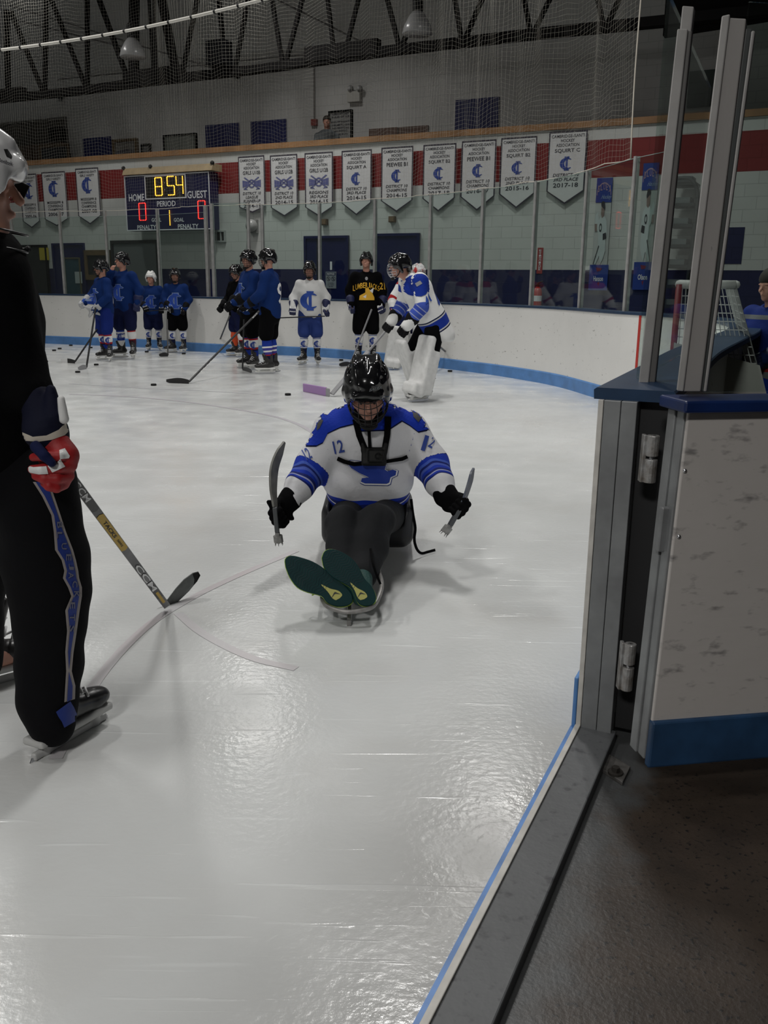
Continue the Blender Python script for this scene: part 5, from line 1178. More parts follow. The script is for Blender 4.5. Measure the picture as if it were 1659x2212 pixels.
            lp = mk('leg_pad', S, .016, m_whitef, t)
            S = Sdf()
            for z_ in (-.2, -.05, .12): S.box(c - pf * .04 + sh * z_, (.09, .07, .012), R, rd=.01, k=.005)
            mk('pad_strap', S, .012, m_rubber, lp)
    gp = {}
    for qi, q in enumerate('RL'):
        if gloves[qi]:
            ax = (grip or {}).get(q, (0, 0, -1)); gp[q] = glove(t, J['el' + q], J['wr' + q], ax, k * 1.02, gl, glc, flip=gflip[qi])
    if helm: helmet(t, HM, hs, helm, cage, cm=cm)
    if hair:
        S = Sdf(); R = HM.to_3x3(); S.ell(HM @ Vector((0, .018, .05)), (.088, .105, .09), R, k=.02); S.ell(HM @ Vector((0, .06, -.02)), (.07, .05, .07), R, k=.02); S.box(HM @ Vector((0, -.12, -.04)), (.09, .09, .075), R, rd=.02, k=.01, neg=True)
        mk('hair', S, .01, hair, t)
    return t, J, gp, (rt, up, fw, k)

# jersey marks
def front_ci(size=.30, col=None, out=None, dz=-.02, yawoff=0):
    def f(t, jo, bv, J, rt, up, fw, k):
        c = J['chest'].lerp(J['pel'], .42) + up * dz
        if out: decal('crest_outline', ci2d(size * k, grow=.035), bv, c, rt, up, fw, out, jo, .004, .03, 1.0)
        decal('crest', ci2d(size * k), bv, c, rt, up, fw, col or m_inkblue, jo, .008, .03, 1.0)
    return f
m_jblue = mat('practice_blue', (0.004, 0.022, 0.11), 0.85, spec=0.15, bump=0.25, bscale=40); m_jwhite = mat('practice_white', (0.60, 0.60, 0.59), 0.85, spec=0.15, bump=0.25, bscale=40)
m_jblack = m_black; m_crestb = mat('crest_blue', (0.012, 0.06, 0.36), 0.7); m_crestw = mat('crest_pale', (0.22, 0.29, 0.45), 0.7)
sk_red = ramp_mat('sock_ci_red', [(0, ROYAL), (.30, RED), (.36, WHITE), (.66, RED), (.74, NAVY), (.80, ROYAL)])
sk_white = ramp_mat('sock_ci_white', [(0, ROYAL), (.26, WHITE), (.30, (.1, .13, .35)), (.33, WHITE), (.68, (.1, .13, .4)), (.72, WHITE), (.76, NAVY)])
sk_dark = ramp_mat('sock_dark', [(0, BLACK), (.28, RED), (.33, WHITE), (.66, RED), (.70, (.05, .01, .02))]); sk_strip = ramp_mat('sock_stripes', [(0, ROYAL), (.50, WHITE), (.56, (.05, .05, .3)), (.66, WHITE), (.72, (.05, .04, .25)), (.82, RED), (.86, NAVY)])
sk_blue2 = ramp_mat('sock_ci_blue', [(0, WHITE), (.2, ROYAL), (.34, WHITE), (.42, ROYAL), (.46, WHITE), (.6, ROYAL), (.74, WHITE)])
m_gwhite = mat('glove_white', (0.42, 0.42, 0.43), 0.6); m_gnavy = mat('glove_navy', (0.008, 0.012, 0.06), 0.6); m_gblack = mat('glove_black', (0.005, 0.005, 0.006), 0.8, spec=0.15)
m_palm = mat('palm_grey', (0.25, 0.25, 0.26), 0.6)
def G(px, py): return atz(px, py, 0)

# left group ---------------------------------------------------------
def sp(t, tp, hl, toe, **kw): return stick(t, tp, hl, toe, **kw)
def feet_at(px, py):
    p = G(px, py); return p.x, p.y
def txt_decal(name, s, w, h, bv, c, u, v, n, m, par, slant=0): return decal(name, text2d(s, w, h, slant=slant), bv, c, u, v, n, m, par, .006, .04, 1.0)

x, y = feet_at(233, 779)
_, J, gp, _ = player('young player in blue jersey with white gloves, turned left, leftmost of the group', x, y, -50, 1.66, m_jblue, m_bluef, sk_red, m_gwhite, m_inkwhite, m_blackg,
    over=dict(elR=(-.24, -.10, 1.18), wrR=(-.17, -.30, 1.04), elL=(.27, -.04, 1.14), wrL=(.12, -.24, .92)), hyaw=-28, hpitch=8, grip=dict(R=(0.1, 0, -1), L=(-.6, 0, -.6)), logo=front_ci(.32, m_crestb, m_crestw), toeR=20, toeL=60)
a = aty(207, 662, y - .25); b = G(187, 797); stick('upright black stick held by the leftmost blue player', a, b, b + Vector((-.03, -.24, 0)), m_bl=m_palm)
x, y = feet_at(277, 774)
_, J, gp, _ = player('tall player in blue jersey and dark pants, bare hand raised to his chin', x, y, -20, 1.80, m_jblue, m_navyf, [sk_blue2, sk_dark], m_gnavy, m_gnavy, m_blackg,
    over=dict(elR=(-.24, -.16, 1.22), wrR=(-.08, -.22, 1.46), elL=(.30, .02, 1.16), wrL=(.29, -.05, .94)), hyaw=-35, hpitch=-2, gloves=(0, 1), grip=dict(L=(-1, -.2, -.3)), logo=front_ci(.26, m_crestb, m_crestw), toeR=-45, toeL=25, cage=False)
a = aty(214, 705, y - .5); b = G(162, 785); stick('black stick with white taped toe lying toward the left pucks', a, b, G(130, 783), tape=(m_inkwhite, 4, 9))
x, y = feet_at(334, 757)
_, J, gp, _ = player('small player in white helmet and blue jersey, behind the tall one', x, y, 12, 1.50, m_jblue, m_navyf, sk_white, m_gblack, m_palm, m_white, hyaw=-15, grip=dict(R=(-1, 0, 0), L=(-1, 0, 0)), logo=front_ci(.28, m_crestb, m_crestw), cage=False, hair=mat('brown_hair', (0.03, 0.018, 0.012), 0.8),
    over=dict(wrR=(-.16, -.20, 1.0), wrL=(.22, -.16, .98)))
p = aty(318, 672, y - .25); q = aty(372, 668, y - .3)
bm = bmesh.new(); add_bar(bm, p, q, .024, .018); o = make('hockey_stick', bm, m_blade); center_origin(o); tag(o, 'dark stick held level by the player in the white helmet', 'hockey stick')
x, y = feet_at(386, 762)
_, J, gp, _ = player('young player in blue jersey and black helmet, right of the white helmet', x, y, 8, 1.55, m_jblue, m_black, sk_white, m_gblack, m_inkwhite, m_blackg, hyaw=-5, logo=front_ci(.32, m_crestb, m_crestw), grip=dict(R=(0.3, 0, -1), L=(-.4, 0, -1)),
    over=dict(elR=(-.26, -.02, 1.16), wrR=(-.14, -.20, .98), elL=(.28, 0, 1.14), wrL=(.17, -.15, .95)), toeR=-55, toeL=-20)
a = aty(361, 690, y - .3); b = G(363, 770); stick('short black stick planted in front of the boards between two blue players', a, b, b + Vector((-.13, -.1, 0)))
# middle group
x, y = feet_at(517, 770)
_, J, gp, _ = player('player in black jersey with an orange sock, mostly hidden behind the blue pair', x, y, -45, 1.62, m_jblack, m_navyf, [mat('sock_orange', (0.62, 0.07, 0.015), 0.8), sk_dark], m_gblack, m_inkwhite, m_blackg, hyaw=-15, hpitch=18, grip=dict(R=(0.3, 0, -1), L=(0.3, 0, -1)), over=dict(elR=(-.25, -.05, 1.15), wrR=(-.24, -.22, .98)))
a = aty(496, 682, y - .3); b = G(467, 757); stick('black stick with pale pink taped blade against the kick strip', a, b, b + Vector((-.27, .02, 0)), tape=(mat('pink_tape', (0.45, 0.30, 0.42), 0.7), 3, 9))
x, y = feet_at(545, 797)
_, J, gp, _ = player('player in blue jersey and red striped socks, face turned left, left one of the pair', x, y, -58, 1.80, m_jblue, m_black, sk_red, m_gblack, m_inkwhite, m_blackg, hyaw=18, hpitch=4, grip=dict(R=(0.2, 0, -1), L=(.2, 0, -1)), logo=front_ci(.34, m_crestb, m_crestw), toeR=0, toeL=30,
    over=dict(elL=(.22, -.08, 1.16), wrL=(.10, -.30, 1.02), elR=(-.26, -.05, 1.15), wrR=(-.20, -.25, .98)))
a = aty(527, 690, y - .35); b = G(524, 800)
stick('curved dark stick standing beside the red striped socks', a, b, G(550, 806), bh=.065, curve=.05)
x, y = feet_at(586, 806)
def back_digit(t, jo, bv, J, rt, up, fw, k):
    c = J['chest'].lerp(J['pel'], .35); decal('number', text2d('9', .20 * k, .30 * k), bv, c, -rt, up, -fw, m_inkwhite, jo, .006, .03, 1.0)
_, J, gp, _ = player('blue player with back turned and pale number, right one of the pair', x, y, -100, 1.80, m_jblue, m_black, [sk_strip, sk_strip], m_gblack, m_inkwhite, m_blackg, hyaw=-10, hpitch=4, grip=dict(R=(0, 0, -1), L=(-.7, 0, -.7)), logo=back_digit, toeR=10, toeL=30,
    over=dict(elL=(.26, -.05, 1.15), wrL=(.12, -.30, .99), elR=(-.24, -.05, 1.15), wrR=(-.16, -.28, .98)))
a = aty(560, 672, y - .5); b = G(408, 829); stick('long black stick with white lettering reaching left from the blue pair', a, b, G(362, 827), lbl=[('CCM', .70, .84, m_inkwhite), ('CCM', .03, .10, m_inkwhite)], curve=-.03)
# white jersey player
x, y = feet_at(671, 788)
_, J, gp, _ = player('player in white jersey with blue C and I crest, blue pants, standing by the boards', x, y, 6, 1.66, m_jwhite, mat('pants_blue', (0.008, 0.03, 0.17), 0.8, bump=.2), sk_white, m_gnavy, m_inkwhite, m_blackg, hyaw=-12, hpitch=4, logo=front_ci(.33, mat('crest_royal', (0.015, 0.06, 0.32), .7)), grip=dict(R=(-1, 0, .1), L=(.1, 0, -1)), toeR=-30, toeL=8,
    over=dict(elR=(-.28, .0, 1.17), wrR=(-.30, -.14, 1.0), elL=(.29, .0, 1.18), wrL=(.28, -.08, .99)))
p = aty(596, 687, y - .2); q = aty(702, 683, y - .15)
bm = bmesh.new(); add_bar(bm, p, q, .026, .019); o = make('hockey_stick', bm, m_blade, bevel=.003); center_origin(o); tag(o, 'dark stick carried level behind the blue pants of the white jersey player', 'hockey stick')
# black and yellow player
def lumber(t, jo, bv, J, rt, up, fw, k):
    c = J['chest'].lerp(J['pel'], .30); L = []; s = 'LUMBERJACKS'
    for i, ch in enumerate(s):
        q = (i - (len(s) - 1) / 2) / 5.0; L.append(text2d(ch, .036 * k, .085 * k, q * .20 * k, .085 * k - q * q * .05 * k + .0))
    decal('lettering', merge2d(L), bv, c, rt, up, fw, m_inkyellow, jo, .006, .04, 1.0)
    v = [(-.12, -.15), (.13, -.15), (.13, -.11), (.06, -.10), (.09, -.03), (.03, .04), (-.02, .04), (-.02, -.03), (-.11, -.08)]
    decal('emblem', poly2d([(a_ * k, b_ * k) for a_, b_ in v]), bv, c, rt, up, fw, m_inkyellow, jo, .006, .03, 1.0)
    decal('emblem_detail', merge2d([poly2d([(.05 * k, .0), (.12 * k, .05 * k), (.10 * k, -.04 * k)]), poly2d([(-.06 * k, -.10 * k), (0, -.06 * k), (-.01 * k, -.12 * k)])]), bv, c, rt, up, fw, m_inkwhite, jo, .009, .03, 1.0)
    decal('collar_patch', poly2d([(math.cos(i * .7) * .025, math.sin(i * .7) * .03 + .19 * k) for i in range(9)]), bv, c, rt, up, fw, m_palm, jo, .006, .03, 1.0)
    a = J['shL'].lerp(J['elL'], .62); decal('number', text2d('21', .11 * k, .11 * k), bv, a, (rt + fw * .2), up, (fw + rt * .4), m_inkyellow, jo, .006, .03, .6)
x, y = feet_at(790, 785)
_, J, gp, _ = player('player in black jersey with yellow lettering and navy gloves, standing behind the sled rider', x, y, 4, 1.83, m_jblack, m_black, sk_white, m_gnavy, m_inkwhite, m_blackg, hyaw=-15, hpitch=-4, logo=lumber, grip=dict(R=(0.1, 0, -1), L=(-.5, 0, -.8)), cage=False)
stick('long grey stick slanting down behind the shiny black helmet', aty(803, 668, y - .35), G(757, 790), G(735, 792), m_shaft=m_palm)
# second goalie hidden behind, then the goalie gliding left ------------
m_mask = speckle_mat('mask_red_white', (0.65, 0.65, 0.65), (0.40, 0.01, 0.01), 9, 0.5, 0.56, 0.3)
x, y = feet_at(878, 797)
j2 = ramp_mat('jersey_second_goalie', [(0, ROYAL), (.18, WHITE), (.85, RED)], stops2=[(0, WHITE), (.45, RED), (.6, WHITE), (.72, BLUE)])
_, J, gp, _ = player('second goalie with red and white mask, mostly hidden behind the gliding goalie', x + .05, y, 15, 1.66, j2, m_navyf, sk_white, m_whitef, m_redf, m_mask, over=dict(elR=(-.34, -.05, 1.15), wrR=(-.36, -.2, 1.0), head=(.12, -.04, 1.60), hipR=(-.18, 0, .85), kneeR=(-.26, -.06, .5), ankR=(-.30, 0, .165)), legpads=True, grip=dict(R=(0, 0, -1), L=(0, 0, -1)), cm=m_steel, hyaw=20, vox=.015)
x, y = feet_at(906, 864)
m_jg = ramp_mat('jersey_goalie', [(0, WHITE), (.10, NAVY), (.12, (.5, .5, .5)), (.14, ROYAL), (.28, (.5, .5, .5)), (.30, NAVY), (.32, WHITE)],
                stops2=[(0, ROYAL), (.22, WHITE), (.48, (.05, .09, .42)), (.55, (.3, .33, .5)), (.57, (.03, .06, .35)), (.64, (.3, .33, .5)), (.66, (.04, .08, .4)), (.74, (.3, .33, .5)), (.76, (.05, .09, .42)), (.83, WHITE)])
def goalie_marks(t, jo, bv, J, rt, up, fw, k):
    a = J['shL'].lerp(J['elL'], .35); sd = (rt * 1.0 + Vector((0, -.4, 0))).normalized(); rr = up.cross(sd).normalized()
    pts = [(math.cos(i * math.pi / 8) * .14 * k, math.sin(i * math.pi / 8) * .12 * k + .06) for i in range(16)]
    decal('shoulder_yoke', poly2d(pts), bv, a, rr, up, sd, m_royalf, jo, .008, .03, .8)
    decal('shoulder_patch', poly2d([(-.035, .06), (.035, .06), (.03, .10), (-.03, .10)]), bv, a, rr, up, sd, m_palm, jo, .012, .03, .8)
    decal('sleeve_number', text2d('41', .12 * k, .10 * k, 0, -.13), bv, a, rr, up, sd, m_crestb, jo, .008, .03, .8)
    c = J['chest'].lerp(J['pel'], .25) - fw * .05; n = (-fw * .7 + Vector((0, -1, 0)) * .7).normalized(); r2 = up.cross(n).normalized()
    decal('number', text2d('4', .22 * k, .36 * k, .05), bv, c, r2, up, n, m_inkblue, jo, .006, .03, 1.2)
_, J, gp, _ = player('goalie in white and blue jersey gliding left in tall white leg pads', x, y, -72, 1.76, m_jg, m_black, sk_white, m_gblack, m_whitef, m_blackg,
    over=dict(pel=(0, .14, .92), hipR=(-.10, .12, .86), hipL=(.10, .14, .86), chest=(0, -.06, 1.28), neck=(0, -.17, 1.42), head=(0, -.28, 1.53), shR=(-.20, -.12, 1.38), shL=(.20, -.10, 1.38), elL=(.30, -.10, 1.10), wrL=(.24, -.26, .88), elR=(-.28, -.12, 1.12), wrR=(-.22, -.30, .90),
              kneeR=(-.13, -.06, .52), kneeL=(.13, .06, .52), ankR=(-.14, .08, .165), ankL=(.14, -.02, .165)), legpads=True, hyaw=-12, hpitch=6, logo=goalie_marks, grip=dict(R=(.2, -.4, -1), L=(.2, .2, -1)), wide=1.08, hem=.76, cm=m_steel, toeR=5, toeL=20)
# goalie stick: grey paddle going down to a mauve taped blade
hl = G(712, 857); tp = aty(846, 700, hl.y + 0.35); toe = G(657, 846)
t = thing('goalie_stick', 'goalie stick with grey paddle and mauve taped blade', 'goalie stick', hl)
sdv = (tp - hl).normalized(); nr = (toe - hl).normalized()
bm = bmesh.new(); md = hl.lerp(tp, .62); add_bar(bm, hl + sdv * .04, md, .085, .022, nr); make('paddle', bm, mat('paddle_grey', (0.28, 0.28, 0.29), .5), t, bevel=.006)
bm = bmesh.new(); add_bar(bm, md, tp, .03, .022, nr); make('shaft', bm, m_palm, t, bevel=.004)
def slab(name, a, b, h0, h1, th, m, par):
    a = Vector(a); b = Vector(b); d = (b - a).normalized(); n = d.cross(Vector((0, 0, 1))).normalized() * th / 2; bm = bmesh.new()
    add_hexa(bm, [a - n, b - n, b + n, a + n, a - n + Vector((0, 0, h0)), b - n + Vector((0, 0, h1)), b + n + Vector((0, 0, h1)), a + n + Vector((0, 0, h0))]); return make(name, bm, m, par, bevel=.008)
slab('blade', hl, toe, .10, .10, .018, MATS['paddle_grey'], t); slab('blade_tape', hl + (toe - hl) * .12, toe + (toe - hl) * .02, .108, .104, .026, mat('mauve_tape', (0.34, 0.20, 0.42), .7), t)
p = aty(928, 730, 12.6); q = G(981, 778); bm = bmesh.new(); add_bar(bm, p, q + Vector((0, 0, .02)), .026, .018); o = make('hockey_stick', bm, m_blade); center_origin(o); tag(o, 'thin black stick slanting down to the ice right of the goalie', 'hockey stick')

# pucks ---------------------------------------------------------------
PK = [(117, 755, 'puck near the boards, second from the left in the far cluster'), (129, 751, 'puck nearest the boards in the far left pair'), (153, 744, 'puck against the kick strip at far left'), (196, 749, 'puck by the kick strip behind the crossed sticks'), (226, 758, 'puck beside the red striped sock'),
      (99, 779, 'leftmost puck, beside the near skater sleeve'), (168, 802, 'puck just left of the upright stick blade'), (208, 786, 'puck left of the leftmost blue player skates'), (317, 758, 'puck in front of the white helmet player'), (397, 762, 'puck under the skates by the short stick'),
      (332, 830, 'lone puck left of the long lettered stick blade'), (737, 776, 'puck just left of the shiny helmet, near the boards'), (622, 851, 'puck sliding in open ice left of the mauve blade'), (972, 800, 'rightmost puck, by the boards right of the goalie')]
bm = bmesh.new(); lathe(bm, (0, 0, 0), [(.033, 0), (.0375, .003), (.0375, .022), (.033, .0254)], 20); pk0 = make('puck', bm, m_rubber)
for i, (px, py, lb) in enumerate(PK):
    o = pk0 if i == 0 else pk0.copy()
    if i: COL.objects.link(o)
    p = G(px, py + 3); o.location = (p.x, p.y, 0.0); tag(o, 'black ' + lb, 'puck', 'black pucks scattered on the ice')

# goal net seen between the near posts --------------------------------
gx, gy = 1.98, 5.95; t = thing('hockey_goal', 'hockey goal with red posts and white netting seen between the near posts', 'goal', (gx, gy, 0), 0)
gd = Vector((0.30, 0.95, 0)).normalized(); gs = Vector((gd.y, -gd.x, 0)); O = Vector((1.77, 5.55, 0)); gw, gh, dep = 1.2, 1.365, .32
def gp_(w, d, z): return O + gd * w + gs * d + Vector((0, 0, z))
m_gred = mat('goal_red', (0.20, 0.015, 0.015), .45); m_gwh = mat('goal_white', (0.60, 0.60, 0.58), .5)
for w in (0, gw):
    bm = bmesh.new(); add_tube(bm, [gp_(w, 0, 0), gp_(w, 0, gh)], .019, 10); make('post', bm, m_gred, t, True)
bm = bmesh.new(); add_tube(bm, [gp_(0, .12, 0), gp_(0, .14, gh)], .017, 10); make('post', bm, m_gred, t, True)
bm = bmesh.new(); add_tube(bm, [gp_(0, dep, gh), gp_(0, 0, gh), gp_(gw, 0, gh), gp_(gw, dep, gh), gp_(0, dep, gh)], .026, 8); make('top_frame', bm, m_gwh, t, True)
bm = bmesh.new(); add_tube(bm, [gp_(0, 0, .03), gp_(0, .8, .03), gp_(gw, .8, .03), gp_(gw, 0, .03)], .026, 8); make('base_frame', bm, m_gred, t, True)
bm = bmesh.new()
for k in range(17):
    q = k / 16; add_tube(bm, [gp_(0, q * dep, gh), gp_(0, q * .8, .03)], .003, 4, False)
for k in range(28):
    z = gh * k / 28 + .03; e = dep + (.8 - dep) * (1 - z / gh); add_tube(bm, [gp_(0, 0, z), gp_(0, e, z), gp_(gw, e, z)], .003, 4, False)
for k in range(26):
    w = gw * k / 25; add_tube(bm, [gp_(w, dep, gh), gp_(w, .8, .03)], .003, 4, False)
make('net', bm, mat('goal_twine', (0.55, 0.55, 0.54), .8), t)
bm = bmesh.new(); add_prism(bm, [gp_(-.03, .0, .05), gp_(-.03, .78, .05), gp_(-.03, .50, .9), gp_(-.03, 0, 1.02)], gd * .01); make('skirt', bm, mat('goal_canvas', (0.45, 0.44, 0.41), .8), t)

# tall rack and player posters on the banner wall right -----------------
a, b, c, d = wall_rect(1446, 1500, 398, 640, .5); t = wthing('storage_rack', 'tall dark rack with seven shelves and a rounded front edge behind the near glass', 'rack', (a + b) / 2, 0, .3)
m_rack = mat('rack_dark', (0.02, 0.03, 0.03), .5)
for i in range(8):
    z = .7 + (d - .7) * i / 7; wbox('shelf', a, b - .05, z - .025, z + .025, .1, .6, m_rack, t); wbox('tray', a + .02, b - .12, z + .03, z + .12, .12, .55, mat('tray_grey', (0.15, 0.18, 0.18), .5), t)
bm = bmesh.new(); add_tube(bm, spline([wp(a, d + .08, .62), wp(b - .12, d + .06, .62), wp(b, d - .18, .62), wp(b + .0, d - .6, .62), wp(b - .04, 1.0, .62), wp(b - .04, .0, .62)], 5), .035, 6); make('upright', bm, m_rack, t, True)
bm = bmesh.new(); add_tube(bm, [wp(a, 0, .6), wp(a, d + .08, .6)], .03, 6); make('upright', bm, m_rack, t, True)
def poster(label, xs, top, mid, name, flipx=1):
    (x0, x1, xb0, xb1) = xs; off = .06
    a, b, c, d = wall_rect(x0, x1, top[0], top[1], off); t = wthing('player_poster', label, 'poster', (a + b) / 2, wsz(x0, mid[1], off)[1], off); w = b - a; cx = (a + b) / 2
    z_m1 = wsz((x0 + x1) / 2, mid[0], off)[1]; z_b = wsz((xb0 + xb1) / 2, mid[1], off)[1]
    m_pb = mat('poster_blue', (0.008, 0.035, 0.24), .5); m_pw = mat('poster_backing', (0.42, 0.44, 0.43), .7)
    wbox('backing', a, b, z_b, d, .03, .04, m_pw, t); wbox('header_panel', a, b, c, d, .04, .05, m_pb, t); wbox('name_panel', a - .03, b + .03, z_b, z_m1, .04, .05, m_pb, t)
    h = d - c; arc = [(w * .46 * math.cos(math.pi * q / 10), h * (-.18 + .50 * math.sin(math.pi * q / 10))) for q in range(11)]; arc2 = [(p[0] * .92, p[1] - h * .05) for p in arc]
    flat_mesh('crest', merge2d([strip2d(arc, arc2)] + [text2d(ch, w * .12, h * .26, w * (-.34 + .17 * i), h * (-.02 + .16 * math.sin(math.pi * (i + 1) / 6))) for i, ch in enumerate('BLUEJ')]), wp(cx, (c + d) / 2, .054), WU, (0, 0, 1), mat('poster_pink', (0.32, 0.22, 0.30), .6), t)
    flat_mesh('script', text2d('Hockey', w * .62, h * .22, .05, -h * .30, .4), wp(cx, (c + d) / 2, .056), WU, (0, 0, 1), m_crestw, t)
    H2 = c - z_m1
    def sil(nm, P, m, o_): flat_mesh(nm, poly2d([(x * w * flipx, -y * H2) for x, y in P]), wp(cx, c, o_), WU, (0, 0, 1), m, t)
    sil('figure_jersey', [(-.12, .23), (.10, .20), (.30, .30), (.36, .48), (.30, .62), (.32, .78), (.20, .90), (.05, .99), (-.05, .85), (-.25, .99), (-.38, .99), (-.15, .72), (-.20, .5), (-.30, .42), (-.42, .35), (-.44, .2), (-.30, .16), (-.22, .28)], mat('poster_jersey', (0.46, 0.52, 0.52), .7), .055)
    sil('figure_head', [(-.08, .03), (.06, .02), (.12, .10), (.10, .22), (-.02, .25), (-.10, .18)], mat('poster_face', (0.20, 0.15, 0.13), .7), .058)
    sil('figure_helmet', [(-.12, .02), (-.05, -.02), (.10, -.01), (.15, .08), (.12, .12), (-.10, .06)], mat('poster_dark', (0.03, 0.03, 0.035), .7), .060)
    sil('figure_pants', [(.10, .50), (.30, .48), (.34, .58), (.12, .60)], MATS['poster_dark'], .060); sil('figure_stick', [(-.42, .99), (-.37, .99), (-.08, .70), (-.12, .68)], MATS['poster_dark'], .060)
    sil('figure_glove', [(-.46, .34), (-.30, .34), (-.28, .45), (-.42, .46)], MATS['poster_face'], .060)
    ring = [(math.cos(q * math.pi / 6) * w * .09, math.sin(q * math.pi / 6) * H2 * .07 - H2 * .40) for q in range(13)]; ring2 = [(p[0] * .6, (p[1] + H2 * .40) * .6 - H2 * .40) for p in ring]
    flat_mesh('figure_crest', strip2d(ring, ring2), wp(cx - .02, c, .062), WU, (0, 0, 1), MATS['poster_dark'], t)
    hb = z_m1 - z_b; flat_mesh('lettering', text2d(name, w * .62, hb * .20, 0, 0), wp(cx, z_b + hb * .46, .054), WU, (0, 0, 1), m_inkwhite, t)
    flat_mesh('red_marks', merge2d([poly2d([(-w * .2, hb * .40), (w * .22, hb * .36), (w * .1, hb * .26), (-w * .12, hb * .24)]), poly2d([(-w * .05, -hb * .2), (w * .1, -hb * .16), (w * .04, -hb * .34)])]), wp(cx, z_b + hb * .5, .054), WU, (0, 0, 1), mat('poster_red', (0.14, 0.01, 0.04), .6), t)
poster('blue topped player poster reading Hanson on the wall behind the far glass', (1288, 1322, 1275, 1312), (384, 437), (572, 627), 'Hanson')
poster('blue topped player poster reading Olson, cut by the big near post', (1388, 1422, 1370, 1406), (352, 410), (566, 626), 'Olson', -1)

# solid figure standing in for a reflection in the gate glass -----------------------------------
j3 = ramp_mat('jersey_dim_reflection', [(0, (.2, .2, .2)), (.08, RED), (.14, (.2, .2, .2)), (.2, BLUE), (.82, (.14, .14, .15)), (.88, BLUE)], stops2=[(0, (.14, .14, .15)), (.18, (.004, .018, .10))])  # dimness of the reflection is put into the darkened jersey colours
player('figure in blue jersey with pale shoulder stripes, standing in for a gate glass reflection', 2.78, 6.6, -60, 1.45, j3, m_royalf, sk_dark, m_gnavy, m_inkwhite, None, hyaw=-10, hpitch=8, hair=mat('dark_hair', (0.02, 0.014, 0.010), .8), grip=dict(R=(0, 0, -1), L=(0, 0, -1)), over=dict(wrR=(-.16, -.24, 1.05), wrL=(.18, -.24, 1.05)), skates=True, vox=.012)
# spectator on the upper level ---------------------------------------------
sx, sz = wsz(706, 262, -1.0); bp_ = wp(sx, 0, -1.0); k = 1.0; t = thing('person', 'spectator in grey top behind the wooden rail, arms folded', 'person', (bp_.x, bp_.y, ZR - .9))
hc = Vector((bp_.x, bp_.y, sz - .02)); S = Sdf(); HM = Matrix.Translation(hc); head_sdf(S, HM, 1.0)
S.cone(hc + Vector((0, 0, -.1)), hc + Vector((0, .02, -.2)), .055, .06, k=.03); S.cone(hc + Vector((0, .02, -.3)), hc + Vector((0, .05, -.65)), .13, .12, k=.05, flat=((1, 0, 0), 1.3))
for s_ in (-1, 1):
    sh = hc + Vector((s_ * .2, .02, -.27)); el = hc + Vector((s_ * .27, -.08, -.52)); wr_ = hc + Vector((s_ * -.02, -.26, -.48)); S.cone(sh, el, .05, .042, k=.03); S.cone(el, wr_, .04, .03, k=.02); 
    for i in range(4): S.cone(wr_, wr_ + Vector((-s_ * .07, -.01, .03 - .02 * i)), .014, .010, k=.008)
    lg = hc + Vector((s_ * .09, .06, -.72)); kn = Vector((lg.x, lg.y - .02, ZR - .45)); S.cone(lg, kn, .075, .055, k=.03); S.cone(kn, Vector((kn.x, kn.y, ZR - .85)), .052, .04, k=.03)
mk('body', S, .014, m_skin, t)
S = Sdf(); S.cone(hc + Vector((0, .02, -.28)), hc + Vector((0, .05, -.70)), .155, .15, k=.05, flat=((1, 0, 0), 1.35))
for s_ in (-1, 1): S.cone(hc + Vector((s_ * .2, .02, -.27)), hc + Vector((s_ * .27, -.08, -.52)), .068, .06, k=.03); S.cone(hc + Vector((s_ * .27, -.08, -.52)), hc + Vector((s_ * .02, -.24, -.48)), .06, .048, k=.02)
mk('shirt', S, .014, mat('grey_shirt', (0.16, 0.18, 0.19), .8), t, folds(.01, 15)); S = Sdf(); S.ell(hc + Vector((0, .015, .05)), (.088, .105, .09), k=.02); S.box(hc + Vector((0, -.12, -.03)), (.09, .09, .07), rd=.02, k=.01, neg=True); mk('hair', S, .01, mat('dark_hair', (0.02, 0.014, 0.010), .8), t)
S = Sdf(); S.cone(hc + Vector((0, .05, -.66)), hc + Vector((0, .05, -.74)), .14, .14, k=.03, flat=((1, 0, 0), 1.2))
for s_ in (-1, 1): lg = hc + Vector((s_ * .09, .06, -.74)); S.cone(lg, Vector((lg.x, lg.y - .02, ZR - .84)), .09, .07, k=.03)
mk('trousers', S, .016, m_navyf, t)

# ================================================================== SLED RIDER
def A(px, py, Y): return aty(px, py, Y)
def view_decal(name, vf, bvh, m, par, off=.004, maxlen=8, z0=None):
    """artwork given as seen from the ice in front, draped on the cloth"""
    bm = bmesh.new(); vs = [bm.verts.new((p[0], p[1], 0)) for p in vf[0]]
    for f in vf[1]:
        try: bm.faces.new([vs[i] for i in f])
        except ValueError: pass
    bmesh.ops.triangulate(bm, faces=[f for f in bm.faces if len(f.verts) > 4])
    for _ in range(7):
        e = [x for x in bm.edges if x.calc_length() > maxlen]
        if not e: break
        bmesh.ops.subdivide_edges(bm, edges=e, cuts=1); bmesh.ops.triangulate(bm, faces=[f for f in bm.faces if len(f.verts) > 4])
    dead = []
    for q in bm.verts:
        r = ray(q.co.x, q.co.y).normalized(); h = bvh.ray_cast(CP, r, 30)
        if h[0] is None: dead.append(q)
        else: q.co = h[0] - r * off
    bmesh.ops.delete(bm, geom=dead, context='VERTS'); bm.faces.ensure_lookup_table()
    lg = [f for f in bm.faces if max(e.calc_length() for e in f.edges) > .10]; bmesh.ops.delete(bm, geom=lg, context='FACES')
    me = bpy.data.meshes.new(name); bm.to_mesh(me); bm.free(); return make(name, me, m, par)
def img(L): return [(x, y) for x, y in L]
seat = A(800, 1140, 4.42)
t = thing('person', 'person in white and blue jersey and shiny black helmet riding a low ice sled', 'person', (seat.x, seat.y, .1))
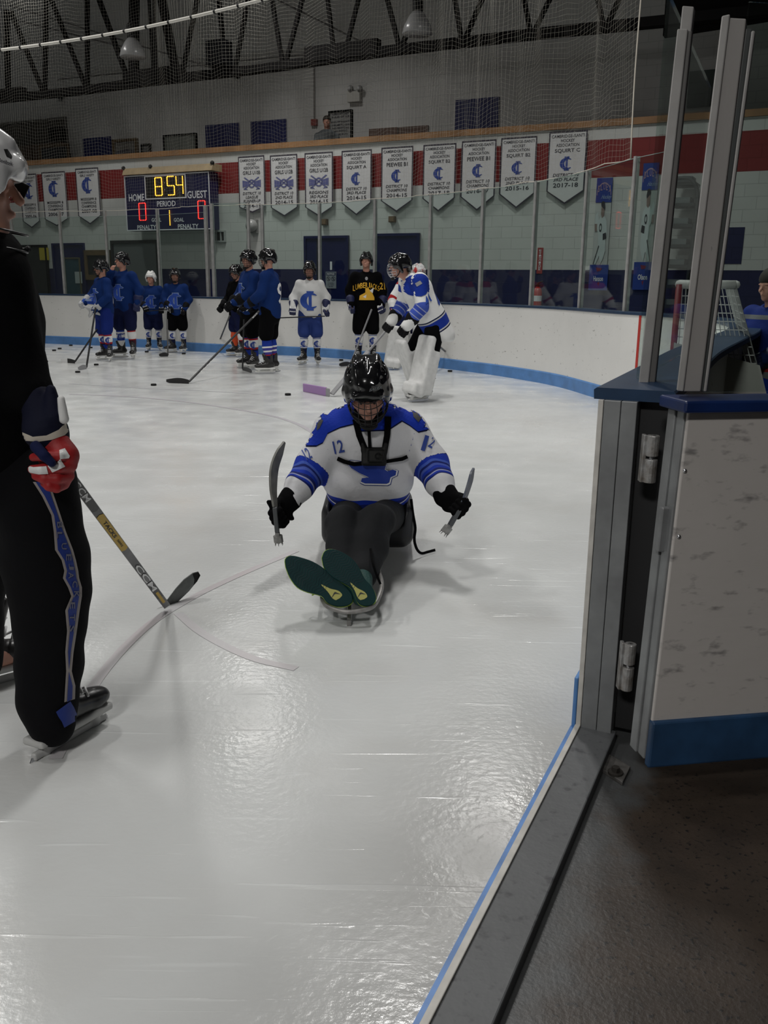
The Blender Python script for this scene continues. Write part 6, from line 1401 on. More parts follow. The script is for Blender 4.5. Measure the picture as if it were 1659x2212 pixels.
HC = A(794, 846, 4.13); HM = Matrix.Translation(HC) @ (Matrix.Rotation(math.radians(2), 4, 'Z') @ Matrix.Rotation(math.radians(33), 4, 'X') @ Matrix.Rotation(math.radians(-3), 4, 'Y'))
HS = 1.03
neck = A(795, 880, 4.27); chest = A(797, 945, 4.36); pel = A(795, 1085, 4.50)
shR, elR, wrR, hR = A(718, 932, 4.34), A(674, 1010, 4.28), A(628, 1078, 4.12), A(592, 1118, 4.02)
shL, elL, wrL, hL = A(882, 930, 4.34), A(930, 1004, 4.28), A(962, 1070, 4.12), A(997, 1100, 4.02)
hipR, knR, anR = A(755, 1110, 4.45), A(742, 1132, 3.98), A(742, 1245, 3.62)
hipL, knL, anL = A(845, 1110, 4.45), A(813, 1128, 3.98), A(782, 1240, 3.62)
S = Sdf(); head_sdf(S, HM, HS); S.cone(neck, HM @ Vector((0, .02, -.05)), .058, .055, k=.03)
S.cone(pel, chest, .13, .14, k=.05, flat=(RIGHT, 1.2)); S.cone(chest, neck, .12, .07, k=.05)
for a, b, c, d, sgn in ((shR, elR, wrR, hR, -1), (shL, elL, wrL, hL, 1)):
    S.cone(chest, a, .09, .065, k=.05); S.cone(a, b, .056, .045, k=.03); S.cone(b, c, .043, .031, k=.02); S.cone(c, c.lerp(d, .4), .030, .028, k=.01)
for a, b, c in ((hipR, knR, anR), (hipL, knL, anL)): S.cone(a, b, .08, .06, k=.03); S.cone(b, c, .056, .038, k=.03); S.cone(c, c + Vector((0, -.10, -.01)), .034, .03, k=.02)
me = S.mesh('body', .007); make('body', me, m_skin, t)
# eyes, brow and lips
for sx in (-1, 1):
    bm = bmesh.new(); add_ball(bm, HM @ Vector((sx * .0309, -.0905, .006)), .0065, 5); make('eye', bm, mat('eye_dark', (0.02, 0.012, 0.01), .2), t, True)
helmet(t, HM, HS, m_blackg, True, vox=.0055, wr=.0021)
hob = [o for o in t.children if o.name.startswith('helmet')][0]
hb = bvh_of(hob.data); loc = t.location
# helmet lettering and a ridge bulge are part of the shell: small plain pale maker mark
def fixed(bv_me_obj):
    """BVH in world coordinates of a child mesh under an unrotated empty"""
    me = bv_me_obj.data; o = bv_me_obj; off = Vector((0, 0, 0)); q = o
    while q.parent: off += q.parent.location; q = q.parent
    return BVHTree.FromPolygons([v.co + off for v in me.vertices], [tuple(p.vertices) for p in me.polygons])
hb = fixed(hob); ang = math.radians(14); ca, sa = math.cos(ang), math.sin(ang)
vf = text2d('BAUER', 28, 6.5); vf = ([(812 + ca * x + sa * y * 1, 840 - y - sa * x * .9) for x, y in vf[0]], vf[1]); view_decal('lettering', vf, hb, mat('mark_grey', (0.16, 0.17, 0.18), .4), hob, .002, 4)
S = Sdf(); S.cone(neck + Vector((0, -.03, -.04)), HM @ Vector((0, -.01, -.11)), .078, .066, k=.03); mk('neck_guard', S, .006, m_black, t)
# jersey
S = Sdf(); hem = A(795, 1062, 4.43); S.cone(A(730, 1040, 4.32), A(860, 1040, 4.32), .075, .075, k=.06)
S.cone(hem, chest, .175, .165, k=.05, flat=(RIGHT, 1.22)); S.cone(chest, neck.lerp(chest, .2), .16, .085, k=.06, flat=(RIGHT, 1.35)); S.cone(neck.lerp(chest, .1), neck + Vector((0, 0, .01)), .085, .075, k=.03)
for a, b, c in ((shR, elR, wrR), (shL, elL, wrL)):
    S.cone(chest.lerp(neck, .50), a, .10, .086, k=.07); S.cone(a, b, .088, .084, k=.05); S.cone(b, b.lerp(c, .6), .084, .072, k=.03); S.cone(b.lerp(c, .6), c, .070, .056, k=.02)
S.ell(neck + Vector((0, -.02, .07)), (.07, .07, .06), k=.02, neg=True)
armL = [shL, elL, wrL]; armR = [shR, elR, wrR]; upv = (neck - hem).normalized()
def fa(v):
    tl, dl = seg_t(v, armL); tr, dr = seg_t(v, armR); tt, dt = seg_t(v, [hem, neck]); tz = np.where(dl < dr, tl, tr)
    return np.where(tz > .10, np.clip((dt - np.minimum(dl, dr) * 1.10 - .125) / .05 + .5, 0, 1), 0)
def fp(v):
    tl, dl = seg_t(v, armL); tr, dr = seg_t(v, armR); a = fa(v) > .5; tz = ((v - V3(hem)) @ V3(upv)) / (neck - hem).length
    n1 = .012 * np.sin(v[:, 0] * 60 + v[:, 2] * 35)
    return np.where(a, np.where(dl < dr, tl, tr) + n1, np.clip(tz * .8 + .1, 0, 1))
JW = (0.62, 0.62, 0.64); JB = (0.007, 0.032, 0.36); JD = (0.006, 0.014, 0.13)
mj = ramp_mat('jersey_white_blue', [(0, JD), (.07, JB), (.10, JW), (.112, JD), (.145, JB), (.185, JW)], stops2=[(0, JW), (.47, JD), (.50, JB), (.60, (.05, .10, .45)), (.63, JD), (.66, (.06, .10, .42)), (.69, JB), (.73, JD), (.76, (.3, .32, .5)), (.775, JB), (.80, JD), (.82, JW)], bump=.25, bscale=45)
def warp_s(X):
    x, y, z = X[..., 0], X[..., 1], X[..., 2]
    d = .009 * np.sin(26 * x + 11 * z) * np.sin(9 * z - 6 * x + 1) + .006 * np.sin(38 * (z * .8 + x)) * np.cos(14 * x)
    return X + d[..., None] * np.array([.5, .9, .3], np.float32)
js = S.mesh('jersey', .007, warp_s, {'pt': fp, 'arm': fa}); jb = bvh_of(js); jo = make('jersey', js, mj, t)
# blue yoke over the shoulders, outlined in navy
yk = [(655, 962), (650, 920), (670, 880), (700, 850), (735, 830), (745, 800), (846, 800), (855, 830), (890, 845), (925, 870), (945, 900), (935, 925), (903, 932), (885, 918), (868, 908), (840, 905), (838, 928), (775, 930), (768, 914), (735, 922), (708, 935), (698, 955), (684, 962)]
yk0 = [(798 + (x - 798) * 1.012, y + 3) for x, y in yk]
view_decal('yoke_piping', poly2d(yk0), jb, m_navyf, jo, .003, 10); view_decal('yoke', poly2d(yk), jb, mat('yoke_royal', JB, .8, spec=.2, bump=.2), jo, .006, 10)
view_decal('shoulder_patch', poly2d([(890, 878), (899, 882), (912, 900), (904, 912), (893, 900)]), jb, mat('patch_grey', (0.05, 0.05, 0.05), .7), jo, .009, 6)
view_decal('shoulder_patch', poly2d([(685, 915), (693, 905), (698, 908), (690, 925), (684, 930)]), jb, MATS['patch_grey'], jo, .009, 6)
# numbers
def num(txt, cx, cy, w, h, rot, m, off=.008, grow=0):
    vf = text2d(txt, w + grow, h + grow); c, s_ = math.cos(rot), math.sin(rot); return view_decal('number', ([(cx + c * x + s_ * y, cy + s_ * x - c * y) for x, y in vf[0]], vf[1]), jb, m, jo, off, 5)
num('12', 731, 965, 22, 28, -.22, m_inkblue); num('1', 918, 957, 9, 34, .3, m_inkblue); num('2', 934, 955, 10, 26, .5, m_inkblue); num('12', 663, 980, 14, 26, -.5, m_inkblue)
# crest: a lamp shape, navy outline, white band, royal body
def crest(scale): 
    P = [(748, 999), (760, 996), (800, 1000), (835, 1004), (832, 1014), (838, 1018), (850, 1014), (858, 1017), (856, 1027), (845, 1032), (832, 1026), (826, 1032), (840, 1036), (842, 1044), (836, 1047), (788, 1046), (779, 1042), (781, 1034), (797, 1032), (775, 1022), (757, 1010)]
    cx, cy = 802, 1020; return [(cx + (x - cx) * scale[0], cy + (y - cy) * scale[1]) for x, y in P]
view_decal('crest_outline', poly2d(crest((1.06, 1.10))), jb, m_inkblue, jo, .005, 6); view_decal('crest_band', poly2d(crest((1.03, 1.05))), jb, m_inkwhite, jo, .008, 6); view_decal('crest', poly2d(crest((.97, .93))), jb, mat('crest_lamp', (0.012, 0.04, 0.30), .7), jo, .011, 6)
# chest harness
hs_ = thing('chest_harness', 'black chest camera harness strapped over the white jersey', 'harness', chest)
def strap(name, pts, w, off=.012):
    L = []; R_2 = []
    for i, p in enumerate(pts):
        a = Vector(pts[max(i - 1, 0)]); b = Vector(pts[min(i + 1, len(pts) - 1)]); d = (b - a).normalized(); n = Vector((-d.y, d.x)) * w / 2; L.append((p[0] + n.x, p[1] + n.y)); R_2.append((p[0] - n.x, p[1] - n.y))
    o = view_decal(name, strip2d(L, R_2), jb, m_black, hs_, off, 6); sm = o.modifiers.new('thickness', 'SOLIDIFY'); sm.thickness = .004; sm.offset = 1; return o
strap('shoulder_strap', [(768, 905), (776, 940), (790, 975), (800, 990)], 13); strap('shoulder_strap', [(838, 900), (836, 940), (830, 975), (826, 990)], 13); strap('center_strap', [(797, 920), (798, 950), (799, 975)], 7)
strap('chest_strap', [(729, 990), (745, 997), (765, 1002), (790, 1000)], 8); strap('chest_strap', [(826, 998), (850, 994), (868, 991), (880, 986)], 7)
S = Sdf(); mc = None
h = jb.ray_cast(CP, ray(808, 985).normalized(), 30); mc = h[0]; Rm = Matrix.Rotation(math.radians(-18), 3, 'X')
S.box(mc + Vector((0, -.015, 0)), (.060, .016, .045), Rm, rd=.012, k=.01); S.box(mc + Vector((.01, -.03, .004)), (.036, .018, .030), Rm, rd=.008, k=.008); S.ell(mc + Vector((.02, -.05, .008)), (.014, .012, .014), Rm, k=.004); S.cone(mc + Vector((-.05, -.01, .03)), mc + Vector((-.055, -.01, .06)), .012, .010, k=.01); S.cone(mc + Vector((.05, -.01, .03)), mc + Vector((.055, -.01, .06)), .012, .010, k=.01)
mk('mount_plate', S, .004, m_rubber, hs_)
# trousers
m_trou = mat('charcoal_trousers', (0.017, 0.018, 0.020), .8, spec=.15, noise=.2, nscale=6, bump=.3, bscale=30)
S = Sdf(); S.cone(pel + Vector((0, 0, -.02)), A(795, 1110, 4.45), .15, .14, k=.05, flat=(RIGHT, 1.2))
for a, b, c in ((hipR, knR, anR), (hipL, knL, anL)):
    S.cone(a, b, .092, .080, k=.035); S.cone(b, b.lerp(c, .5), .080, .078, k=.03); S.cone(b.lerp(c, .5), c, .078, .068, k=.03)
mk('trousers', S, .007, m_trou, t, folds(.006, 20, 2))
# gloves with separate fingers, thumb and knit cuff
def handglove(el, wr, hd, tip, butt, name):
    d = (hd - wr).normalized(); ax = (tip - butt).normalized(); pn = d.cross(ax).normalized()
    if pn.y > 0: pn = -pn
    S = Sdf(); S.cone(wr + (el - wr).normalized() * .025, wr + d * .02, .052, .050, k=.02); S.cone(wr + d * .0, wr + d * .05, .052, .040, k=.02, flat=(ax, 1.15))
    R = Matrix(((ax), d, pn)).transposed(); c = wr + d * .085; ax = (ax - d * ax.dot(d)).normalized()
    S.box(c, (.044, .040, .022), R, rd=.018, k=.02)
    for i in range(4):
        o = ax * ((i - 1.5) * .024); k_ = (.92, 1.05, 1.0, .82)[i]; a = c + o + d * .030; b = a + d * .040 * k_ + pn * .012; e = b + d * -.002 + pn * .036; f = e - d * .030 * k_ + pn * .004
        S.cone(a, b, .0155, .015, k=.008); S.cone(b, e, .015, .0145, k=.004); S.cone(e, f, .0142, .0125, k=.004)
    S.cone(c + ax * .040 - d * .02, c + ax * .048 + d * .02 + pn * .022, .018, .016, k=.012); S.cone(c + ax * .048 + d * .02 + pn * .022, c + ax * .02 + d * .045 + pn * .050, .0155, .014, k=.005)
    return mk(name, S, .005, m_black, t)
bR, tR = A(601, 1168, 3.95), A(613, 958, 4.08); bL, tL = A(961, 1147, 3.95), A(1021, 1014, 4.10)
handglove(elR, wrR, hR, tR, bR, 'glove'); handglove(elL, wrL, hL, tL, bL, 'glove')
# short sled sticks: curved blade above, steel picks below
def sledstick(label, pts, Ys, mb, wid):
    P = [A(x, y, Y) for (x, y), Y in zip(pts, Ys)]; s = thing('sled_hockey_stick', label, 'sled stick', P[0])
    bm = bmesh.new(); add_bar(bm, P[1], P[0], .026, .020); make('pick_end', bm, mat('frosty_metal', (0.30, 0.30, 0.29), .5, metal=.3, noise=.4, nscale=60), s, bevel=.002)
    d = (P[0] - P[1]).normalized(); u, v = perp(d); bm = bmesh.new()
    for q in range(6):
        a = q * math.pi / 3; o = u * math.cos(a) * .014 + v * math.sin(a) * .014; add_tube(bm, [P[0] - d * .01 + o, P[0] + d * .018 + o * 1.4], [.005, .001], 5)
    add_tube(bm, [P[0] - d * .03, P[0] + d * .003], .022, 8); make('picks', bm, MATS['frosty_metal'], s)
    bm = bmesh.new(); add_bar(bm, P[2], P[1], .030, .020); make('shaft', bm, mat('shaft_dark_grey', (0.07, 0.075, 0.08), .4), s, bevel=.004)
    Q = spline(P[2:], 5); bm = bmesh.new(); V = []; n = len(Q); 
    for i, p in enumerate(Q):
        q = i / (n - 1); dd = (Q[min(i + 1, n - 1)] - Q[max(i - 1, 0)]).normalized(); w = wid * (.55 + .6 * math.sin(math.pi * min(1, q * 1.0) * .8)) * (1 if q < .85 else 1 - (q - .85) * 5.0); sd = (Vector((.35, .92, -.2)) - dd * Vector((.35, .92, -.2)).dot(dd)).normalized(); th = dd.cross(sd).normalized() * .005
        V.append([bm.verts.new(p + sd * w + th), bm.verts.new(p - sd * w + th), bm.verts.new(p - sd * w - th), bm.verts.new(p + sd * w - th)])
    for a, b in zip(V, V[1:]):
        for k in range(4): bm.faces.new((a[k], a[(k + 1) % 4], b[(k + 1) % 4], b[k]))
    bm.faces.new(V[0]); bm.faces.new(V[-1][::-1]); make('blade', bm, mb, s)
sledstick('short sled stick with pale worn blade in the gloved hand on the left', [(602, 1170), (599, 1150), (594, 1095), (590, 1050), (594, 1005), (614, 955)], [3.96, 3.96, 3.97, 4.0, 4.05, 4.12], mat('worn_blade', (0.22, 0.22, 0.20), .5, noise=.5, nscale=12), .030)
sledstick('short sled stick with dark blade in the gloved hand on the right', [(961, 1149), (972, 1135), (992, 1100), (1003, 1078), (1014, 1045), (1023, 1012)], [3.95, 3.96, 3.97, 4.0, 4.05, 4.12], mat('navy_blade', (0.015, 0.025, 0.05), .4), .022)
# the two shoes --------------------------------------------------------
m_sole = mat('teal_sole', (0.001, 0.028, 0.030), .6, spec=.2, noise=.15, nscale=20); m_lime = mat('lime_foam', (0.33, 0.50, 0.05), .6); m_upper = mat('teal_mesh', (0.006, 0.05, 0.045), .7, bump=.4, bscale=120)
def shoe(par, outline, Y0, tiltdir, ankle, heel, toe, sw):
    c = (sum(p[0] for p in outline) / len(outline), sum(p[1] for p in outline) / len(outline)); pts2 = spline([(x, y, 0) for x, y in outline + [outline[0]]], 3)[:-1]
    n = (-ray(*c)).normalized(); n = (n + Vector((0, 0, .12))).normalized(); o = A(c[0], c[1], Y0)
    def P(x, y, g=1.0, back=0.0):
        r = ray(c[0] + (x - c[0]) * g, c[1] + (y - c[1]) * g).normalized(); tt = (o - CP).dot(n) / r.dot(n); return CP + r * tt - n * back
    def layer(nm, g0, b0, b1, m, g1=None):
        bm = bmesh.new(); g1 = g1 or g0; a = [bm.verts.new(P(p.x, p.y, g0, b0)) for p in pts2]; b = [bm.verts.new(P(p.x, p.y, g1, b1)) for p in pts2]; k_ = len(a)
        bm.faces.new(a); bm.faces.new(b[::-1])
        for i in range(k_): bm.faces.new((a[i], a[(i + 1) % k_], b[(i + 1) % k_], b[i]))
        return make(nm, bm, m, par, bevel=.003)
    sh = layer('shoe', 1.0, 0.0, .016, m_sole); ms = None
    def under_(o_, parent):
        mwp = Matrix.Translation(par.location); o_.parent = parent
    ly = []
    ly.append(layer('midsole', 1.02, .014, .034, m_lime)); 
    hl = P(*heel); to = P(*toe); S = Sdf(); dd = (to - hl).normalized(); sd = n.cross(dd).normalized(); R = Matrix((sd, dd, n)).transposed(); L = (to - hl).length
    S.cone(hl + dd * .05 - n * .055, hl + dd * L * .62 - n * .060, .040, .038, k=.03); S.cone(hl + dd * L * .6 - n * .055, to - dd * .045 - n * .045, .042, .030, k=.03, flat=(sd, 1.15)); S.cone(hl + dd * .05 - n * .05, ankle, .042, .046, k=.02); S.cone(hl + dd * .07 - n * .09, hl + dd * L * .45 - n * .095, .03, .02, k=.03)
    ly.append(mk('upper', S, .006, m_upper, par)); 
    bm = bmesh.new()
    for q in range(5):
        cc = hl + dd * (L * (.42 + .07 * q)) - n * (.112 - .009 * q); add_tube(bm, [cc - sd * .03 + n * .02, cc, cc + sd * .03 + n * .02], .0035, 5)
    cc = hl + dd * L * .42 - n * .118
    for sg in (-1, 1): add_tube(bm, spline([cc, cc + sd * sg * .03 - n * .02 + dd * .01, cc + sd * sg * .05 + dd * .015, cc + sd * sg * .02 + n * .01], 4), .003, 5)
    ly.append(make('laces', bm, m_lime, par, True))
    # tread grooves and the yellow heel inlay with a dark tick
    bm = bmesh.new(); a_ = Vector(heel); b_ = Vector(toe); ax = (b_ - a_).normalized(); px_ = Vector((-ax.y, ax.x)); LL = (b_ - a_).length
    def inside(p):
        w_ = False; n_ = len(pts2)
        for i in range(n_):
            x1, y1 = pts2[i].x, pts2[i].y; x2, y2 = pts2[(i + 1) % n_].x, pts2[(i + 1) % n_].y
            if (y1 > p.y) != (y2 > p.y) and p.x < (x2 - x1) * (p.y - y1) / (y2 - y1) + x1: w_ = not w_
        return w_
    for q in range(16):
        c0 = a_ + ax * (LL * (.36 + .042 * q)); run = []
        for s_ in np.linspace(-45, 45, 31):
            p = c0 + px_ * s_ + ax * (3 * math.sin(s_ * .25))
            if inside(p + (p - Vector(c)) * .06): run.append(P(p.x, p.y, 1, -.0005))
        if len(run) > 2: add_tube(bm, run, .0013, 4)
    ly.append(make('tread_grooves', bm, mat('groove_dark', (0.002, 0.022, 0.028), .7), par))
    T = [a_ + ax * LL * .07, a_ + ax * LL * .07 + px_ * LL * .062 * 1, a_ + ax * LL * .15 + px_ * LL * .075, a_ + ax * LL * .26 + px_ * LL * .03, a_ + ax * LL * .40, a_ + ax * LL * .26 - px_ * LL * .025, a_ + ax * LL * .15 - px_ * LL * .06, a_ + ax * LL * .07 - px_ * LL * .045]
    T = spline([(p.x + sw[0], p.y + sw[1], 0) for p in T], 3); bm = bmesh.new(); bm.faces.new([bm.verts.new(P(p.x, p.y, 1, -.0012)) for p in T[:-1]]); ly.append(make('heel_inlay', bm, mat('inlay_yellow', (0.42, 0.40, 0.10), .5), par))
    cc = a_ + ax * LL * .15 + Vector(sw); K = [(-.35, .25), (-.10, -.28), (.0, -.34), (.5, .18), (.05, -.10), (-.05, -.08)]; bm = bmesh.new(); f_ = LL * .16
    bm.faces.new([bm.verts.new(P(cc.x + x * f_ * 1.0, cc.y - (y + x * -.5) * f_ * .8 * -1, 1, -.0022)) for x, y in K]); ly.append(make('tick_mark', bm, mat('tick_black', (0.01, 0.012, 0.012), .5), par))
    for o_ in ly:  # hang the pieces under the shoe itself
        o_.parent = sh
    return sh
shoe(t, [(617, 1225), (616, 1208), (628, 1200), (650, 1204), (676, 1213), (700, 1228), (722, 1247), (742, 1262), (758, 1280), (762, 1298), (750, 1308), (728, 1310), (706, 1301), (694, 1287), (665, 1279), (642, 1268), (626, 1247)], 3.42, None, anR + Vector((0, -.02, .0)), (748, 1302), (626, 1210), (-6, -3))
shoe(t, [(695, 1205), (702, 1190), (718, 1186), (742, 1194), (764, 1210), (778, 1230), (788, 1250), (804, 1268), (812, 1288), (808, 1303), (792, 1309), (775, 1304), (766, 1286), (758, 1270), (738, 1258), (716, 1245), (700, 1226)], 3.42, None, anL + Vector((0, -.02, 0)), (800, 1304), (708, 1194), (-7, -2))

# the sled -------------------------------------------------------------
s = thing('ice_sled', 'ice hockey sled with black bucket seat, bent aluminium frame and front skid', 'sled', (seat.x, seat.y - .4, 0))
m_tube = mat('frosted_tube', (0.30, 0.29, 0.28), .45, metal=.4, noise=.3, nscale=30)
S = Sdf(); c = A(795, 1130, 4.45); S.box(c + Vector((0, .06, .02)), (.235, .22, .12), None, rd=.07, k=.03); S.box(c + Vector((0, .02, .13)), (.19, .20, .12), None, rd=.06, k=.02, neg=True); S.box(c + Vector((0, .26, .12)), (.20, .035, .12), None, rd=.03, k=.05)
mk('bucket_seat', S, .009, mat('bucket_black', (0.008, 0.008, 0.010), .5), s)
def T3(L): return [A(x, y, Y) for x, y, Y in L]
loop = spline(T3([(822, 1172, 4.22), (818, 1195, 4.0), (816, 1225, 3.75), (824, 1255, 3.58), (822, 1280, 3.48), (808, 1308, 3.40), (785, 1318, 3.37), (750, 1322, 3.36), (718, 1315, 3.38), (700, 1303, 3.42), (696, 1285, 3.5), (702, 1245, 3.75), (712, 1200, 4.0), (716, 1175, 4.22)]), 4)
bm = bmesh.new(); add_tube(bm, loop, .0095, 10); make('frame_tube', bm, m_tube, s, True)
bm = bmesh.new(); add_tube(bm, spline(T3([(753, 1290, 3.52), (755, 1315, 3.45), (755, 1338, 3.42)]), 4), .010, 8); p = atz(754, 1350, .002); add_bar(bm, Vector((p.x, p.y - .01, .012)), Vector((p.x, p.y + .08, .012)), .016, .022); add_tube(bm, [A(755, 1325, 3.43), Vector((p.x, p.y + .01, .01))], .010, 8); make('front_skid', bm, m_tube, s)
for sx in (-.07, .07):
    bm = bmesh.new(); add_bar(bm, Vector((c.x + sx, c.y - .12, .022)), Vector((c.x + sx, c.y + .18, .022)), .004, .044, (1, 0, 0)); make('runner_blade', bm, m_steel, s)
    bm = bmesh.new(); add_box(bm, (c.x + sx, c.y + .03, .06), (.012, 0, 0), (0, .13, 0), (0, 0, .03)); make('runner_holder', bm, m_rubber, s)
def ribbon(name, L, w, par):
    P = spline(T3(L), 5); bm = bmesh.new(); V = []
    for i, p in enumerate(P):
        d = (P[min(i + 1, len(P) - 1)] - P[max(i - 1, 0)]).normalized(); sd = d.cross(FWD).normalized() * w / 2; th = d.cross(sd).normalized() * .0015
        V.append([bm.verts.new(p + sd + th), bm.verts.new(p - sd + th), bm.verts.new(p - sd - th), bm.verts.new(p + sd - th)])
    for a, b in zip(V, V[1:]):
        for k in range(4): bm.faces.new((a[k], a[(k + 1) % 4], b[(k + 1) % 4], b[k]))
    bm.faces.new(V[0]); bm.faces.new(V[-1][::-1]); return make(name, bm, m_black, par)
ribbon('strap', [(888, 1078, 4.35), (892, 1110, 4.33), (897, 1140, 4.33), (895, 1165, 4.32), (900, 1185, 4.32), (910, 1195, 4.34), (925, 1192, 4.38), (940, 1188, 4.42)], .014, s)
ribbon('foot_strap', [(800, 1185, 3.66), (804, 1212, 3.56), (812, 1238, 3.52), (822, 1262, 3.50)], .010, s)
# ================================================================== NEAR SKATER AT LEFT
YN = 2.42
t = thing('person', 'close skater in black with blue striped track pants at the left edge', 'person', (-1.0, 2.45, 0))
HC = A(-62, 404, 2.46); HM = Matrix.Translation(HC) @ (Matrix.Rotation(math.radians(108), 4, 'Z') @ Matrix.Rotation(math.radians(6), 4, 'X'))
neck = A(-50, 540, 2.48); chest = A(-70, 650, 2.50); pel = A(-20, 985, 2.52)
shN = A(-32, 612, 2.44); elN = A(28, 790, 2.44); wrN = A(104, 925, 2.36); hdN = A(112, 1000, 2.33)
shF = A(-150, 600, 2.70); elF = A(-120, 790, 2.75); wrF = A(-20, 900, 2.7)
hipN = A(62, 1000, 2.50); knN = A(98, 1265, 2.47); anN = A(100, 1530, 2.42)
hipF = A(-60, 1000, 2.58); knF = A(-60, 1230, 2.64); anF = A(-50, 1430, 2.72)
S = Sdf(); head_sdf(S, HM, 1.05)
S.cone(neck, HM @ Vector((0, .015, -.05)), .062, .06, k=.03); S.cone(pel, chest, .13, .15, k=.05, flat=((0, 1, 0), 1.2)); S.cone(chest, neck, .13, .07, k=.05)
for a, b, c in ((shN, elN, wrN), (shF, elF, wrF)): S.cone(chest, a, .09, .07, k=.05); S.cone(a, b, .058, .048, k=.03); S.cone(b, c, .045, .032, k=.02)
S.cone(wrN, wrN.lerp(hdN, .6), .030, .03, k=.01)
for i in range(4): S.cone(wrF, wrF + Vector((.02, -.02 + .018 * i, -.10)), .014, .010, k=.008)
for a, b, c in ((hipN, knN, anN), (hipF, knF, anF)): S.cone(a, b, .085, .06, k=.03); S.cone(b, c, .056, .04, k=.03); S.cone(c, c + Vector((.05, .12, -.03)), .036, .03, k=.02)
mk('body', S, .009, m_skin, t)
# jersey and sleeve
S = Sdf(); S.cone(A(-30, 960, 2.52), chest, .17, .18, k=.05, flat=((0, 1, 0), 1.25)); S.cone(chest, neck + Vector((0, 0, -.03)), .17, .09, k=.06, flat=((0, 1, 0), 1.2))
S.cone(chest.lerp(neck, .5), shN, .12, .105, k=.06); S.cone(shN, elN, .098, .085, k=.04); S.cone(elN, elN.lerp(wrN, .45), .084, .070, k=.02)
S.cone(chest.lerp(neck, .5), shF, .12, .1, k=.06); S.cone(shF, elF, .098, .085, k=.04); S.cone(elF, wrF, .08, .06, k=.02)
mk('jersey', S, .009, m_black, t, folds(.008, 13, 3))
hm = helmet(t, HM, 1.10, mat('helmet_white', (0.50, 0.50, 0.50), .22, coat=.4), False, vox=.006)
bm = bmesh.new()
def HP(x, y, z): return HM @ Vector((x * 1.1, y * 1.1, z * 1.1))
for z in (-.085, -.125):
    add_tube(bm, [HP(-.085 * math.sin(math.radians(a)) * -1, -.02 - .108 * math.cos(math.radians(a)), z - .01 * math.cos(math.radians(a))) for a in range(-80, 81, 16)], .0028, 5)
for a in (60, 75):
    add_tube(bm, [HP(.085 * math.sin(math.radians(a)), -.02 - .108 * math.cos(math.radians(a)), z) for z in (.01, -.02, -.06, -.10, -.125)], .0028, 5)
make('cage', bm, m_wire, hm, True)
for q in ((.098, -.02, .0), (.099, .0, -.015)):
    bm = bmesh.new(); add_ball(bm, HP(*q), .007, 6); make('screw', bm, m_rubber, hm, True)
bm = bmesh.new(); add_box(bm, HP(.088, -.09, .02), HM.to_3x3() @ Vector((.004, 0, 0)), HM.to_3x3() @ Vector((0, .030, .01)), HM.to_3x3() @ Vector((0, -.008, .020))); make('cage_clip', bm, m_rubber, hm, bevel=.003)
bm = bmesh.new(); add_tube(bm, spline([HP(.085, .02, -.03), HP(.078, -.03, -.10), HP(.02, -.11, -.13), HP(0, -.13, -.125)], 5), .008, 6); make('chin_strap', bm, m_rubber, hm, True)
hb2 = fixed(hm)
def ovalpx(cx, cy, rx, ry): return poly2d([(cx + rx * math.cos(q * math.pi / 6), cy + ry * math.sin(q * math.pi / 6)) for q in range(12)])
view_decal('vent', merge2d([ovalpx(25, 393, 3, 3.4), ovalpx(24, 404, 3, 3.4)]), hb2, m_rubber, hm, .002, 3); view_decal('vent', ovalpx(40, 404, 6, 9), hb2, m_rubber, hm, .002, 3)
view_decal('vent', poly2d([(8, 322), (16, 322), (26, 336), (24, 343), (14, 338)]), hb2, m_rubber, hm, .002, 4)
vf = text2d('Reebok', 34, 8); view_decal('lettering', ([(12 + x * .9 + y * .2, 349 - y + x * .28) for x, y in vf[0]], vf[1]), hb2, m_ink, hm, .003, 4)
# trousers
m_trk = mat('track_black', (0.004, 0.004, 0.005), .85, spec=.12, bump=.2, bscale=25)
S = Sdf(); S.cone(pel, A(0, 1010, 2.52), .15, .15, k=.05, flat=((0, 1, 0), 1.2))
pr = [(72, 1040, 93, 2.50), (82, 1120, 90, 2.49), (96, 1200, 94, 2.48), (108, 1280, 82, 2.46), (110, 1350, 78, 2.45), (108, 1430, 74, 2.43), (104, 1515, 68, 2.40), (112, 1560, 60, 2.37)]
for (x0, y0, r0, Y0), (x1, y1, r1, Y1) in zip(pr, pr[1:]): S.cone(A(x0, y0, Y0), A(x1, y1, Y1), r0 * Y0 / FPX / 1.02, r1 * Y1 / FPX / 1.02, k=.03)
pr = [(-60, 1000, 95, 2.62), (-62, 1200, 80, 2.66), (-58, 1330, 68, 2.70), (-55, 1430, 62, 2.73)]
for (x0, y0, r0, Y0), (x1, y1, r1, Y1) in zip(pr, pr[1:]): S.cone(A(x0, y0, Y0), A(x1, y1, Y1), r0 * Y0 / FPX, r1 * Y1 / FPX, k=.03)
tm = S.mesh('track_pants', .009, folds(.007, 12, 5)); tb = bvh_of(tm); tp_ = make('track_pants', tm, m_trk, t)
Ll = [(71, 1041), (91, 1072), (111, 1113), (116, 1147), (119, 1188), (133, 1210), (139, 1233), (136, 1249), (147, 1269), (154, 1288), (141, 1319), (145, 1363), (141, 1408), (143, 1450), (141, 1482), (139, 1517)]
Rl = [(112, 1041), (122, 1072), (136, 1113), (147, 1147), (163, 1188), (169, 1210), (174, 1233), (176, 1249), (182, 1269), (182, 1288), (177, 1319), (171, 1363), (164, 1408), (160, 1450), (168, 1482), (167, 1510)]
def cen(i, f): return (Ll[i][0] + (Rl[i][0] - Ll[i][0]) * f, Ll[i][1] + (Rl[i][1] - Ll[i][1]) * f)
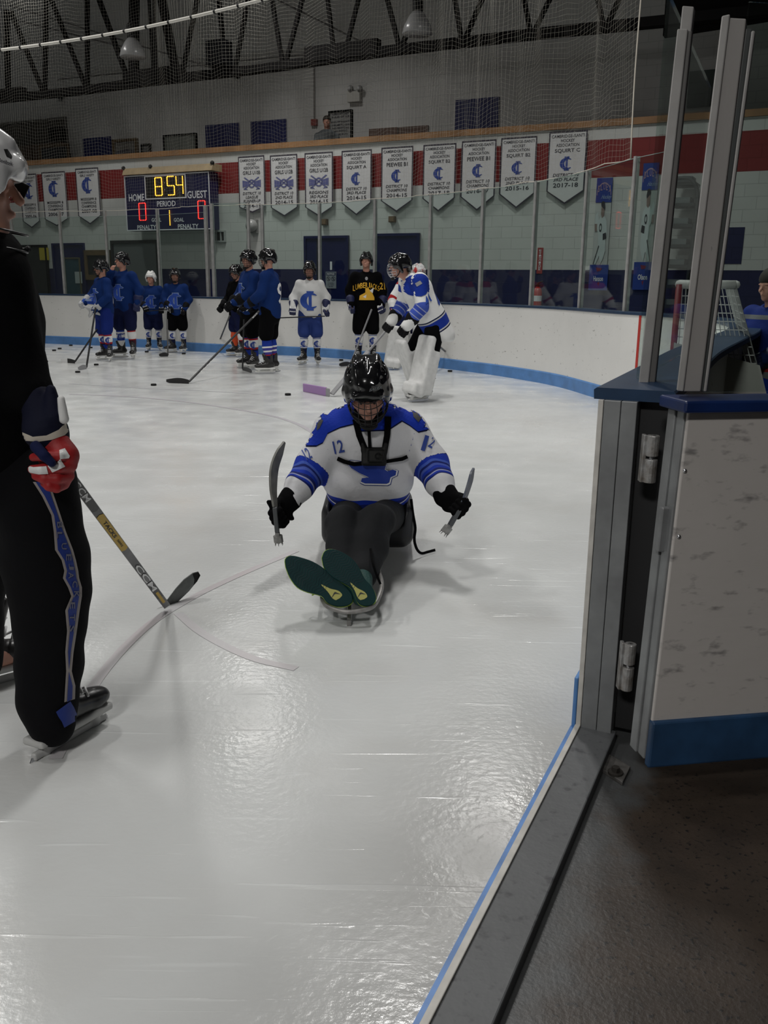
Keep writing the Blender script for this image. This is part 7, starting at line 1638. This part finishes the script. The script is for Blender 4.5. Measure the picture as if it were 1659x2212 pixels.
# keep the stripe on the trouser front: pull the right edge slightly in
Rl = [(x - 5, y) for x, y in Rl]
n = len(Ll); m_str = mat('stripe_blue', (0.010, 0.030, 0.20), .6); m_pip = mat('stripe_piping', (0.30, 0.27, 0.26), .6)
vf = strip2d([cen(i, 0) for i in range(n)], [cen(i, 1) for i in range(n)]); view_decal('stripe_piping', vf, tb, m_pip, tp_, .003, 10)
vf = strip2d([(cen(i, 0)[0] + 6, cen(i, 0)[1]) for i in range(n)], [(cen(i, 1)[0] - 6, cen(i, 1)[1]) for i in range(n)]); view_decal('stripe', vf, tb, m_str, tp_, .006, 10)
vf = strip2d([(121, 1538), (126, 1548), (134, 1560), (139, 1572)], [(152, 1515), (160, 1528), (166, 1542), (166, 1556)]); view_decal('stripe', vf, tb, m_str, tp_, .006, 6)
L = []; word = 'BLUEJACKETS'
ys = [1134, 1156, 1180, 1204, 1224, 1243, 1262, 1284, 1308, 1334, 1358]
for ch, y in zip(word, ys):
    i = min(range(n), key=lambda q: abs(Ll[q][1] - y)); xc = (cen(i, 0)[0] + cen(i, 1)[0]) / 2; v_, f_ = text2d(ch, 14, 11)
    L.append(([(xc + p[1] * 1.0 * -1 * -1, y + p[0]) for p in v_], f_))
view_decal('lettering', merge2d(L), tb, mat('letter_grey', (0.13, 0.13, 0.17), .5), tp_, .009, 4)
# skates: boot, holder and runner
def bigskate(heel_px, toe_px, ank, par):
    hp = G(*heel_px); tp = G(*toe_px); f = (tp - hp).normalized(); L = (tp - hp).length; k = L / .29; return hp, tp, f, k
hp = G(72, 1645); tpp = G(228, 1552); f = (tpp - hp); L = f.length; f.normalize(); k = L / .300
a0 = hp + f * (.095 * k) + Vector((0, 0, .140 * k)); skate(t, a0, f, k, vox=.006, mb=mat('boot_black_near', (0.012, 0.012, 0.013), .3, noise=.3, nscale=12), hold=mat('holder_white', (0.48, 0.48, 0.47), .4))
hp = G(-115, 1505); tpp = G(14, 1470); f = (tpp - hp); f.normalize(); a0 = hp + f * .12 + Vector((0, 0, .15)); skate(t, a0 + f * .0, f, 1.1, vox=.008, hold=MATS['holder_white'])
# the red, white and navy glove -----------------------------------------
def Gp(x, y, Y=2.33): return A(x, y, Y)
r_ = 2.33 / FPX
S = Sdf(); S.cone(Gp(80, 862, 2.38), Gp(101, 930, 2.36), 36 * r_, 46 * r_, k=.02); S.cone(Gp(110, 842, 2.35), Gp(116, 900, 2.34), 11 * r_, 24 * r_, k=.015); S.cone(Gp(92, 930, 2.355), Gp(112, 950, 2.35), 40 * r_, 34 * r_, k=.02)
gl = mk('glove', S, .005, mat('navy_nylon', (0.003, 0.004, 0.016), .8, spec=.2, bump=.3), t)
S = Sdf(); S.cone(Gp(132, 862, 2.33), Gp(138, 905, 2.33), 8 * r_, 11 * r_, k=.015); mk('white_cuff_roll', S, .004, m_whitef, gl)
gb = fixed(gl); o = view_decal('white_band', poly2d([(48, 934), (70, 944), (100, 941), (128, 928), (152, 905), (156, 924), (140, 940), (112, 950), (84, 954), (50, 952)]), gb, mat('band_cream', (0.50, 0.45, 0.38), .7), gl, .002, 4); sm = o.modifiers.new('thickness', 'SOLIDIFY'); sm.thickness = .006; sm.offset = 1
# hand: back of hand on the right, thumb at left, four fingers folding left round the shaft
S = Sdf(); S.cone(Gp(118, 955, 2.345), Gp(140, 985, 2.335), 32 * r_, 27 * r_, k=.02); S.cone(Gp(140, 985, 2.335), Gp(130, 1030, 2.33), 27 * r_, 26 * r_, k=.02); S.cone(Gp(100, 965, 2.35), Gp(120, 1015, 2.34), 26 * r_, 28 * r_, k=.02)
rows = [((150, 985), (128, 985), (92, 985), (72, 988), 11), ((154, 1006), (128, 1010), (92, 1014), (70, 1014), 12), ((148, 1028), (124, 1034), (96, 1034), (78, 1028), 12), ((138, 1046), (122, 1054), (106, 1050), (96, 1044), 11)]
for (a, b, c, d, r) in rows:
    S.cone(Gp(*a, 2.33), Gp(*b, 2.295), (r + 1) * r_, r * r_, k=.004); S.cone(Gp(*b, 2.295), Gp(*c, 2.285), r * r_, r * r_, k=.003); S.cone(Gp(*c, 2.285), Gp(*d, 2.315), r * r_, (r - 2) * r_, k=.003)
hd = mk('hand', S, .0035, m_redf, gl)
S = Sdf(); S.cone(Gp(78, 965, 2.30), Gp(96, 985, 2.27), 13 * r_, 11 * r_, k=.006); S.cone(Gp(96, 985, 2.27), Gp(112, 1000, 2.268), 11 * r_, 9 * r_, k=.005); mk('thumb', S, .0035, m_navyf, hd)
hb3 = fixed(hd); hb3b = None
for P in ([(57, 1005), (72, 1009), (100, 1007), (104, 1024), (84, 1025), (58, 1020)], [(103, 1006), (118, 1003), (131, 993), (141, 1008), (113, 1021)], [(128, 972), (140, 968), (151, 985), (149, 990), (130, 992)]):
    o = view_decal('white_pad', poly2d(P), hb3, m_whitef, hd, .003, 4); sm = o.modifiers.new('thickness', 'SOLIDIFY'); sm.thickness = .004; sm.offset = 1
# the stick in that hand
top = A(90, 945, 2.44); heel = G(364, 1314); toe = G(428, 1258)
st = thing('hockey_stick', 'black, silver and yellow hockey stick held by the near skater, blade resting on the ice', 'hockey stick', heel)
ax = (heel - top).normalized(); vw = -ray(260, 1180).normalized(); vw = (vw - ax * vw.dot(ax)).normalized(); wd = vw.cross(ax).normalized()
L = (heel - top).length
def sgm(name, q0, q1, m, w=.030, th=.018): bm = bmesh.new(); add_bar(bm, top + ax * L * q0, top + ax * L * q1, w, th, wd); return make(name, bm, m, st, bevel=.003)
sgm('shaft', 0, .975, mat('stick_silver', (0.16, 0.16, 0.165), .4, col2=(0.05, 0.05, 0.052), nscale=7), .030)
def on_shaft(px): # fraction along the shaft for a pixel x
    best = min(range(201), key=lambda i: abs((lambda v: W / 2 + FPX * v.dot(RIGHT) / v.dot(FWD))(top + ax * L * i / 200 - CP) - px)); return best / 200
def lab(name, x0, x1, m, w=.026, off=.0105, rnd=False):
    q0, q1 = on_shaft(x0), on_shaft(x1); c = top + ax * L * (q0 + q1) / 2; l = L * (q1 - q0)
    pts = [(-l / 2, -w / 2), (l / 2 - w * .3, -w / 2), (l / 2, 0), (l / 2 - w * .3, w / 2), (-l / 2, w / 2), (-l / 2 - w * .3, 0)]
    return flat_mesh(name, poly2d(pts), c + vw * off, ax, wd * -1 if ax.cross(-wd).dot(vw) > 0 else wd, m, st)
lab('black_band', 158, 205, mat('band_black', (0.010, 0.010, 0.011), .35)); lab('yellow_band', 213, 268, mat('stick_yellow', (0.48, 0.30, 0.01), .4)); lab('black_band', 320, 345, MATS['band_black'])
def ltext(s, x0, x1, h, m):
    q0, q1 = on_shaft(x0), on_shaft(x1); c = top + ax * L * (q0 + q1) / 2; v = wd * -1 if ax.cross(-wd).dot(vw) > 0 else wd
    flat_mesh('lettering', text2d(s, L * (q1 - q0), h), c + vw * .0115, ax, v, m, st)
ltext('CCM', 158, 188, .021, m_inkwhite); ltext('TACKS', 222, 247, .013, m_ink); ltext('CCM', 292, 332, .022, m_inkwhite); ltext('5092', 251, 261, .008, m_ink)
lab('yellow_fleck', 336, 352, MATS['stick_yellow'], .012, .0108)
# blade, standing on its heel with the toe lifted
hx = [(345, 1292), (364, 1319), (385, 1300), (408, 1278), (426, 1256), (433, 1243), (429, 1236), (417, 1238), (398, 1252), (380, 1272), (362, 1296)]
Yb = {0: 3.5}
bl = []
for i, (x, y) in enumerate(hx):
    q = min(max((x - 350) / 80, 0), 1); bl.append(A(x, y, heel.y + .01 + .16 * q))
bm = bmesh.new(); add_prism(bm, bl, Vector((-.004, .008, .0))); make('blade', bm, mat('blade_smoked', (0.16, 0.17, 0.165), .35, col2=(0.03, 0.035, 0.035), nscale=10), st, bevel=.002)
tp2 = [A(x, y, heel.y + .005 + .16 * min(max((x - 350) / 80, 0), 1)) for x, y in [(417, 1239), (429, 1236), (433, 1243), (426, 1256), (419, 1264), (420, 1252)]]
bm = bmesh.new(); add_prism(bm, tp2, Vector((-.004, .010, 0))); make('toe_tape', bm, m_rubber, st)
